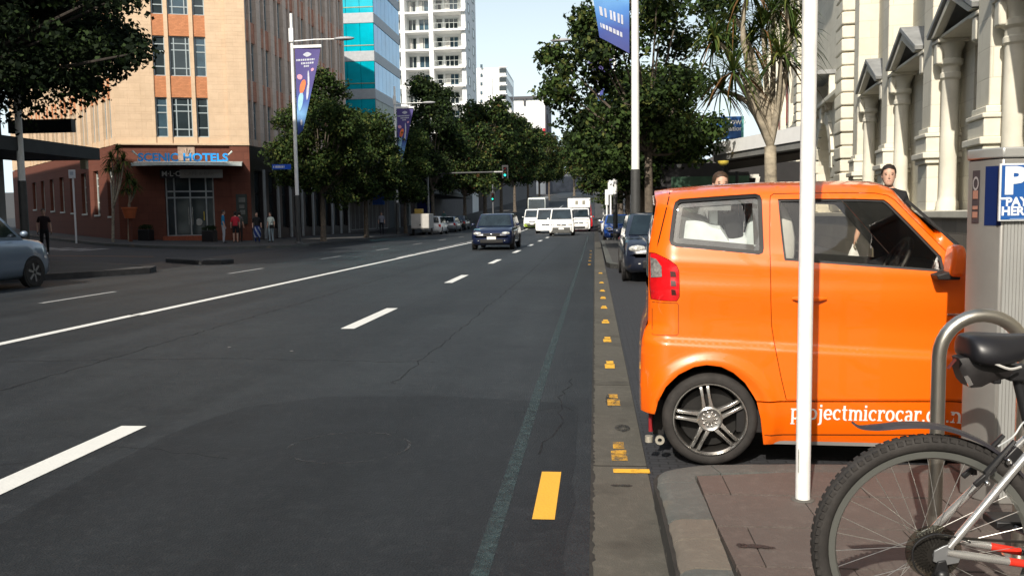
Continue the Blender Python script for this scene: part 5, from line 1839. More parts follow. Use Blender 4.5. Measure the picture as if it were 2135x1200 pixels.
# door furniture
h0, h1 = trc(1652, 623), trc(1724, 624)
b = MB()
n = 12
rings = []
for k in range(n + 1):
    t_ = k / n
    x = h0[0] + (h1[0] - h0[0]) * t_
    hh = .019 * (0.35 + .65 * math.sin(math.pi * min(max(t_, .06), .94)))
    out_ = -.030 * math.sin(math.pi * min(max(t_, .02), .98)) ** .5
    yb = side_y(x, h0[1])
    rings.append([(x, yb + out_, h0[1] - hh * .55), (x, yb + out_ - .004, h0[1] + hh * .2), (x, yb + out_ + .006, h0[1] + hh), (x, yb + .012, h0[1] + hh), (x, yb + .012, h0[1] - hh)])
b.loft(rings)
b.build('door_handle', ORANGE, car, smooth=True)
b = MB()
m0, m1 = trc(1966, 578), trc(1989, 504)
ym = CY0 + .03
b.loft([[(m0[0] - .012, ym - .13, m0[1] + .01), (m1[0] + .0, ym - .15, m0[1] + .01), (m1[0] + .01, ym - .02, m0[1] + .01), (m0[0], ym + .0, m0[1] + .01)],
        [(m0[0] - .004, ym - .15, (m0[1] + m1[1]) / 2), (m1[0] + .008, ym - .17, (m0[1] + m1[1]) / 2), (m1[0] + .01, ym - .02, (m0[1] + m1[1]) / 2), (m0[0], ym, (m0[1] + m1[1]) / 2)],
        [(m0[0] + .010, ym - .13, m1[1] - .01), (m1[0] - .006, ym - .15, m1[1] - .01), (m1[0] - .004, ym - .03, m1[1] - .01), (m0[0] + .01, ym - .01, m1[1] - .01)]])
mo = b.build('door_mirror', ORANGE, car, bevel=.02)
k0, k1 = trc(1937, 578), trc(1984, 566)
b = MB().prism_y([(k0[0], k1[1] - .01), (k0[0] + .05, k1[1] + .004), (k1[0], k1[1] + .012), (k1[0] + .004, k0[1] - .005), (k0[0] + .01, k0[1] - .006)], ym - .12, ym + .02)
b.build('mirror_base', DARKIN, mo, bevel=.006)
t0 = trc(1976, 656)
MB().box(t0[0], t0[0] + .06, side_y(t0[0], t0[1]) - .008, side_y(t0[0], t0[1]) + .004, t0[1] - .006, t0[1] + .006).build('badge', CHROME, car, bevel=.002)
wp = ws[2]
MB().tube([(ws[1][0] + .03, CY0 + .3, ws[1][1] + .03), (ws[3][0] + .05, CY0 + .22, ws[3][1] + .02)], .008, 6).build('wiper', DARKIN, car)
# white slab-serif web address on the sill: strokes drawn letter by letter
GL = {}
def arc(cx, cy, rx, ry, a0, a1, n=14): return [(cx + rx * math.cos(R(a)), cy + ry * math.sin(R(a))) for a in np.linspace(a0, a1, n)]
SF = .11
GL['p'] = (.86, [[(.19, -.42), (.19, 1.0)], arc(.42, .5, .30, .44, -150, 150)], [(0, -.46, .40, -.36), (.0, .90, .2, 1.0)])
GL['r'] = (.66, [[(.19, 0), (.19, 1.0)], arc(.50, .58, .30, .36, 165, 60, 8)], [(0, 0, .44, .1), (0, .90, .2, 1.0), (.52, .72, .66, .95)])
GL['o'] = (.86, [arc(.42, .5, .32, .44, 0, 360, 24)], [])
GL['j'] = (.46, [[(.27, 1.0), (.27, -.18)] + arc(.10, -.18, .17, .24, -5, -110, 8)], [(.06, .90, .28, 1.0), (.17, 1.18, .37, 1.38)])
GL['e'] = (.80, [arc(.41, .5, .31, .44, 0, 318, 22), [(.12, .5), (.72, .5)]], [])
GL['c'] = (.76, [arc(.42, .5, .32, .44, 52, 312, 20)], [(.58, .70, .70, .93)])
GL['t'] = (.56, [[(.24, 1.32), (.24, .22)] + arc(.40, .22, .16, .19, 180, 300, 7)], [(.02, .88, .50, 1.0)])
GL['m'] = (1.32, [[(.19, 0), (.19, 1.0)], arc(.43, .62, .24, .30, 170, 0, 10) + [(.67, 0)], arc(.91, .62, .24, .30, 170, 0, 10) + [(1.15, 0)]], [(.0, 0, .36, .1), (.0, .9, .2, 1.0), (.52, 0, .82, .1), (1.0, 0, 1.32, .1)])
GL['i'] = (.42, [[(.21, 0), (.21, 1.0)]], [(0, 0, .42, .1), (.02, .9, .22, 1.0), (.11, 1.18, .31, 1.38)])
GL['a'] = (.78, [arc(.34, .66, .25, .29, 150, 0, 10) + [(.59, .0)], arc(.36, .27, .25, .25, 60, 330, 16)], [(.56, 0, .78, .1)])
GL['n'] = (.90, [[(.19, 0), (.19, 1.0)], arc(.45, .60, .27, .33, 170, 0, 10) + [(.72, 0)]], [(0, 0, .38, .1), (0, .9, .2, 1.0), (.54, 0, .90, .1)])
GL['z'] = (.74, [[(.08, .93), (.62, .93), (.12, .07), (.68, .07)]], [(.04, .76, .14, 1.0), (.60, 0, .70, .26)])
GL['.'] = (.34, [], [(.07, 0, .27, .2)])
tx0, tz0 = trc(1648, 873)
tx1 = trc(2022, 873)[0]
word = 'projectmicrocar.co.nz'
tot = sum(GL[c][0] + .07 for c in word)
sc_ = (tx1 - tx0) / tot
hx = .062
TEXTM = mat('white_vinyl_lettering', (.82, .82, .80), .45, var=0)
u = 0.0
lift = 0
for ch in word:
    wd, strokes, serifs = GL[ch]
    b = MB()
    def TP(px_, py_, l_=0):
        x, z = tx0 + (u + px_) * sc_, tz0 + py_ * hx * .98
        return on_side(x, z, -.0018 - .0003 * l_)
    lay = 0
    for stx in strokes:
        pts = [Vector(p) for p in stx]
        L = []
        for i, p in enumerate(pts):
            t_ = (pts[min(i + 1, len(pts) - 1)] - pts[max(i - 1, 0)]).normalized()
            hv = .105 if abs(t_.y) > .6 else .07
            nn = Vector((-t_.y, t_.x)) * hv
            L.append((TP(p.x + nn.x, p.y + nn.y, lay), TP(p.x - nn.x, p.y - nn.y, lay)))
        for i in range(len(L) - 1): b.quad(L[i][0], L[i][1], L[i + 1][1], L[i + 1][0])
        lay += 1
    for (a0, b0, a1, b1) in serifs:
        b.quad(TP(a0, b0, lay), TP(a1, b0, lay), TP(a1, b1, lay), TP(a0, b1, lay)); lay += 1
    o = b.build('lettering', TEXTM, car, fix=False)
    u += wd + .07
# things in the luggage space seen through the quarter window
bd = thing('white_bundle', 'white sheeted bundle behind the quarter window of the orange car', 'luggage', (trc(1470, 600)[0], CYC - .25, .62))
q0 = trc(1406, 505)
b = MB()
rings = []
rnd = random.Random(5)
for k in range(9):
    t_ = k / 8
    x = q0[0] + .02 + .38 * t_
    zt_ = 1.41 - .16 * t_ + rnd.uniform(-.03, .03)
    rings.append([(x, CYC - .50, .60), (x, CYC - .53, .9), (x, CYC - .48, zt_ - .04), (x, CYC - .38, zt_), (x, CYC - .1, zt_ - .06), (x, CYC + .05, .60)])
b.loft(rings)
b.build('sheet', mat('white_sheet', (.86, .88, .88), .8, var=.12, scale=6), bd, smooth=True)
b2 = thing('striped_object', 'white and black striped object behind the quarter window of the orange car', 'bag', (trc(1540, 600)[0], CYC - .3, .62))  # striped panels and a pale pad behind the glass
x = trc(1508, 470)[0]
for k, (m_, o_) in enumerate(((mat('white_board', (.86, .88, .87), .6), 0), (DARKIN, .035), (MATS['white_board'], .06), (DARKIN, .10))):
    b = MB()
    L = [[(x + o_ + .12 * t * t - .06, CYC - .42 + .02 * k, .66 + .74 * (1 - t)), (x + o_ + .12 * t * t - .06 + .045, CYC - .42 + .02 * k, .66 + .74 * (1 - t)),
          (x + o_ + .12 * t * t - .06 + .045, CYC - .34 + .02 * k, .66 + .74 * (1 - t)), (x + o_ + .12 * t * t - .06, CYC - .34 + .02 * k, .66 + .74 * (1 - t))] for t in np.linspace(0, 1, 9)]
    b.loft(L)
    b.build('stripe_panel', m_, b2)
b = MB().ball((x + .27, CYC - .42, 1.20), (.14, .05, .27), 14, 9)
b.build('grey_pad', mat('pale_grey_pad', (.72, .75, .75), .7, var=.1), b2, smooth='all')
tb_ = (trc(1492, 490)[0], CYC - .53, 1.13)
bl = MB().ball(tb_, (.055, .03, .10), 12, 8)
o = bl.build('toy_ball', mat('yellow_green_toy', (.38, .40, .10), .6, var=.35, scale=18), None, smooth='all', loc=tb_)
tag(o, 'yellow-green soft toy pressed against the quarter window of the orange car', 'toy')
for o in (car, bd, b2, bpy.data.objects['toy_ball']):
    to_world(o)
# ================================================================ foreground street furniture
SS = mat('brushed_stainless', (0.52, 0.49, 0.43), 0.30, 0.95, var=0.06, scale=12)
pole = thing('sign_post', 'slim white steel post standing on the brown paving before the orange car', 'post', (0.90, 3.80, .13))
MB().tube([(0.90, 3.80, .131), (0.905, 3.80, 4.4)], .0315, 20).build('post_tube', mat('white_powder_coat', (.80, .80, .78), .45, var=.07, scale=9), pole, smooth=True)
MB().lathe([(.050, .1305), (.048, .134), (.032, .136)], 20, (0.90, 3.80, 0)).build('base_mortar', mat('grey_mortar', (.10, .095, .085), .9), pole, smooth=True)
MB().box(0.8735, 0.8765, 3.772, 3.780, .26, .36).build('sticker_residue', mat('grey_sticker_residue', (.40, .40, .38), .7, var=.3, scale=60), pole)
MB().box(0.75, 1.05, 3.755, 3.765, 3.6, 4.2).build('sign_plate', METALG, pole)

# pay-and-display machine
pm = thing('parking_meter', 'grey pay-and-display parking machine with blue P sign', 'parking meter', (1.85, 3.95, .13))
mt = atY(2090, 330, 3.78)[2]
_a, _b, _c = atY(2012, 600, 3.93)[0], atY(2046, 600, 3.835)[0], atY(2083, 600, 3.775)[0]
plan = [(_a + .07, 4.05), (_a, 3.93), (_b, 3.835), (_c, 3.775), (_c + .38, 3.775), (_c + .38, 4.12), (_a + .12, 4.12)]
ALU = mat('grey_aluminium_case', (0.335, 0.325, 0.305), 0.38, 0.55, var=0.05, scale=5)
MB().prism(plan, .131, mt).build('case', ALU, pm, bevel=.006)
MB().prism([(_a + .064, 4.06), (_a - .008, 3.927), (_b - .006, 3.826), (_c - .003, 3.765), (_c + .385, 3.765), (_c + .385, 4.13), (_a + .115, 4.13)], mt + .002, mt + .045).build('lid', mat('pale_alu_lid', (.42, .42, .40), .4, .5), pm, bevel=.006)
RIB = mat('ribbed_grey_panel', (.375, .38, .365), .45, .35, var=.05)
for k in range(26):
    x = _c + .012 + k * .0138
    MB().box(x, x + .0112, 3.7722, 3.7745, .16, mt - .02).build('rib', RIB, pm)
# blue strip wrapping the corner, info label, P sign
zb = atY(2060, 470, 3.8)[2]
strip = MB()
pp = [(_b + .001, 3.8305), (_c - .002, 3.7725)]
strip.add([(x, y, zb) for x, y in pp] + [(x, y, mt - .03) for x, y in pp], [(0, 1, 3, 2)])
strip.build('blue_strip', mat('navy_strip', (.004, .014, .075), .4, var=.05), pm, fix=False)
lz1, lz0 = atY(2028, 355, 3.85)[2], atY(2028, 465, 3.85)[2]
_p, _q = Vector((_a, 3.93)), Vector((_b, 3.835))
la, lc = _p.lerp(_q, .32), _p.lerp(_q, .76)
nn_ = Vector(((_q - _p).y, -(_q - _p).x)).normalized() * .003
lab = MB()
lab.add([(la.x + nn_.x, la.y + nn_.y, lz0), (lc.x + nn_.x, lc.y + nn_.y, lz0), (lc.x + nn_.x, lc.y + nn_.y, lz1), (la.x + nn_.x, la.y + nn_.y, lz1)], [(0, 1, 2, 3)])
lo_ = lab.build('instruction_label', mat('dark_label', (.06, .05, .055), .4, var=.1), pm, fix=False)
rg_ = MB()
mid_ = (la + lc) / 2 + nn_ * 1.8
for k in range(16):
    a0, a1 = 2 * math.pi * k / 16, 2 * math.pi * (k + 1) / 16
    dv = (lc - la).normalized()
    def q(r_, a): return (mid_.x + dv.x * r_ * .75 * math.cos(a), mid_.y + dv.y * r_ * .75 * math.cos(a), lz1 - .055 + r_ * 1.25 * math.sin(a))
    rg_.quad(q(.016, a0), q(.024, a0), q(.024, a1), q(.016, a1))
rg_.build('label_ring', mat('grey_print', (.32, .30, .30), .5), lo_, fix=False)
bk = MB()
for k, (z0_, z1_, m_) in enumerate(((.085, .12, 0), (.15, .165, 0), (.175, .20, 0))):
    dv = (lc - la) * .36
    bk.add([(mid_.x - dv.x, mid_.y - dv.y, lz1 - z1_), (mid_.x + dv.x, mid_.y + dv.y, lz1 - z1_), (mid_.x + dv.x, mid_.y + dv.y, lz1 - z0_), (mid_.x - dv.x, mid_.y - dv.y, lz1 - z0_)], [(0, 1, 2, 3)])
bk.build('label_print', mat('salmon_print', (.36, .18, .13), .5), lo_, fix=False)
sx0 = atY(2083, 400, 3.755)[0]
sz1, sz0 = atY(2100, 341, 3.755)[2], atY(2100, 461, 3.755)[2]
MB().box(sx0, sx0 + .195, 3.752, 3.764, sz0, sz1).build('sign_border', mat('white_sign_border', (.60, .62, .62), .5, var=.03), pm, bevel=.002)
MB().box(sx0 + .007, sx0 + .188, 3.7495, 3.753, sz0 + .007, sz1 - .007).build('p_sign', mat('parking_blue', (.012, .085, .31), .4, var=.08), pm)
WL = mat('white_print', (.72, .74, .74), .5, var=0)
pc_ = atY(2093, 402, 3.75)
text_obj('sign_letter', 'P', .148, WL, pm, (pc_[0], 3.749, pc_[2]), extrude=.0004, bold=.0075, sx=1.10)
pc_ = atY(2096, 429, 3.75)
text_obj('sign_letters', 'PAY', .049, WL, pm, (pc_[0], 3.749, pc_[2]), extrude=.0004, bold=.0018, sx=1.0)
pc_ = atY(2087, 448.5, 3.75)
text_obj('sign_letters', 'HERE', .049, WL, pm, (pc_[0], 3.749, pc_[2]), extrude=.0004, bold=.0018, sx=1.0)
pc_ = atY(2105, 457, 3.75)
MB().box(pc_[0], pc_[0] + .06, 3.7488, 3.7494, pc_[2], pc_[2] + .004).build('small_print', mat('pale_blue_print', (.2, .3, .5), .5), pm)
pc_ = atY(2085, 414, 3.75)
MB().box(pc_[0], pc_[0] + .026, 3.7488, 3.7494, pc_[2] - .004, pc_[2] + .004).build('small_print', WL, pm)

# stainless hoop for bicycles
rk = thing('bike_rack', 'stainless steel bicycle hoop beside the parking machine', 'bike rack', (1.45, 3.2, .13))
YR = 3.20
xl = atY(1956, 800, YR)[0]
xr = atY(2136, 800, YR)[0]
zt_ = atY(2046, 657, YR)[2]
rr = (xr - xl) / 2
path = [(xl, YR, .12), (xl, YR, .5), (xl, YR, zt_ - rr)] + [((xl + xr) / 2 - rr * math.cos(a), YR, zt_ - rr + rr * math.sin(a)) for a in np.linspace(0, math.pi, 17)[1:-1]] + [(xr, YR, zt_ - rr), (xr, YR, .5), (xr, YR, .12)]
MB().tube(path, .0245, 20).build('hoop', SS, rk, smooth=True)
for x in (xl, xr):
    MB().lathe([(.0, .138), (.05, .138), (.055, .134), (.055, .130)], 20, (x, YR, 0)).build('base_flange', SS, rk, smooth=True)

# ---------------------------------------------------------------- bicycle, rear half in the picture
YB = 2.36
def bp_(px, py, dy=0.0):
    x, _y, z = atY(px, py, YB)
    return Vector((x, YB + dy, z))
hub = bp_(1938, 1141)
WR = (hub - bp_(1691, 1141)).length
bike = thing('bicycle', 'silver and red city bicycle with black tyres parked on the build-out', 'bicycle', (hub.x, YB, .13))
hub.z = max(hub.z, .13 + WR - .012)
SIL = mat('silver_frame_paint', (.60, .59, .57), .22, .75, var=.06, scale=8)
BLK = mat('black_plastic', (.014, .014, .015), .42, var=.1)
REDP = mat('red_frame_paint', (.62, .03, .015), .3, var=.05, coat=.5)
RIMM = mat('grey_rim', (.24, .25, .23), .3, .7, var=.05)
def bike_wheel(c, name='wheel'):
    w_ = MB()
    tr_ = .023
    w_.lathe([(WR - tr_ + tr_ * math.cos(a), tr_ * .95 * math.sin(a)) for a in np.linspace(0, 2 * math.pi, 13)[:-1]], 84, tuple(c), 'y', closed=True)
    t_ = w_.build(name, RUBBER, bike, smooth=True)
    tk = MB()
    for k in range(84):
        a = 2 * math.pi * k / 84
        for sg in (-1, 1):
            r0 = WR - .009
            p = Vector((c.x + r0 * math.cos(a), c.y + sg * .017, c.z + r0 * math.sin(a)))
            e_r, e_t = Vector((math.cos(a), 0, math.sin(a))), Vector((-math.sin(a), 0, math.cos(a)))
            tk.bar(p - e_t * .0075 + e_r * .001 * sg, p + e_t * .0075 + e_r * .001, .012, .010, up=tuple(e_r))
    tk.build('tread_block', RUBBER, t_)['kind'] = 'stuff'
    rm = MB().lathe([(WR - .046, .0125), (WR - .043, -.0125), (WR - .060, -.011), (WR - .066, 0), (WR - .060, .011)][::-1], 72, tuple(c), 'y', closed=True)
    rm.build('rim', RIMM, t_, smooth=True)
    hb = MB().lathe([(.0, -.055), (.012, -.055), (.012, -.035), (.027, -.034), (.027, -.030), (.016, -.026), (.016, .026), (.027, .030), (.027, .034), (.012, .035), (.012, .055), (.0, .055)], 18, tuple(c), 'y')
    hb.build('hub', METALG, t_, smooth=True)
    for k in range(32):
        a = 2 * math.pi * k / 32 + .05
        sg = 1 if k % 2 else -1
        b_a = a + (.9 if (k // 2) % 2 else -.9)
        p0 = (c.x + .024 * math.cos(b_a), c.y + sg * .031, c.z + .024 * math.sin(b_a))
        p1 = (c.x + (WR - .062) * math.cos(a), c.y + sg * .003, c.z + (WR - .062) * math.sin(a))
        MB().tube([p0, p1], .0010, 5, cap=False).build('spoke', mat('steel_spoke', (.50, .49, .46), .3, .8, var=0), t_)
    return t_
bike_wheel(hub)
BB = bp_(2262, 1202); BB.z = hub.z - .045
SCL = bp_(2150, 918)
seat_top = bp_(2118, 775)
HT, HB = bp_(2545, 880), bp_(2580, 985)
fh = Vector((hub.x + 1.05, YB, hub.z))
bike_wheel(fh)
def V3(v_, dy): return Vector((v_.x, v_.y + dy, v_.z))
MB().tube([BB, SCL], .016, 14).build('seat_tube', SIL, bike, smooth=True)
MB().tube([SCL, HT], .017, 14).build('top_tube', SIL, bike, smooth=True)
MB().tube([BB, HB], .021, 14).build('down_tube', SIL, bike, smooth=True)
MB().tube([HB - Vector((0, 0, .02)), HT + Vector((0, 0, .02))], .021, 14).build('head_tube', SIL, bike, smooth=True)
dr = bp_(1957, 1122)
for dy in (-.062, .062):
    d_ = V3(Vector((hub.x + .02, 0, hub.z + .012)), YB + dy)
    # chain stay with red flash
    e_ = V3(BB, dy * .62)
    q1, q2, q3 = d_.lerp(e_, .10), d_.lerp(e_, .42), d_.lerp(e_, .62)
    cs = MB().tube([d_, q1, q2], [.0085, .011, .0105], 12); cs.build('chain_stay', SIL, bike, smooth=True)
    MB().tube([q2, q3], .0107, 12).build('chain_stay_flash', REDP, bike, smooth=True)
    MB().tube([q3, e_], .0105, 12).build('chain_stay', SIL, bike, smooth=True)
    s0 = V3(Vector((hub.x + .025, 0, hub.z + .025)), YB + dy)
    MB().tube([s0, s0.lerp(V3(SCL, dy * .45), .12), V3(SCL, dy * .45)], [.008, .0105, .0100], 14).build('seat_stay', SIL, bike, smooth=True)
    dp = MB().prism_y([(hub.x - .014, hub.z - .012), (hub.x - .012, hub.z + .016), (hub.x + .012, hub.z + .030), (hub.x + .040, hub.z + .040), (hub.x + .034, hub.z + .006), (hub.x + .055, hub.z + .002), (hub.x + .050, hub.z - .014), (hub.x + .014, hub.z - .022)], YB + dy - .003, YB + dy + .003)
    dp.build('dropout', METALG, bike, bevel=.001)
    fs_ = V3(HB, dy * .7); 
    MB().tube([fs_, V3(fh, dy * .9)], [.013, .009], 12).build('fork_blade', SIL, bike, smooth=True)
MB().tube([V3(HB, -.044), V3(HB, .044)], .018, 10).build('fork_crown', SIL, bike, smooth=True)
# drivetrain on the near side
for k, r_ in enumerate((.056, .050, .044, .039, .034, .029)):
    b = MB()
    n = int(r_ * 700)
    pts = []
    for i in range(n):
        a = 2 * math.pi * i / n
        da = math.pi / n
        pts += [(hub.x + (r_ + .003) * math.cos(a - da * .25), hub.z + (r_ + .003) * math.sin(a - da * .25)), (hub.x + (r_ + .003) * math.cos(a + da * .25), hub.z + (r_ + .003) * math.sin(a + da * .25)),
                (hub.x + (r_ - .003) * math.cos(a + da * .6), hub.z + (r_ - .003) * math.sin(a + da * .6)), (hub.x + (r_ - .003) * math.cos(a + da * 1.4), hub.z + (r_ - .003) * math.sin(a + da * 1.4))]
    yv = YB - .030 - .0042 * k
    b.prism_y(pts, yv - .001, yv + .001)
    b.build('sprocket', mat('oily_steel', (.035, .032, .028), .45, .6, var=.15), bike)
MB().lathe([(.0, -.0285), (.072, -.0283), (.073, -.027), (.0, -.0265)], 30, (hub.x, YB, hub.z), 'y').build('spoke_guard', glassmat('clear_guard', (.8, .8, .74), .8), bike)
gh = Vector((hub.x + .012, YB - .066, hub.z - .045))
b = MB()
b.prism_y([(hub.x - .004, hub.z - .01), (hub.x + .016, hub.z - .006), (hub.x + .026, hub.z - .045), (hub.x + .004, hub.z - .06), (hub.x - .014, hub.z - .045)], YB - .072, YB - .062)
b.ball((hub.x + .006, YB - .074, hub.z - .048), (.018, .014, .018))
b.build('derailleur_body', BLK, bike, bevel=.002)
b = MB().prism_y([(hub.x - .004, hub.z - .055), (hub.x + .012, hub.z - .06), (hub.x + .034, hub.z - .135), (hub.x + .018, hub.z - .142)], YB - .058, YB - .054)
b.build('derailleur_cage', METALG, bike)
for dx_, dz_ in ((.004, -.062), (.024, -.130)):
    MB().lathe([(.0, -.062), (.019, -.062), (.019, -.050), (.0, -.050)], 14, (hub.x + dx_, YB, hub.z + dz_), 'y').build('jockey_wheel', BLK, bike)
b = MB().tube(smooth_path([(hub.x - .002, YB - .07, hub.z - .072), (hub.x - .06, YB - .075, hub.z - .03), (hub.x - .068, YB - .075, hub.z + .03), (hub.x - .02, YB - .07, hub.z + .062), (hub.x + .04, YB - .064, hub.z + .055), (hub.x + .08, YB - .060, hub.z + .04)], 8), .0022, 6)
b.build('gear_cable', BLK, bike, smooth=True)
cr_ = MB().lathe([(.075, -.058), (.082, -.058), (.082, -.052), (.075, -.052)], 40, tuple(BB), 'y', closed=True)
cr_.lathe([(.0, -.058), (.03, -.058), (.03, -.05), (.0, -.05)], 16, tuple(BB), 'y')
for k in range(4):
    a = k * math.pi / 2 + .3
    cr_.bar((BB.x, BB.y - .055, BB.z), (BB.x + .077 * math.cos(a), BB.y - .055, BB.z + .077 * math.sin(a)), .014, .004)
cr_.build('chainring', BLK, bike)
for sg, a in ((-1, -.5), (1, -.5 + math.pi)):
    e_ = Vector((BB.x + .17 * math.cos(a), YB + sg * .075, BB.z + .17 * math.sin(a)))
    MB().bar((BB.x, YB + sg * .065, BB.z), e_, .022, .014).build('crank', METALG, bike, bevel=.003)
    MB().box(e_.x - .045, e_.x + .045, min(e_.y, e_.y + sg * .09), max(e_.y, e_.y + sg * .09), e_.z - .012, e_.z + .012).build('pedal', BLK, bike, bevel=.004)
ch = MB()
ch.bar((hub.x, YB - .042, hub.z + .046), (BB.x, YB - .055, BB.z + .080), .006, .006)
ch.bar((hub.x + .03, YB - .056, hub.z - .148), (BB.x, YB - .055, BB.z - .080), .006, .006)
ch.build('chain', MATS['oily_steel'], bike)
# v-brake on the seat stays
vb = hub.lerp(SCL, .66) + Vector((-.012, 0, .012))
for dy in (-.034, .034):
    ax = (SCL - hub).normalized()
    up_ = Vector((-ax.z, 0, ax.x))
    p0 = V3(vb, dy * 1.1) - ax * .03
    MB().tube([p0 + up_ * .012, p0 + up_ * .03 + ax * .02, V3(vb, dy * .9) + up_ * .03 + ax * .10], [.008, .009, .006], 8).build('brake_arm', BLK, bike, smooth=True)
    MB().bar(p0 + up_ * .03 - ax * .025, p0 + up_ * .022 + ax * .045, .012, .014).build('brake_pad', BLK, bike, bevel=.003)
    MB().ball(tuple(V3(vb, dy * 1.3) - ax * .03 + up_ * .014), .008, 10, 6).build('brake_bolt', CHROME, bike, smooth='all')
    MB().ball(tuple(V3(vb, dy * 1.3) + ax * .05 + up_ * .014), .0065, 10, 6).build('brake_bolt', CHROME, bike, smooth='all')
MB().tube(smooth_path([vb + Vector((0, -.03, .08)), bp_(2105, 905, -.02), bp_(2128, 880, -.01), bp_(2150, 872)], 6), .0025, 6).build('brake_cable', mat('pale_cable', (.4, .42, .42), .4), bike, smooth=True)
# clip-on mudguard
mgp = [bp_(*p) for p in [(1776, 879), (1792, 888), (1830, 887), (1880, 882), (1930, 882), (1975, 889), (2020, 905), (2060, 926), (2100, 955), (2128, 985)]]
mgs = smooth_path([tuple(p) for p in mgp], 5)
rings = []
for i, p in enumerate(mgs):
    t_ = i / (len(mgs) - 1)
    wd = .003 + .026 * min(1, t_ * 5)
    th_ = .002 + .006 * min(1, t_ * 3)
    d = (mgs[min(i + 1, len(mgs) - 1)] - mgs[max(i - 1, 0)]).normalized()
    up_ = Vector((-d.z, 0, d.x))
    if up_.z < 0: up_ = -up_
    rings.append([p + up_ * 0 + Vector((0, -wd, 0)) - up_ * th_, p + Vector((0, -wd * .8, 0)), p + up_ * .003, p + Vector((0, wd * .8, 0)), p + Vector((0, wd, 0)) - up_ * th_, p - up_ * .002 + Vector((0, wd * .7, 0)), p + up_ * .002, p - up_ * .002 + Vector((0, -wd * .7, 0))])
MB().loft(rings).build('mudguard', mat('charcoal_mudguard', (.030, .028, .034), .38, var=.1), bike, smooth=True)
MB().bar(bp_(2085, 975), bp_(2125, 935), .02, .03).build('mudguard_clip', BLK, bike, bevel=.004)
MB().ball(tuple(bp_(2096, 958, -.02)), .010, 10, 6).build('clip_bolt', CHROME, bike, smooth='all')
# seat post, saddle, rear light bag
MB().tube([SCL + (SCL - BB).normalized() * -.02, seat_top], .0135, 14).build('seat_post', BLK, bike, smooth=True)
sad = []
for px, w0, zt__, zb_ in ((2007, .055, 700, 738), (2012, .075, 694, 752), (2030, .085, 691, 760), (2060, .088, 692, 762), (2095, .075, 694, 758), (2130, .050, 694, 745), (2165, .032, 692, 735), (2200, .026, 690, 725), (2225, .022, 694, 720)):
    a, c = bp_(px, zt__), bp_(px, zb_)
    m__ = (a.z + c.z) / 2
    sad.append([(a.x, YB - w0 * .55, a.z), (a.x, YB, a.z - .006), (a.x, YB + w0 * .55, a.z), (a.x, YB + w0 * .95, a.z * .65 + c.z * .35), (a.x, YB + w0, c.z), (a.x, YB, c.z + .012), (a.x, YB - w0, c.z), (a.x, YB - w0 * .95, a.z * .65 + c.z * .35)])
sdl = MB().loft(sad).build('saddle', mat('black_saddle_vinyl', (.014, .014, .017), .38, var=.1, scale=20), bike, smooth='all')
sm = sdl.modifiers.new('sub', 'SUBSURF'); sm.levels = 1; sm.render_levels = 2
for sg in (-1, 1):
    MB().tube(smooth_path([tuple(bp_(2040, 744, sg * .07)), tuple(bp_(2075, 758, sg * .075)), tuple(bp_(2105, 756, sg * .06))], 5), .0035, 6).build('saddle_piping', mat('grey_piping', (.45, .44, .42), .5), sdl, smooth=True)
    MB().tube(smooth_path([tuple(bp_(2030, 752, sg * .035)), tuple(bp_(2090, 772, sg * .022)), tuple(bp_(2150, 768, sg * .02)), tuple(bp_(2210, 722, sg * .012))], 5), .0035, 8).build('saddle_rail', METALG, sdl, smooth=True)
MB().box(seat_top.x - .03, seat_top.x + .03, YB - .03, YB + .03, seat_top.z - .02, seat_top.z + .02).build('saddle_clamp', BLK, bike, bevel=.006)
bag = []
for px, zt__, zb_, w0 in ((1992, 744, 765, .03), (2002, 742, 790, .036), (2014, 742, 803, .040), (2035, 744, 801, .042), (2058, 748, 790, .040), (2085, 752, 785, .034), (2112, 760, 790, .026)):
    a, c = bp_(px, zt__), bp_(px, zb_)
    bag.append([(a.x, YB - w0 * .8, a.z), (a.x, YB + w0 * .8, a.z), (a.x + .006, YB + w0, (a.z + c.z) / 2), (c.x, YB + w0 * .8, c.z), (c.x, YB - w0 * .8, c.z), (a.x + .006, YB - w0, (a.z + c.z) / 2)])
MB().loft(bag).build('saddle_bag', mat('black_nylon', (.016, .014, .014), .45, var=.2, scale=24), bike, smooth=True)
MB().bar(bp_(1992, 748), bp_(1976, 768), .008, .005).build('bag_strap', mat('dark_red_strap', (.10, .015, .012), .6), bike)
MB().bar(bp_(2004, 778, -.03), bp_(2013, 798, -.032), .006, .012).build('reflector_strip', CHROME, bike)
MB().box(bp_(2060, 790).x, bp_(2078, 790).x, YB - .03, YB + .03, bp_(2060, 796).z, bp_(2060, 776).z).build('bag_buckle', BLK, bike, bevel=.004)
# stem and handlebar
st = HT + Vector((-.01, 0, .06))
MB().tube([HT, st, st + Vector((.08, 0, .02))], .014, 10).build('stem', BLK, bike, smooth=True)
hbp = st + Vector((.08, 0, .02))
MB().tube(smooth_path([(hbp.x - .04, YB - .30, hbp.z + .03), (hbp.x, YB - .12, hbp.z + .02), tuple(hbp), (hbp.x, YB + .12, hbp.z + .02), (hbp.x - .04, YB + .30, hbp.z + .03)], 5), .012, 10).build('handlebar', BLK, bike, smooth=True)
for sg in (-1, 1):
    MB().tube([(hbp.x - .04, YB + sg * .30, hbp.z + .03), (hbp.x - .065, YB + sg * .40, hbp.z + .03)], .016, 10).build('grip', BLK, bike, smooth=True)
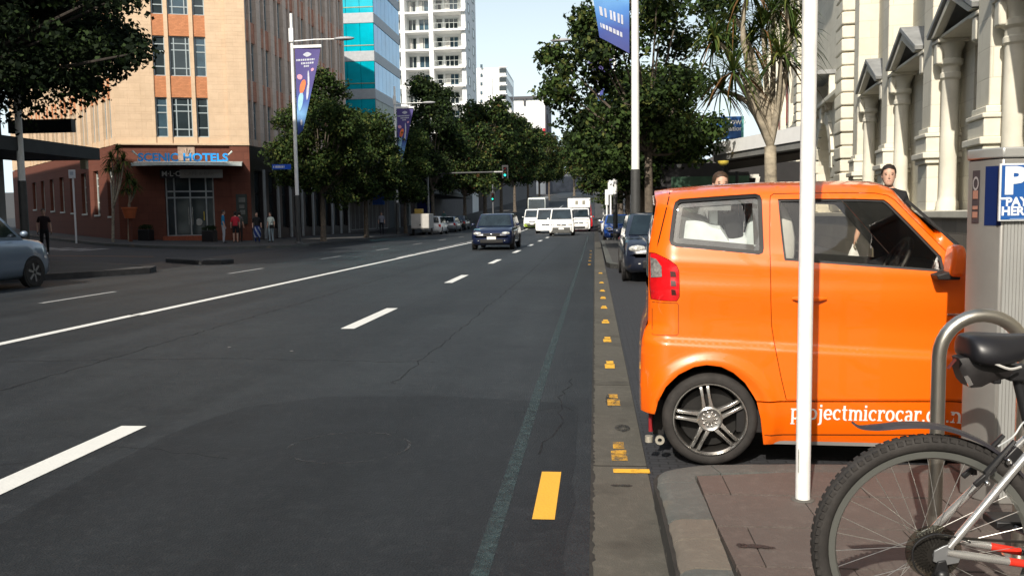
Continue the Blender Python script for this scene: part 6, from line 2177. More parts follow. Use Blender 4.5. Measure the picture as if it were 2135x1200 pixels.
# ================================================================ vehicles
CARGLASS = mat('car_window_glass', (0.020, 0.032, 0.040), 0.05, var=.3, scale=1.2, spec=.9)
LENS = mat('headlight_lens', (0.66, 0.66, 0.62), .15, .2, var=.3, scale=20, coat=.6)
PLATE = mat('number_plate_white', (.72, .72, .70), .5, var=.05)
RIMS = mat('alloy_rim', (.45, .45, .45), .3, .8, var=.05)
TAILR = mat('tail_lamp_red', (.50, .01, .01), .2, var=.1)
def wheel_part(root, x, y, r_, w_, sg, five=True):
    t_ = MB().lathe([(r_ * .66, .0 * sg), (r_ * .72, -.004 * sg), (r_ * .94, .0), (r_, .03 * sg), (r_, (w_ - .03) * sg), (r_ * .9, w_ * sg), (r_ * .66, w_ * sg)], 24, (x, y, r_), 'x', closed=True)
    t = t_.build('wheel', RUBBER, root, smooth=True)
    rm = MB().lathe([(.0, .05 * sg), (r_ * .60, .06 * sg), (r_ * .67, .004 * sg)], 24, (x, y, r_), 'x')
    rm.build('rim', mat('rim_shadow', (.05, .05, .05), .5, .5), t, smooth=True)
    for k in range(6 if five else 0):
        a = k * math.pi / 3 + .3
        MB().bar((x + .012 * sg, y, r_), (x + .012 * sg, y + r_ * .64 * math.cos(a), r_ + r_ * .64 * math.sin(a)), .05, .02, up=(1, 0, 0)).build('spoke', RIMS, t)
    return t
def make_car(name, label, cat, paint, L=4.4, W=1.72, H=1.46, belt=.95, hood=.90, ws0=-1.05, rf0=-.35, rf1=1.25, rr0=1.95, wr=.31, trunk=None, low=.20, wtop=.76, nose=.62, bumper=None, rack=False, group=None, lower=None, plate=True):
    root = thing(name, label, cat, (0, 0, 0), 0, group)
    w_ = W / 2
    trunk = trunk or belt
    def ring(y, hw, zb, zt):
        half = [(hw * .86, zb), (hw * .97, zb + .07), (hw, zb + .24), (hw, (zb + zt) / 2 + .06), (hw * .975, zt - .10), (hw * .91, zt - .015), (hw * .45, zt + .02)]
        return [(x, y, z) for x, z in half] + [(-x, y, z) for x, z in half[::-1]]
    f, r_ = -L / 2, L / 2
    secs = [(f, .74 * w_, low + .16, nose), (f + .07, .88 * w_, low + .06, nose + .12), (f + .26, .965 * w_, low, hood - .07), ((f + ws0) / 2, .99 * w_, low, hood), (ws0, w_, low, belt - .01),
            ((ws0 + rr0) / 2, w_ * 1.005, low, belt), (rr0 - .1, w_, low, trunk), (r_ - .22, .975 * w_, low + .02, trunk - .02), (r_ - .05, .93 * w_, low + .08, trunk - .09), (r_, .84 * w_, low + .18, trunk - .22)]
    MB().loft([ring(*s_) for s_ in secs]).build('body', paint, root, smooth='all')
    if lower:
        lo_ = MB().loft([ring(y, hw * 1.006, zb - .004, zb + (zt - zb) * .45) for y, hw, zb, zt in secs])
        lo_.build('lower_body', lower, root, smooth=True)
    wb, wt = w_ * .93, w_ * wtop
    def crn(t_, ins=0.0):
        y0, y1, hw = ws0 + (rf0 - ws0) * t_ + ins, rr0 + (rf1 - rr0) * t_ - ins, wb + (wt - wb) * t_ - ins
        c = .07
        return [(-hw + c, y0), (hw - c, y0), (hw, y0 + c), (hw, y1 - c), (hw - c, y1), (-hw + c, y1), (-hw, y1 - c), (-hw, y0 + c)]
    zb, zt = belt - .04, H
    rings = []
    for t_, ins, z in ((0, 0, zb), (.5, -.012, zb + (zt - zb) * .5), (.88, 0, zb + (zt - zb) * .90), (.97, .03, zt - .02), (1.0, .16, zt)):
        rings.append([(x, y, z) for x, y in crn(t_, ins)])
    MB().loft(rings).build('cabin', paint, root, smooth=True)
    def zt_(t_): return zb + (zt - zb) * min(t_ / .97, 1)
    def gquad(nm, fn, o_):
        b = MB().add([fn(0), fn(1), fn(2), fn(3)], [(0, 1, 2, 3)])
        b.v = [(v_[0] + o_[0], v_[1] + o_[1], v_[2] + o_[2]) for v_ in b.v]
        b.v += [(v_[0] - o_[0], v_[1] - o_[1], v_[2] - o_[2]) for v_ in b.v[:4]]
        b.f = [[0, 1, 2, 3], [7, 6, 5, 4], [0, 4, 5, 1], [1, 5, 6, 2], [2, 6, 7, 3], [3, 7, 4, 0]]
        b.mi = [0] * 6
        return b.build(nm, CARGLASS, root)
    ta, tb = .10, .86
    def hwt(t_): return wb + (wt - wb) * t_
    def yf(t_): return ws0 + (rf0 - ws0) * t_
    def yr(t_): return rr0 + (rf1 - rr0) * t_
    gquad('windscreen', lambda i: [(-hwt(ta) + .07, yf(ta), zt_(ta)), (hwt(ta) - .07, yf(ta), zt_(ta)), (hwt(tb) - .09, yf(tb), zt_(tb)), (-hwt(tb) + .09, yf(tb), zt_(tb))][i], (0, -.018, .006))
    gquad('rear_window', lambda i: [(hwt(ta) - .1, yr(ta), zt_(ta)), (-hwt(ta) + .1, yr(ta), zt_(ta)), (-hwt(tb) + .12, yr(tb), zt_(tb)), (hwt(tb) - .12, yr(tb), zt_(tb))][i], (0, .018, .006))
    cuts = [0.03, .36, .66, .97] if rr0 - ws0 > 2.6 else [.04, .52, .96]
    for sg in (-1, 1):
        for k in range(len(cuts) - 1):
            def fn(i, a=cuts[k] + .015, c=cuts[k + 1] - .015):
                t_ = (ta, ta, tb, tb)[i]
                u_ = (a, c, c, a)[i]
                y = yf(t_) + .06 + (yr(t_) - yf(t_) - .12) * u_
                return (sg * (hwt(t_) + .012), y, zt_(t_))
            gquad('side_window', fn, (sg * .006, 0, 0))
        fx, rx = f + .78 * (L / 4.4), r_ - .80 * (L / 4.4)
        for y in (fx, rx):
            MB().lathe([(.0, .0), (wr * 1.13, .0), (wr * 1.13, -.05 * sg), (0, -.05 * sg)], 24, (sg * (w_ + .004), y, wr * 1.02), 'x').build('wheel_arch', DARKIN, root)
            wheel_part(root, sg * (w_ + .012), y, wr, .2, -sg)
        b = MB().ball((sg * .66 * w_, f + .10, nose + .08), (.19, .10, .075), 14, 8)
        b.build('headlight', LENS, root, smooth='all')
        MB().box(*(sorted((sg * w_ * .98, sg * (w_ * .98 - .20)))), r_ - .06, r_ - .005, trunk - .32, trunk - .10).build('tail_light', TAILR, root, bevel=.02)
        mx_ = sg * (w_ + .02)
        MB().ball((mx_ + sg * .07, ws0 + .25, belt + .09), (.09, .06, .065), 10, 7).build('door_mirror', paint, root, smooth='all')
        MB().ball((sg * .62 * w_, f + .045, low + .20), (.07, .05, .05), 10, 6).build('fog_lamp', LENS, root, smooth='all')
    MB().box(-.40 * w_, .40 * w_, f - .004, f + .09, nose - .02, nose + .09).build('grille', BLACKP, root, bevel=.015)
    MB().ball((0, f - .008, nose + .04), (.06, .015, .035), 10, 6).build('badge', CHROME, root, smooth='all')
    MB().box(-.55 * w_, .55 * w_, f - .006, f + .08, low + .10, low + .26).build('lower_intake', BLACKP, root, bevel=.015)
    if bumper:
        MB().loft([[(-.9 * w_, f + .16, z), (-.7 * w_, f - .02, z), (.7 * w_, f - .02, z), (.9 * w_, f + .16, z), (.85 * w_, f + .3, z), (-.85 * w_, f + .3, z)] for z in (low - .0, low + .40)]).build('front_bumper', bumper, root, bevel=.03)
    if plate:
        MB().box(-.19, .19, f - .035, f - .022, low + .25, low + .37).build('number_plate', PLATE, root)
        MB().box(-.19, .19, r_ + .004, r_ + .016, low + .42, low + .54).build('number_plate', PLATE, root)
    return root
def put(o, px, Yf, L, rz=0.0, x=None, z=None):
    """front bumper at distance Yf when facing the viewer"""
    X = x if x is not None else atY(px, 460, Yf)[0]
    o.location = (X, Yf + L / 2, (gz(X, Yf + L / 2) if z is None else z))
    o.rotation_euler = (0, 0, rz)
    if Yf > 78: o.rotation_euler[0] = math.atan(.035)
    return o
NAVY = mat('dark_blue_car_paint', (.004, .009, .036), .3, var=0, coat=1.0)
put(make_car('car', 'dark blue wagon with lit-looking yellow headlamps driving towards the viewer', 'car', NAVY, L=4.5, W=1.80, H=1.55, belt=.98, hood=.93, ws0=-1.0, rf0=-.40, rf1=1.75, rr0=2.1), 1024, 36.3, 4.5)
bpy.data.objects['car']
WHITEC = mat('white_car_paint', (.80, .80, .78), .35, var=.02, coat=.8)
SILC = mat('silver_car_paint', (.30, .32, .34), .3, .5, var=.02, coat=.8)
van = dict(L=4.7, W=1.74, H=1.98, belt=1.12, hood=1.08, ws0=-2.05, rf0=-1.45, rf1=2.15, rr0=2.30, wtop=.82, nose=.72, wr=.32)
put(make_car('van', 'white delivery van with grey bumper nearest in the oncoming lane', 'van', WHITEC, bumper=mat('grey_bumper', (.08, .08, .075), .7), **van), 1170, 61.5, 4.7)
put(make_car('van', 'white van close behind and left of the nearest white van', 'van', WHITEC, bumper=WHITEC, **{**van, 'H': 2.08, 'W': 1.68, 'belt': 1.05, 'nose': .66}), 1137, 72, 4.7)
put(make_car('van', 'white van with lime-green lower half, farther left in the queue', 'van', WHITEC, lower=mat('lime_green_paint', (.38, .52, .06), .4), **van), 1109, 88, 4.7)
bus = make_car('bus', 'white coach with blue roof front rising behind the vans', 'bus', mat('white_coach_paint', (.62, .66, .62), .4, coat=.5, var=.05), L=9.0, W=2.45, H=2.95, belt=1.25, hood=1.2, ws0=-4.42, rf0=-4.2, rf1=4.3, rr0=4.42, wtop=.93, nose=.75, wr=.45)
put(bus, 1119, 113, 9.0)
trk = make_car('box_truck', 'white box-bodied truck behind the nearest van on its right', 'truck', WHITEC, L=5.6, W=1.95, H=2.05, belt=1.2, hood=1.15, ws0=-2.6, rf0=-2.2, rf1=-.9, rr0=-.8, wtop=.88, nose=.72, wr=.36, trunk=1.0)
MB().box(-1.0, 1.0, -1.35, 2.75, .75, 2.95).build('cargo_box', mat('white_box_panel', (.78, .78, .75), .5, var=.03), trk, bevel=.03)
MB().box(-1.0, 1.0, -1.9, -1.36, 2.1, 2.93).build('luton_peak', MATS['white_box_panel'], trk, bevel=.06)
for x_ in (-.32, .30):
    MB().box(x_, x_ + .24, -1.915, -1.90, 2.38, 2.72).build('box_mark', mat('grey_mark', (.25, .24, .2), .6), trk)
put(trk, 1207, 76, 5.6)
put(make_car('van', 'red van showing only its edge beside the white box truck', 'van', mat('red_van_paint', (.55, .015, .02), .35, coat=.6, var=0), **{**van, 'H': 2.55, 'W': 1.9}), None, 86, 4.7, x=-1.18)
# parked on the right
put(make_car('car', 'black parked car just beyond the orange microcar', 'car', mat('black_blue_car_paint', (.012, .016, .030), .3, var=0, coat=1.0), L=4.1, W=1.70, H=1.44), None, 17.7, 4.1, x=1.43)
put(make_car('car', 'bright blue hatchback parked farther along the right kerb', 'car', mat('mid_blue_car_paint', (.012, .055, .26), .3, var=0, coat=1.0), L=3.9, W=1.68, H=1.45, ws0=-.9, rf0=-.2, rf1=1.3, rr0=1.8), None, 46.3, 3.9, x=1.30)
put(make_car('car', 'white parked car small beyond the blue hatchback', 'car', WHITEC, L=4.0), None, 62, 4.0, x=1.3)
# left side, going away: rotate half a turn
pale = make_car('car', 'silver-blue people carrier entering at the left edge', 'car', mat('pale_blue_car_paint', (.17, .22, .29), .3, .25, var=0, coat=1.0), L=4.35, W=1.74, H=1.72, belt=1.08, hood=1.02, ws0=-1.25, rf0=-.45, rf1=1.75, rr0=2.05, wr=.32)
pale.location = (-13.1, 16.4, 0); pale.rotation_euler = (0, 0, math.pi)
wh = make_car('car', 'white hatchback parked under the left trees, tail lights showing', 'car', WHITEC, L=4.0, W=1.7, H=1.55, rf1=1.6, rr0=1.9)
wh.location = (-13.75, 74, 0); wh.rotation_euler = (0, 0, math.pi)
for i, (yv, pm_, lb_) in enumerate(((82, SILC, 'silver car parked ahead of the white hatchback on the left'), (88, mat('charcoal_car_paint', (.02, .02, .022), .3, coat=1, var=0), 'charcoal car parked farthest along the left kerb'))):
    c_ = make_car('car', lb_, 'car', pm_, L=4.2)
    c_.location = (-13.8, yv, gz(0, yv)); c_.rotation_euler = (0, 0, math.pi)
tl = thing('box_trailer', 'small pale grey box trailer parked behind the white hatchback', 'trailer', (-14.0, 69.5, 0))
MB().box(-14.75, -13.25, 68.6, 70.6, .55, 1.75).build('box', mat('pale_grey_trailer', (.42, .40, .37), .6, var=.08), tl, bevel=.03)
MB().box(-14.68, -13.32, 68.57, 68.6, .62, 1.66).build('tail_door', mat('trailer_door', (.46, .44, .41), .6, var=.05), tl)
MB().box(-14.03, -13.93, 68.53, 68.57, .82, .9).build('door_latch', BLACKP, tl)
MB().bar((-14, 70.6, .5), (-14, 72.0, .5), .08, .08).build('drawbar', BLACKP, tl)
for x_ in (-14.82, -13.30):
    MB().lathe([(.0, 0), (.28, 0), (.30, .03), (.30, .11), (.0, .13)], 18, (x_, 69.6, .30), 'x').build('wheel', RUBBER, tl)
MB().box(-14.5, -13.9, 69, 69.7, 1.75, 2.15).build('yellow_crate', mat('mustard_crate', (.35, .24, .05), .7), tl, bevel=.02)

# ================================================================ people
HAIRB = mat('dark_brown_hair', (.022, .014, .010), .6, var=.2, scale=60)
SKIN = mat('skin', (.60, .36, .26), .55, var=.08, scale=12)
def person(label, loc, rz, height, top, bottom, hair=None, shoes=None, sleeve=.45, shorts=False, pose=None, look=(0, 0), hairlong=False, skirt=None, group=None, head_only=False):
    """one continuous skinned body, faces coloured by the bone they lie nearest"""
    s_ = height / 1.75
    J = dict(pel=(0, 0, .95), spi=(0, .01, 1.12), che=(0, .0, 1.33), nek=(0, .01, 1.475), hb=(0, -.005, 1.56),
             sl=(-.165, .0, 1.405), sr=(.165, .0, 1.405), el=(-.225, .03, 1.13), er=(.225, .03, 1.13), wl=(-.235, -.04, .90), wr=(.235, -.04, .90), pl=(-.235, -.06, .83), pr=(.235, -.06, .83),
             hl=(-.09, 0, .90), hr=(.09, 0, .90), kl=(-.10, -.015, .50), kr=(.10, -.015, .50), al=(-.10, .02, .085), ar=(.10, .02, .085), tl=(-.11, -.14, .035), tr=(.11, -.14, .035))
    if pose: J.update(pose)
    rad = dict(pel=(.145, .105), spi=(.128, .095), che=(.155, .105), nek=(.060, .060), hb=(.050, .052), sl=(.062, .062), sr=(.062, .062), el=(.043, .043), er=(.043, .043), wl=(.030, .030), wr=(.030, .030), pl=(.020, .014), pr=(.020, .014),
               hl=(.092, .092), hr=(.092, .092), kl=(.060, .060), kr=(.060, .060), al=(.042, .042), ar=(.042, .042), tl=(.038, .030), tr=(.038, .030))
    E = [('pel', 'spi', 1), ('spi', 'che', 1), ('che', 'nek', 1), ('nek', 'hb', 0), ('che', 'sl', 1), ('che', 'sr', 1), ('sl', 'el', 3), ('sr', 'er', 3), ('el', 'wl', 0), ('er', 'wr', 0), ('wl', 'pl', 0), ('wr', 'pr', 0),
         ('pel', 'hl', 2), ('pel', 'hr', 2), ('hl', 'kl', 2), ('hr', 'kr', 2), ('kl', 'al', 4), ('kr', 'ar', 4), ('al', 'tl', 5), ('ar', 'tr', 5)]
    names = list(J)
    me = bpy.data.meshes.new('body')
    me.from_pydata([tuple(c * s_ for c in J[n_]) for n_ in names], [(names.index(a), names.index(b)) for a, b, _ in E], [])
    ob = bpy.data.objects.new('body', me)
    COL.objects.link(ob)
    ob.modifiers.new('skin', 'SKIN')
    sv = me.skin_vertices[0].data
    for i, n_ in enumerate(names):
        sv[i].radius = (rad[n_][0] * s_, rad[n_][1] * s_)
        sv[i].use_root = (n_ == 'pel')
    ss = ob.modifiers.new('sub', 'SUBSURF')
    ss.levels = ss.render_levels = 2
    dg = bpy.context.evaluated_depsgraph_get()
    body_me = bpy.data.meshes.new_from_object(ob.evaluated_get(dg))
    bpy.data.objects.remove(ob)
    body_me.name = 'body'
    shoes = shoes or mat('dark_shoes', (.03, .028, .026), .6)
    body_me.materials.clear()
    for m_ in (SKIN, top, bottom, shoes): body_me.materials.append(m_)
    bm = bmesh.new()
    bm.from_mesh(body_me)
    for zc in (.97, 1.485, .56):           # crisp waistband, neckline, hem
        bmesh.ops.bisect_plane(bm, geom=bm.verts[:] + bm.edges[:] + bm.faces[:], plane_co=(0, 0, zc * s_), plane_no=(0, 0, 1))
    # head, joined to the neck in the same mesh
    hc = Vector((J['hb'][0], J['hb'][1] - .012, J['hb'][2] + .078)) * s_
    HR = [(-.125, .026, -.070, -.012), (-.112, .043, -.084, .020), (-.085, .055, -.088, .050), (-.050, .064, -.088, .072), (-.015, .070, -.085, .086), (.02, .073, -.087, .092), (.055, .071, -.083, .090), (.085, .061, -.066, .074), (.105, .042, -.040, .050), (.115, .012, -.008, .018)]
    zz_ = [q[0] for q in HR]
    def hs(z, a_, k=1.0, o_=0.0):
        hx, fy_, by_ = (float(np.interp(z, zz_, [q[j] for q in HR])) for j in (1, 2, 3))
        cy_, ry_ = (fy_ + by_) / 2, (by_ - fy_) / 2
        ca, sa = math.cos(a_), math.sin(a_)
        return (hc.x + (hx * k + o_) * s_ * ca, hc.y + (cy_ + (ry_ * k + o_) * sa) * s_, hc.z + z * s_)
    rows = [[bm.verts.new(hs(z, 2 * math.pi * k / 18)) for k in range(18)] for z in zz_]
    for i in range(len(rows) - 1):
        for k in range(18):
            bm.faces.new((rows[i][k], rows[i][(k + 1) % 18], rows[i + 1][(k + 1) % 18], rows[i + 1][k]))
    bm.faces.new(rows[0][::-1]); bm.faces.new(rows[-1])
    # hands: palm, four curled fingers of unequal length and a thumb
    for sd2, w2, p2, inn in (('l', 'wl', 'pl', 1), ('r', 'wr', 'pr', -1)):
        w3, p3 = Vector(J[w2]), Vector(J[p2])
        d = (p3 - w3).normalized()
        fwd = (Vector((0, -1, 0)) - d * d.dot(Vector((0, -1, 0)))).normalized()
        inw = Vector((inn, 0, 0))
        hm = MB()
        hm.loft([[tuple((w3 + d * (k * .022) + fwd * (c_ * wd_) + inw * (s2 * tk)) * s_) for c_, s2 in ((1, 0), (.6, .9), (-.6, .9), (-1, 0), (-.6, -.9), (.6, -.9))] for k, wd_, tk in ((-.3, .024, .018), (1.2, .032, .016), (2.6, .040, .015), (4.1, .038, .013))])
        for k in range(4):
            b0 = w3 + d * .088 + fwd * (.029 - .019 * k)
            ln = (.066, .076, .072, .056)[k]
            hm.tube([tuple(b0 * s_), tuple((b0 + d * ln * .5 + inw * .006) * s_), tuple((b0 + d * ln * .85 + inw * .026) * s_), tuple((b0 + d * ln * .92 + inw * .042) * s_)], [.0088 * s_, .0082 * s_, .0074 * s_, .006 * s_], 6)
        t0 = w3 + d * .035 + fwd * .032
        hm.tube([tuple(t0 * s_), tuple((t0 + d * .025 + fwd * .022 + inw * .008) * s_), tuple((t0 + d * .055 + fwd * .024 + inw * .022) * s_)], [.0105 * s_, .0095 * s_, .0075 * s_], 6)
        vv = [bm.verts.new(v_) for v_ in hm.v]
        for f in hm.f:
            try: bm.faces.new([vv[i] for i in f])
            except ValueError: pass
    bmesh.ops.recalc_face_normals(bm, faces=bm.faces[:])
    bm.to_mesh(body_me)
    bm.free()
    segs = [(Vector(J[a]) * s_, Vector(J[b]) * s_, c, min(rad[a]) * s_, min(rad[b]) * s_) for a, b, c in E]
    for p in body_me.polygons:
        c = p.center
        best, bd_, bt = 0, 1e9, 0
        for a, b, k, ra, rb_ in segs:
            ab = b - a
            t_ = min(max((c - a).dot(ab) / ab.length_squared, 0), 1)
            d2 = (a + ab * t_ - c).length / (ra + (rb_ - ra) * t_)
            if d2 < bd_: bd_, best, bt = d2, k, t_
        mi = {0: 0, 1: 1, 2: 2, 5: 3}.get(best, 0)
        if best == 3: mi = 1 if bt < sleeve * 2 else 0
        if best == 4: mi = 2 if not shorts else 0
        if best == 2 and shorts and c.z < .56 * s_: mi = 0
        if best in (1, 2) and c.z > .97 * s_: mi = 1
        if best in (1, 2) and mi == 1 and c.z < .97 * s_: mi = 2
        if c.z > 1.485 * s_ and abs(c.x) < .12: mi = 0
        p.material_index = mi
        p.use_smooth = True
    root = thing('person', label, 'person', (0, 0, 0), 0, group)
    link('body', body_me, root)
    b = MB()
    rings = []
    for i in range(10):                      # hair shell with a hairline
        t_ = i / 9
        ring = []
        for k in range(24):
            a_ = 2 * math.pi * k / 24
            fr_ = -math.sin(a_)               # 1 at the face side
            lim = .068 + .008 * math.cos(4 * a_) if fr_ > .55 else ((.012 if fr_ > -.45 else -.07) if not hairlong else (-.005 if fr_ > .1 else -.16))
            z = .119 + (lim - .119) * t_ ** .8
            zq = max(min(z, .1149), -.112)
            q = hs(zq, a_, 1.04, .006 + .003 * math.sin(5 * a_ + 3 * i))
            ring.append((q[0], q[1], q[2] + (z - zq) * s_ + (.006 if i < 2 else 0)))
        rings.append(ring)
    b.loft(rings, cap=False)
    b.add(rings[0], [tuple(range(24))])
    b.build('hair', hair or HAIRB, root, smooth='all')
    def fp(x, z, o_=0.0):
        q = hs(z, -math.pi / 2)
        return (hc.x + x * s_, q[1] - o_ + abs(x) * .22, hc.z + z * s_)
    n0, n1 = fp(0, .005), fp(0, -.045)
    MB().loft([[(n0[0] - .007, n0[1] + .004, n0[2]), (n0[0] + .007, n0[1] + .004, n0[2]), (n0[0], n0[1] - .005, n0[2])], [(n1[0] - .016, n1[1] + .004, n1[2]), (n1[0] + .016, n1[1] + .004, n1[2]), (n1[0], n1[1] - .022, n1[2] + .004)]]).build('nose', SKIN, root)
    for sg in (-1, 1):
        e_ = fp(sg * .031, .0)
        MB().ball((e_[0], e_[1] + .003, e_[2]), (.012, .006, .005), 8, 6).build('eye', mat('dark_eye', (.05, .035, .03), .3), root, smooth='all')
        MB().box(e_[0] - .017, e_[0] + .017, e_[1] - .002, e_[1] + .008, e_[2] + .015, e_[2] + .020).build('eyebrow', mat('brow_brown', (.10, .06, .04), .7), root)
        q = hs(-.012, 0 if sg > 0 else math.pi)
        MB().ball((q[0], q[1] + .012, q[2]), (.009, .018, .029), 8, 6).build('ear', SKIN, root, smooth='all')
    m0 = fp(0, -.072)
    MB().ball((m0[0], m0[1] + .004, m0[2]), (.023, .008, .006), 10, 6).build('mouth', mat('lips', (.42, .18, .15), .5), root, smooth='all')
    if skirt:
        sk = MB().lathe([(.15 * s_, .98 * s_), (.17 * s_, .85 * s_), (.21 * s_, .60 * s_), (.20 * s_, .36 * s_)], 20, (0, 0, 0))
        so = sk.build('skirt', skirt[0], root, smooth=True)
        for k in range(5):
            st_ = MB()
            for j in range(7):
                a0 = k * 1.256 + j * .22
                z0, z1 = (.92 - .085 * j) * s_, (.92 - .085 * (j + 1)) * s_
                def rr(z): return float(np.interp(z / s_, [.36, .60, .85, .98], [.204, .214, .174, .154])) * s_ + .004
                st_.quad((rr(z0) * math.cos(a0), rr(z0) * math.sin(a0), z0), (rr(z0) * math.cos(a0 + .45), rr(z0) * math.sin(a0 + .45), z0), (rr(z1) * math.cos(a0 + .67), rr(z1) * math.sin(a0 + .67), z1), (rr(z1) * math.cos(a0 + .22), rr(z1) * math.sin(a0 + .22), z1))
            st_.build('skirt_stripe', skirt[1], so)
    root.location = loc
    root.rotation_euler = (0, 0, rz)
    return root
BLKT = mat('black_tshirt', (.010, .010, .011), .85, var=.15, scale=20)
KHAKI = mat('khaki_trousers', (.30, .26, .19), .85, var=.1)
mx0, my0 = atY(1852, 400, 10.7)[0], 10.7
man = person('man in black t-shirt behind the orange car carrying a white plastic bag', (mx0, my0, .13), R(-14), 1.80, BLKT, KHAKI, sleeve=.36,
             pose=dict(el=(-.27, .02, 1.16), wl=(-.335, -.06, .93), pl=(-.355, -.07, .86), sl=(-.18, 0, 1.40)))
h_ = Matrix.Rotation(R(-14), 3, 'Z') @ (Vector((-.365, -.075, .83)) * (1.80 / 1.75)) + Vector((mx0, my0, .13))
bg_ = thing('plastic_bag', 'white plastic shopping bag hanging from the hand of the man behind the car', 'bag', (h_.x, h_.y, h_.z - .3))
rings = []
rnd = random.Random(3)
for t_, hw in ((0, .012), (.10, .022), (.25, .045), (.5, .075), (.8, .095), (.97, .09), (1.0, .07)):
    rings.append([(h_.x + hw * math.cos(a) * (1 + rnd.uniform(-.1, .1)), h_.y + hw * .5 * math.sin(a), h_.z + .02 - .34 * t_) for a in np.linspace(0, 2 * math.pi, 13)[:-1]])
MB().loft(rings).build('bag_body', mat('thin_white_plastic', (.78, .80, .80), .45, var=.06, scale=14), bg_, smooth='all')
person('brown-haired man whose forehead shows above the roof of the orange car', (atY(1501, 380, 9.2)[0], 9.2, .01), R(8), 1.80, mat('grey_shirt', (.2, .2, .2), .85), mat('denim_dark', (.03, .04, .07), .85), hair=mat('brown_hair', (.055, .030, .016), .6, var=.2, scale=60))
zl = lambda x, y: gz(x, y) + .17
def at_left(px, Y): return atY(px, 480, Y)[0]
P_ = [
 ('man in bright blue t-shirt and pale trousers at the hotel corner', 466, 44.6, R(120), 1.78, mat('blue_tshirt', (.01, .22, .42), .8), mat('pale_grey_trousers', (.42, .44, .48), .85), {}),
 ('woman in red top and black shorts beside the man in blue', 491, 45.4, R(200), 1.70, mat('red_top', (.55, .02, .04), .8), mat('black_shorts', (.01, .01, .012), .8), dict(shorts=True, hairlong=True)),
 ('person in grey jacket half hidden behind the woman in red', 500, 46.2, R(170), 1.72, mat('grey_brown_jacket', (.10, .09, .08), .85), mat('dark_brown_trousers', (.03, .024, .02), .85), dict(hairlong=True)),
 ('person in black top and blue-and-white striped skirt near the hotel', 536, 45.2, R(20), 1.66, mat('black_top', (.010, .010, .012), .85), mat('navy_cloth', (.012, .03, .16), .8), dict(hairlong=True, skirt=(mat('navy_skirt', (.012, .035, .18), .8), mat('white_stripe_cloth', (.40, .44, .52), .8)))),
 ('woman in white top and pale jeans holding a dark handbag', 565, 46.0, R(-15), 1.66, mat('pale_mint_top', (.66, .74, .66), .8), mat('pale_jeans', (.34, .42, .46), .85), dict(hairlong=True, sleeve=.3)),
 ('person in dark clothes beside the lamp post at the left edge', 92, 31.5, R(40), 1.75, mat('maroon_black_jacket', (.020, .008, .008), .85), mat('black_trousers', (.010, .009, .009), .85), dict(sleeve=.3)),
 ('pedestrian in pale shirt far along the left shopfronts', 796, 63.0, R(10), 1.72, mat('pale_lilac_shirt', (.34, .33, .38), .85), mat('dark_trousers', (.02, .02, .025), .85), {}),
 ('pedestrian in green on the left footpath beside the parked cars', 926, 92.0, R(0), 1.75, mat('teal_shirt', (.10, .20, .18), .85), MATS['dark_trousers'], {}),
]
for lab_, px, Y, rz, hgt, tp, bt_, kw in P_:
    X = at_left(px, Y)
    person(lab_, (X, Y, zl(X, Y) - (.03 if Y < 35 else 0)), rz, hgt, tp, bt_, **kw)
X = at_left(568, 45.8)
hb_ = thing('handbag', 'dark handbag held by the woman in the white top', 'bag', (X, 45.72, zl(X, 45.8) + .78))
MB().box(X - .13, X + .13, 45.66, 45.76, zl(X, 45.8) + .78, zl(X, 45.8) + .98).build('bag_body', BLACKP, hb_, bevel=.03)
MB().tube(smooth_path([(X - .1, 45.71, zl(X, 45.8) + .97), (X, 45.71, zl(X, 45.8) + 1.12), (X + .1, 45.71, zl(X, 45.8) + .97)], 5), .01, 6).build('strap', BLACKP, hb_)
# ================================================================ lamps, signs, signals
LWHITE = mat('white_lamp_paint', (.78, .78, .76), .4, var=.03)
LDARK = mat('dark_grey_lamp_base', (.055, .056, .055), .5, var=.12, scale=5)
def banner_mat(name, stops):
    m = bpy.data.materials.new(name)
    m.use_nodes = True
    t = m.node_tree
    b = t.nodes['Principled BSDF']
    b.inputs['Roughness'].default_value = .6
    tcn = t.nodes.new('ShaderNodeTexCoord')
    sx = t.nodes.new('ShaderNodeSeparateXYZ')
    nn = t.nodes.new('ShaderNodeTexNoise')
    nn.inputs['Scale'].default_value = 1.2
    ad = t.nodes.new('ShaderNodeMath'); ad.operation = 'MULTIPLY_ADD'; ad.inputs[1].default_value = .9
    mr = t.nodes.new('ShaderNodeMapRange')
    mr.inputs['From Min'].default_value = 5.2 + .3
    mr.inputs['From Max'].default_value = 9.8 + .5
    cr_ = t.nodes.new('ShaderNodeValToRGB')
    e = cr_.color_ramp.elements
    while len(e) > 1: e.remove(e[-1])
    e[0].position, e[0].color = stops[0][0], (*stops[0][1], 1)
    for p, c in stops[1:]:
        q = e.new(p); q.color = (*c, 1)
    t.links.new(tcn.outputs['Object'], sx.inputs[0]); t.links.new(tcn.outputs['Object'], nn.inputs['Vector'])
    t.links.new(nn.outputs['Fac'], ad.inputs[0]); t.links.new(sx.outputs['Z'], ad.inputs[2])
    t.links.new(ad.outputs[0], mr.inputs['Value']); t.links.new(mr.outputs[0], cr_.inputs[0]); t.links.new(cr_.outputs[0], b.inputs['Base Color'])
    MATS[name] = m
    return m
BAN_L = banner_mat('purple_blue_banner', [(0, (.006, .012, .06)), (.16, (.01, .04, .22)), (.34, (.16, .36, .62)), (.5, (.03, .08, .34)), (.62, (.045, .035, .19)), (1, (.05, .035, .18))])
BAN_R = banner_mat('blue_banner', [(0, (.035, .035, .16)), (.18, (.025, .06, .28)), (.27, (.04, .17, .48)), (.42, (.16, .40, .66)), (.6, (.06, .22, .55)), (1, (.03, .10, .4))])
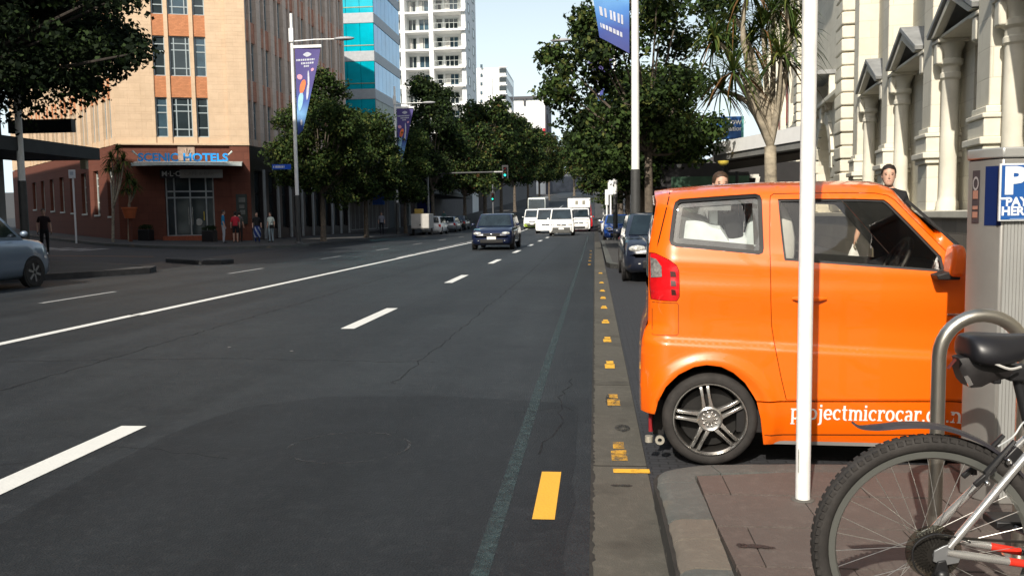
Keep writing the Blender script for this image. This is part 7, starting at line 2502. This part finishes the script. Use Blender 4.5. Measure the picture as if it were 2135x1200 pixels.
BW = mat('banner_white_print', (.48, .50, .58), .6, var=.1, scale=8)
BO = mat('banner_orange_print', (.75, .17, .05), .6, var=.1)
BPK = mat('banner_pink_print', (.62, .30, .40), .6)
def lamp(label, x, y, sg, z0, banner=None, h=10.35):
    o = thing('street_lamp', label, 'street lamp', (0, 0, 0))
    MB().tube([(0, 0, 0), (0, 0, 2.5)], [.125, .115], 16).build('pole_base', LDARK, o, smooth=True)
    MB().tube([(0, 0, 2.5), (0, 0, h + 1.4)], [.10, .075], 16).build('pole', LWHITE, o, smooth=True)
    MB().lathe([(.0, .10), (.17, .08), (.2, .0)], 16).build('base_flange', LDARK, o, smooth=True)
    MB().tube([(0, 0, h), (sg * 1.2, 0, h + .06), (sg * 2.3, 0, h + .05)], [.04, .035, .03], 10).build('arm', LWHITE, o, smooth=True)
    MB().ball((sg * 2.75, 0, h + .06), (.55, .16, .10), 16, 8).build('luminaire', mat('grey_luminaire', (.35, .35, .36), .4), o, smooth='all')
    MB().box(-.12, .12, -.14, -.05, h - .05, h + .75 - .1).build('control_box', LWHITE, o, bevel=.02)
    if banner:
        bm_, bot, zb0, zb1 = banner
        ztop_ = h - .35
        MB().bar((sg * .05, 0, ztop_ + .08), (sg * 1.55, 0, ztop_ + .08), .06, .14).build('banner_bar', LWHITE, o)
        b = MB()
        nu, nv = 6, 14
        def BPt(u, v, off=0.0):
            zin = ztop_ + (zb0 - ztop_) * v
            zout = ztop_ + (zb1 - ztop_) * v
            xo = .14 + (1.48 - .14) * 1 + (bot - 1.48) * v ** 1.15
            xx = .14 + (xo - .14) * u
            return (sg * xx, .05 * math.sin(v * 5 + u * 2) * (.3 + u) + off, zin + (zout - zin) * u)
        rows = [[BPt(i / nu, j / nv) for i in range(nu + 1)] for j in range(nv + 1)]
        b.loft(rows, 0, closed=False, cap=False)
        bo = b.build('banner', bm_, o, smooth='all', fix=False)
        def patch(nm, m_, u0, u1, v0, v1, sk=0.0):
            q = MB()
            q.loft([[BPt(u0 + (u1 - u0) * k / 4 + sk * (v - v0), v, -.012) for k in range(5)] for v in np.linspace(v0, v1, 4)], 0, closed=False, cap=False)
            return q.build(nm, m_, bo, fix=False)
        def blob(nm, m_, uc, vc, ru, rv, rot=0.0, sq=0.0):
            q = MB()
            pts = []
            for k in range(18):
                a = 2 * math.pi * k / 18
                du, dv = ru * math.cos(a), rv * math.sin(a) * (1 - sq * abs(math.cos(a)))
                pts.append(BPt(uc + du * math.cos(rot) - dv * math.sin(rot) * 3, vc + du * math.sin(rot) / 3 + dv * math.cos(rot), -.016))
            q.add(pts, [tuple(range(18))])
            return q.build(nm, m_, bo, fix=False)
        if bm_ is BAN_L:
            blob('emblem', BW, .50, .075, .17, .030, sq=.5)
            blob('emblem_eye', bm_, .50, .075, .07, .016)
            for v0, u0, u1 in ((.125, .05, .82), (.165, .25, .80), (.20, .38, .62)):
                k = u0
                rnd = random.Random(v0)
                while k < u1:
                    w_ = rnd.uniform(.05, .09)
                    patch('print_word', BW, k, min(k + w_, u1), v0, v0 + .022)
                    k += w_ + .025
            blob('figure', BO, .38, .45, .16, .085, .3)
            blob('figure', BW, .70, .40, .05, .14, -.25)
            blob('figure', BPK, .20, .33, .14, .03, .3)
            blob('figure', BPK, .80, .26, .07, .02, .1)
            blob('figure', BW, .75, .53, .08, .10, -.2)
            blob('figure', mat('banner_pale_blue', (.30, .55, .75), .6), .30, .62, .20, .11, .1)
            blob('figure', BW, .55, .88, .16, .03, .6)
        else:
            for v0, v1, u0, u1 in ((.900, .945, .22, .9), (.730, .758, .30, .70), (.760, .780, .30, .75)):
                k = u0
                rnd = random.Random(v0)
                while k < u1:
                    w_ = rnd.uniform(.06, .12)
                    patch('print_word', BW, k, min(k + w_, u1), v0 + .012, v1 - .008, 0)
                    k += w_ + .03
            for k, (u0, u1) in enumerate(((.86, .78), (.72, .66), (.56, .50), (.46, .40), (.34, .28), (.24, .18))):
                patch('print_figure', BW, u1, u0, .82, .868)
            blob('figure', mat('banner_pale_sheen', (.45, .62, .78), .5), .35, .5, .14, .22, .12)
    o.location = (x, y, z0)
    return o
lamp('tall white street lamp with purple banner before the hotel, blue street sign on it', at_left(622, 44.0), 44.0, 1, .17, (BAN_L, .42, 5.55, 5.85))
lamp('white street lamp with purple banner farther along behind the first left tree', -15.9, 69.0, 1, .17, (BAN_L, .48, 5.55, 5.85))
lamp('lamp post with dark base at the left edge under the big tree', atY(47, 400, 24.0)[0], 24.0, 1, .14, None)
lamp('nearest right-hand street lamp with blue banner and grey base', atY(1325, 440, 21.6)[0], 21.6, -1, .004, (BAN_R, .86, 5.30, 5.72))
lamp('second right-hand street lamp with mauve banner behind the tree', atY(1283, 440, 45.4)[0], 45.4, -1, .004, (BAN_L, .62, 5.9, 6.2))
ss_ = thing('street_sign', 'blue street-name blade fixed to the white lamp before the hotel', 'sign', (at_left(615, 43.9), 43.9, 4.2))
zc = atY(592, 348, 43.9)[2]
x0, x1 = at_left(573, 43.9), at_left(612, 43.9)
MB().box(x0, x1, 43.83, 43.86, zc - .13, zc + .13).build('blade', mat('street_sign_blue', (.01, .08, .50), .4), ss_, bevel=.01)
for k, (a, c) in enumerate(((.06, .12), (.18, .26), (.29, .36), (.39, .46), (.50, .58), (.62, .66))):
    MB().box(x0 + a, x0 + c, 43.822, 43.83, zc - .05, zc + .06).build('letter', mat('sign_white', (.65, .68, .72), .5), ss_)
bsx = atY(158, 480, 43.5)
sp = thing('bus_stop_sign', 'slim white post with small white sign plate before the brown hotel wall', 'sign', (bsx[0], 43.5, gz(bsx[0], 43.5) + .15))
zs_ = atY(158, 354, 43.5)[2]
MB().tube([(bsx[0], 43.5, gz(bsx[0], 43.5) + .1), (bsx[0], 43.5, zs_)], .05, 10).build('post', LWHITE, sp, smooth=True)
MB().box(bsx[0] - .18, bsx[0] + .20, 43.40, 43.44, zs_ - .45, zs_).build('plate', mat('white_sign_plate', (.62, .66, .68), .5, var=.06), sp, bevel=.02)
MB().box(bsx[0] - .10, bsx[0] + .10, 43.392, 43.40, zs_ - .28, zs_ - .10).build('plate_symbol', mat('grey_symbol', (.36, .42, .48), .6), sp)
# mast-arm traffic signal showing green, and a small post signal
def signal(root, x, y, z, lit=2, s_=1.0):
    MB().box(x - .30 * s_, x + .30 * s_, y + .02, y + .05, z - .62 * s_, z + .62 * s_).build('backing_board', mat('signal_board', (.03, .03, .032), .6), root, bevel=.03)
    MB().box(x - .17 * s_, x + .17 * s_, y - .16, y + .02, z - .50 * s_, z + .50 * s_).build('housing', BLACKP, root, bevel=.03)
    for k, c in enumerate(((.5, .02, .02), (.35, .16, .01), (.02, .55, .40))):
        on = k == lit
        m_ = mat('signal_lens_%d%s' % (k, '_lit' if on else ''), c if on else tuple(q * .25 for q in c), .3, emit=c if on else None, estr=2.6 if on else 0)
        zz = z + (.32 - .32 * k) * s_
        MB().lathe([(.0, y - .17), (.10 * s_, y - .165), (.115 * s_, y - .155)], 14, (x, 0, zz), 'y').build('lens', m_, root, smooth=True)
        MB().lathe([(.125 * s_, y - .16), (.125 * s_, y - .30)], 14, (x, 0, zz), 'y').build('visor', BLACKP, root)
ts = thing('traffic_signal', 'mast-arm traffic signal showing green over the left lanes', 'traffic light', (-15.1, 78, .15))
xh, _, zh = atY(1053, 358, 78)
MB().tube([(-15.1, 78, .1), (-15.1, 78, zh)], [.12, .09], 10).build('mast', METALG, ts, smooth=True)
MB().tube([(-15.1, 78, zh - .05), (xh - 1.0, 78, zh - .01)], [.09, .07], 10).build('arm_root', LDARK, ts, smooth=True)
MB().tube([(xh - 1.0, 78, zh - .01), (xh - .2, 78, zh + .0)], [.07, .06], 10).build('arm', mat('pale_grey_arm', (.42, .42, .42), .5), ts, smooth=True)
signal(ts, xh, 78, zh, 2, .95)
t2 = thing('traffic_signal', 'low post-mounted traffic signal below the mast arm', 'traffic light', (atY(1028, 440, 80)[0], 80, 0))
x2 = atY(1028, 440, 80)[0]
MB().tube([(x2, 80, 0), (x2, 80, 4.4)], .06, 8).build('post', METALG, t2, smooth=True)
signal(t2, x2, 79.9, 3.3, 2, .7)
# slim posts with parking signs along the right kerb
for i, (px, Y, zt__, pw, lb_) in enumerate(((1265, 51, 395, .20, 'white parking sign post nearest the second right lamp'), (1273, 48.5, 372, .30, 'taller white parking sign post behind the second right lamp'), (1258, 57, 405, .2, 'white parking sign post farthest along the right kerb'))):
    x_, _, zz = atY(px, zt__, Y)
    o = thing('parking_sign', lb_, 'sign', (x_, Y, .004))
    MB().tube([(x_, Y, 0), (x_, Y, zz)], .05, 8).build('post', LWHITE, o, smooth=True)
    MB().box(x_ - pw / 2, x_ + pw / 2, Y - .08, Y - .05, zz - .9, zz).build('plate', mat('pale_sign_plate', (.70, .72, .74), .5), o)
fg_ = thing('shop_sign', 'small orange and white shop sign under the right verandah', 'sign', (5.2, 62, 2.3))
MB().box(3.2, 4.6, 62, 62.1, 2.5, 3.5).build('panel', mat('orange_white_panel', (.55, .20, .06), .6, var=.3, scale=2), fg_)
MB().box(3.2, 4.6, 61.97, 62.0, 2.9, 3.1).build('panel_band', BW, fg_)
MB().bar((3.9, 62.05, 3.5), (3.9, 62.05, 3.9), .05, .05).build('hanger', BLACKP, fg_)
# hotel door side planters and orange pot
for px, lb_ in ((308, 'black planter box left of the hotel door step'), (440, 'black planter box right of the hotel door step')):
    x_ = at_left(px, 45.9)
    z_ = gz(x_, 45.9) + .2
    o = thing('planter', lb_, 'planter', (x_, 45.7, z_))
    MB().box(x_ - .32, x_ + .32, 45.4, 46.0, z_ - .1, z_ + .62).build('box', BLACKP, o, bevel=.02)
    MB().box(x_ - .28, x_ + .28, 45.44, 45.96, z_ + .62, z_ + .64).build('soil', JOINT, o)
    rnd = random.Random(px)
    b = MB()
    for k in range(160):
        c = Vector((x_ + rnd.uniform(-.3, .3), 45.7 + rnd.uniform(-.28, .28), z_ + .66 + rnd.uniform(0, .22)))
        d = Vector((rnd.gauss(0, 1), rnd.gauss(0, 1), rnd.gauss(.3, 1))).normalized() * .07
        e = d.orthogonal().normalized() * .03
        b.quad(c - d, c + e, c + d, c - e)
    b.build('foliage', leafmat('shrub_leaf', (.02, .035, .012)), o, fix=False)['kind'] = 'stuff'
x_, y_ = at_left(272, 44.2), 44.2
zp0, zp1 = atY(272, 455, 44.2)[2], atY(272, 432, 44.2)[2]
op = thing('plant_pot', 'orange terracotta pot on a dark stand beside the hotel cabbage tree', 'plant pot', (x_, y_, gz(x_, y_) + .15))
MB().lathe([(.0, zp0), (.26, zp0), (.38, zp1 - .08), (.41, zp1 - .08), (.41, zp1), (.36, zp1), (.34, zp1 - .06), (.0, zp1 - .06)], 24, (x_, y_, 0)).build('pot', mat('terracotta_orange', (.42, .10, .03), .7, var=.1), op, smooth=True)
MB().tube([(x_, y_, gz(x_, y_) + .1), (x_, y_, zp0)], .09, 10).build('stand', BROWN, op)

# ================================================================ trees
LEAF = [leafmat('leaf_dark_green', (.033, .056, .018)), leafmat('leaf_mid_green', (.056, .094, .024)), leafmat('leaf_olive', (.105, .120, .032)), leafmat('leaf_rusty', (.085, .042, .018)), leafmat('leaf_deep', (.010, .018, .009)), leafmat('leaf_deep2', (.016, .026, .010))]
BARK = mat('grey_bark', (.13, .105, .08), .9, var=.25, scale=5, bump=.5, bscale=18)
BARKD = mat('dark_bark', (.035, .028, .022), .9, var=.25, scale=5, bump=.5, bscale=18)
def crown_data(rng, clumps, nleaf, leaf, mixw):
    """clumps: (centre, radius); returns mesh arrays of folded leaf cards"""
    tot = sum(c[1] ** 2 for c in clumps)
    V, Mi = [], []
    for (c, rc) in clumps:
        n = max(8, int(nleaf * rc * rc / tot))
        d = rng.normal(size=(n, 3)); d /= np.linalg.norm(d, axis=1)[:, None]
        u = rng.random(n) ** (1 / 2.2)
        wob = 1 + .35 * np.sin(d[:, 0] * 5 + c[0]) * np.sin(d[:, 2] * 6 + c[1])
        p = np.array(c) + d * (rc * u * wob)[:, None] * np.array([1, 1, .78])
        nr = d * .8 + rng.normal(size=(n, 3)) * .75 + np.array([0, 0, .45]); nr /= np.linalg.norm(nr, axis=1)[:, None]
        t1 = np.cross(nr, rng.normal(size=(n, 3))); t1 /= np.linalg.norm(t1, axis=1)[:, None]
        t2 = np.cross(nr, t1)
        s_ = leaf * (.6 + .8 * rng.random(n))[:, None]
        V.append(np.stack([p - t1 * s_ * .55, p - t2 * s_ * .36 + nr * s_ * .10, p + t1 * s_ * .55 - nr * s_ * .08, p + t2 * s_ * .36 + nr * s_ * .10], 1).reshape(-1, 3))
        w_ = np.array(mixw, float); w_ = w_ * (0.35 + rng.random(len(w_)) * 1.3); w_ /= w_.sum()
        Mi.append(rng.choice(len(mixw), n, p=w_))
    return np.concatenate(V), np.concatenate(Mi)
def mesh_from_quads(name, V, Mi, mats):
    me = bpy.data.meshes.new(name)
    n = len(V) // 4
    me.vertices.add(len(V)); me.vertices.foreach_set('co', V.astype(np.float32).ravel())
    me.loops.add(4 * n); me.loops.foreach_set('vertex_index', np.arange(4 * n, dtype=np.int32))
    me.polygons.add(n); me.polygons.foreach_set('loop_start', np.arange(0, 4 * n, 4, dtype=np.int32))
    me.polygons.foreach_set('loop_total', np.full(n, 4, np.int32))
    me.polygons.foreach_set('material_index', Mi.astype(np.int32))
    for m_ in mats: me.materials.append(m_)
    me.update(calc_edges=True)
    return me
def tree_meshes(seed, H, Rr, z0, nleaf, leaf, mixw, ncl=34, bark=None, tr=.17, rzf=None, lean=(0, 0), cr=.30, extra=None):
    rng = np.random.default_rng(seed)
    zc, rz_ = (H + z0) / 2, (H - z0) / 2
    clumps = []
    while len(clumps) < ncl:
        d = rng.normal(size=3); d /= np.linalg.norm(d)
        f = .45 + .5 * rng.random()
        taper = 1.0 - .48 * max(d[2], 0) - .10 * max(-d[2], 0)
        c = np.array([lean[0] * (d[2] + 1) / 2 + d[0] * Rr * f * taper, lean[1] * (d[2] + 1) / 2 + d[1] * Rr * f * taper, zc + d[2] * rz_ * f])
        clumps.append((c, Rr * cr * (.65 + .7 * rng.random())))
    for e_ in (extra or []): clumps.append((np.array(e_[:3]), e_[3]))
    V, Mi = crown_data(rng, clumps, nleaf, leaf, mixw)
    crown = mesh_from_quads('crown', V, Mi, LEAF)
    b = MB()
    fork = Vector((0, 0, z0 + .12 * (H - z0)))
    b.tube([(0, 0, -.1), (0, 0, .15), (.02, .01, z0 * .5), tuple(fork)], [tr * 1.5, tr * 1.08, tr * .92, tr * .75], 12)
    for (c, rc) in clumps[::2]:
        m_ = fork.lerp(Vector(c), .5) + Vector((0, 0, -.2 - .1 * rng.random()))
        m_.x *= .8; m_.y *= .8
        b.tube([fork - Vector((0, 0, .2 * rng.random())), m_, c], [tr * .42, tr * .26, tr * .08], 6)
    trunk = b.mesh('trunk', bark or BARK, smooth=True, fix=True)
    return trunk, crown
def tree(label, x, y, meshes, s_=(1, 1, 1), rz=0.0, z=None, group=None, name='street_tree'):
    o = thing(name, label, 'tree', (x, y, gz(x, y) + .1 if z is None else z), rz, group)
    o.scale = s_
    link('trunk', meshes[0], o); link('crown', meshes[1], o)
    return o
_ex = []
_r = random.Random(4)
for k in range(60):
    px_, py_ = _r.uniform(-60, 300), _r.uniform(-60, 195)
    if px_ > 230 and py_ > 150: px_ -= 90
    if py_ > 170 and 20 < px_ < 110: py_ -= 60
    q_ = atY(px_, py_, 22 + _r.uniform(-2.5, 2.5))
    _ex.append((q_[0] + 17.4, q_[1] - 22.0, q_[2] - .1, _r.uniform(.45, .75)))
M_near = tree_meshes(1, 12.5, 5.6, 4.4, 75000, .135, (2, .3, 0, 0, 6, 4), ncl=46, bark=BARKD, tr=.24, cr=.24, extra=_ex)
tree('big dark leafy tree filling the upper left corner', -17.4, 22.0, M_near, rz=0)
M_a = tree_meshes(2, 9.4, 2.6, 1.9, 46000, .14, (4, 5, 2.2, .0, 1.2, 2), ncl=62, cr=.31, tr=.16)
M_b = tree_meshes(3, 9.2, 2.8, 1.9, 34000, .17, (5, 4, 1.8, .0, 1.5, 2), ncl=54, cr=.31)
M_c = tree_meshes(4, 14.5, 3.6, 2.6, 26000, .23, (5, 2, .5, .0, 5, 4), ncl=46, cr=.30, tr=.22)
M_d = tree_meshes(5, 13.0, 3.9, 2.0, 22000, .28, (4, 3, 2.2, .7, 2.5, 2), ncl=40, cr=.30, tr=.22)
M_r = tree_meshes(6, 10.6, 3.6, 2.6, 26000, .16, (4, 4, 1.8, .0, 2, 2), ncl=36, cr=.21, tr=.17, extra=[(-3.3, -.4, 6.9, .55), (-2.9, -.2, 6.5, .8), (-2.2, -.8, 8.0, .55), (-2.0, -.5, 7.5, .7), (-3.0, 0, 5.6, .8), (-3.6, -.3, 6.7, .35), (-2.4, -.3, 4.6, .8), (-2.0, -.6, 3.7, .8), (-.9, -1.2, 4.4, .8), (.8, -1.3, 4.0, .8), (-1.0, -1.0, 3.3, .7)])
tree('bushy tree with pale trunk beside the first left lamp', at_left(674, 48.3), 48.3, M_a, rz=.3, s_=(1.06, 1.06, 1.04))
tree('rounder tree just beyond the pale-trunked one on the left', -15.3, 57.0, M_b, rz=1.4, s_=(1, 1, .97))
tree('tall dark tree below the white apartment block', -14.9, 79.0, M_c, rz=.6)
tree('dark tree filling between the round tree and the tall one', -15.6, 70.5, M_b, rz=2.2, s_=(.9, .9, 1.0))
tree('tall tree behind the tall dark one, browner crown', -14.6, 97, M_d, rz=1.0, s_=(1, 1, 1.02))
for i, (X, Y, hs, lb_) in enumerate(((-14.2, 112, 1.0, 'first of the far left tree row, rust-tinged crown'), (-14.0, 130, 1.0, 'second of the far left tree row'), (-13.8, 150, 1.02, 'third of the far left tree row'), (-13.4, 175, 1.05, 'fourth of the far left tree row'),
                                   (-13, 205, 1.05, 'fifth of the far left tree row'), (-12.5, 240, 1.1, 'last of the far left tree row on the hill'))):
    tree(lb_, X, Y, M_d, rz=i * 1.7, s_=(1.3, 1.3, hs * 1.38), group='far left tree row')
tree('large tree behind the nearest right lamp, sky showing through', atY(1352, 400, 30.5)[0], 30.5, M_r, rz=.0)
tree('dense tree following the large one on the right', 2.2, 40.0, M_b, rz=.9, s_=(1.05, 1.05, .92))
tree('third tree on the right, dark and low', 2.0, 53, M_a, rz=2.9, s_=(1.15, 1.15, .95))
for i, (X, Y, hs, lb_) in enumerate(((2.0, 68, .85, 'first of the far right trees'), (2.2, 86, .85, 'second of the far right trees'), (2.5, 108, .85, 'third of the far right trees'), (3.0, 136, .85, 'fourth of the far right trees'), (3.5, 172, .9, 'fifth of the far right trees'), (3, 215, .95, 'last of the far right trees on the hill'))):
    tree(lb_, X, Y, M_d, rz=i * 2.1 + .5, s_=(1.12, 1.12, hs * 1.16), group='far right trees')
for i, (X, Y, hs, lb_) in enumerate(((-7, 300, 1.1, 'leftmost of the trees closing the view at the hilltop'), (-1, 310, 1.2, 'middle tree of those closing the view at the hilltop'), (5, 305, 1.1, 'rightmost of the trees closing the view at the hilltop'))):
    tree(lb_, X, Y, M_d, rz=i * 1.3, s_=(1.9, 1.9, hs * 1.6), group='hilltop trees')

# cabbage trees: forked pale trunks carrying tufts of sword leaves
BLADE = [leafmat('blade_green', (.050, .085, .020)), leafmat('blade_yellow_green', (.13, .15, .035)), leafmat('blade_dead', (.14, .075, .03)), leafmat('blade_dark', (.025, .045, .014))]
CBARK = mat('pale_cabbage_bark', (.36, .31, .23), .9, var=.28, scale=7, bump=.6, bscale=25)
def tuft(rng, c, n, ln, V, Mi, wd=.035, droop=.6, dead=.12):
    for k in range(n):
        a = rng.random() * 2 * math.pi
        el_ = -.5 + 1.9 * rng.random() ** .8
        d = np.array([math.cos(a) * math.cos(el_), math.sin(a) * math.cos(el_), math.sin(el_)])
        sdv = np.cross(d, [0, 0, 1]); sdv /= max(np.linalg.norm(sdv), .05)
        L_ = ln * (.65 + .5 * rng.random())
        w_ = wd * (.7 + .6 * rng.random())
        p0 = np.array(c)
        pts = [p0 + d * L_ * t_ + np.array([0, 0, -droop * L_ * t_ ** 2.4 * (.3 + .7 * math.cos(el_))]) for t_ in (0, .45, .78, 1.0)]
        ws_ = (w_ * .6, w_, w_ * .7, w_ * .06)
        isd = el_ < -.15 and rng.random() < dead * 4
        mi = 2 if isd else rng.choice([0, 1, 3], p=[.5, .27, .23])
        for j in range(3):
            V += [pts[j] - sdv * ws_[j] / 2, pts[j] + sdv * ws_[j] / 2, pts[j + 1] + sdv * ws_[j + 1] / 2, pts[j + 1] - sdv * ws_[j + 1] / 2]
            Mi.append(mi)
def cabbage(label, base, stems, tufts, n, ln, seed, wd=.035, group=None):
    rng = np.random.default_rng(seed)
    o = thing('cabbage_tree', label, 'tree', base, 0, group)
    b = MB()
    for path, r0, r1 in stems:
        sp_ = smooth_path(path, 4)
        b.tube(sp_, [r0 + (r1 - r0) * i / (len(sp_) - 1) for i in range(len(sp_))], 10)
    b.build('trunk', CBARK, o, smooth=True)
    V, Mi = [], []
    for c in tufts:
        tuft(rng, c, n, ln * (.85 + .3 * rng.random()), V, Mi, wd)
    me = mesh_from_quads('crown', np.array(V) - np.array(base), np.array(Mi), BLADE)
    link('crown', me, o)
    return o
YC = 15.2
def cp(px, py, dy=0.0): return atY(px, py, YC + dy)
fork = cp(1606, 305)
stems = [([cp(1612, 620), cp(1609, 470), cp(1607, 380), fork], .115, .10)]
tf = []
for (mid, tip, dy) in (((1580, 240), (1528, 150), -.3), ((1572, 200), (1562, 95), .3), ((1600, 200), (1590, 60), 0.1), ((1622, 210), (1628, 120), -.2), ((1632, 180), (1652, 70), .25), ((1560, 215), (1503, 190), .4), ((1612, 150), (1612, 20), .5),
                       ((1570, 120), (1530, 30), .3), ((1545, 150), (1490, 80), 0.0), ((1640, 140), (1640, 10), .1), ((1550, 90), (1560, -20), -.2)):
    stems.append(([fork, cp(*mid, dy * .5), cp(*tip, dy)], .062, .032))
    tf.append(cp(*tip, dy))
cabbage('forked cabbage tree with sword leaves before the town hall', (fork[0], YC, .13), stems, tf, 95, .72, 5, .034)
# two at the hotel corner
for i, (px, Y, lb_, tp) in enumerate(((238, 44.0, 'cabbage tree with pale stems at the left of the hotel door', [((232, 330), 0), ((245, 312), .3), ((258, 335), -.2), ((226, 350), .2), ((250, 352), 0)]), (272, 44.5, 'smaller cabbage tree growing behind the orange pot', [((268, 375), 0), ((280, 388), .2), ((262, 395), -.2)]))):
    x_ = at_left(px, Y)
    z_ = gz(x_, Y) + .15
    fk = (x_, Y, atY(px, 435 if i == 0 else 425, Y)[2])
    st_ = [([(x_ - .1, Y, z_), fk], .08, .07)]
    tf = []
    for (t_, dy) in tp:
        q = atY(*t_, Y + dy)
        st_.append(([fk, ((fk[0] + q[0]) / 2 + .1, Y + dy / 2, (fk[2] + q[2]) / 2), q], .05, .03)); tf.append(q)
    cabbage(lb_, (x_, Y, z_), st_, tf, 70, .62, 9 + i, .06)
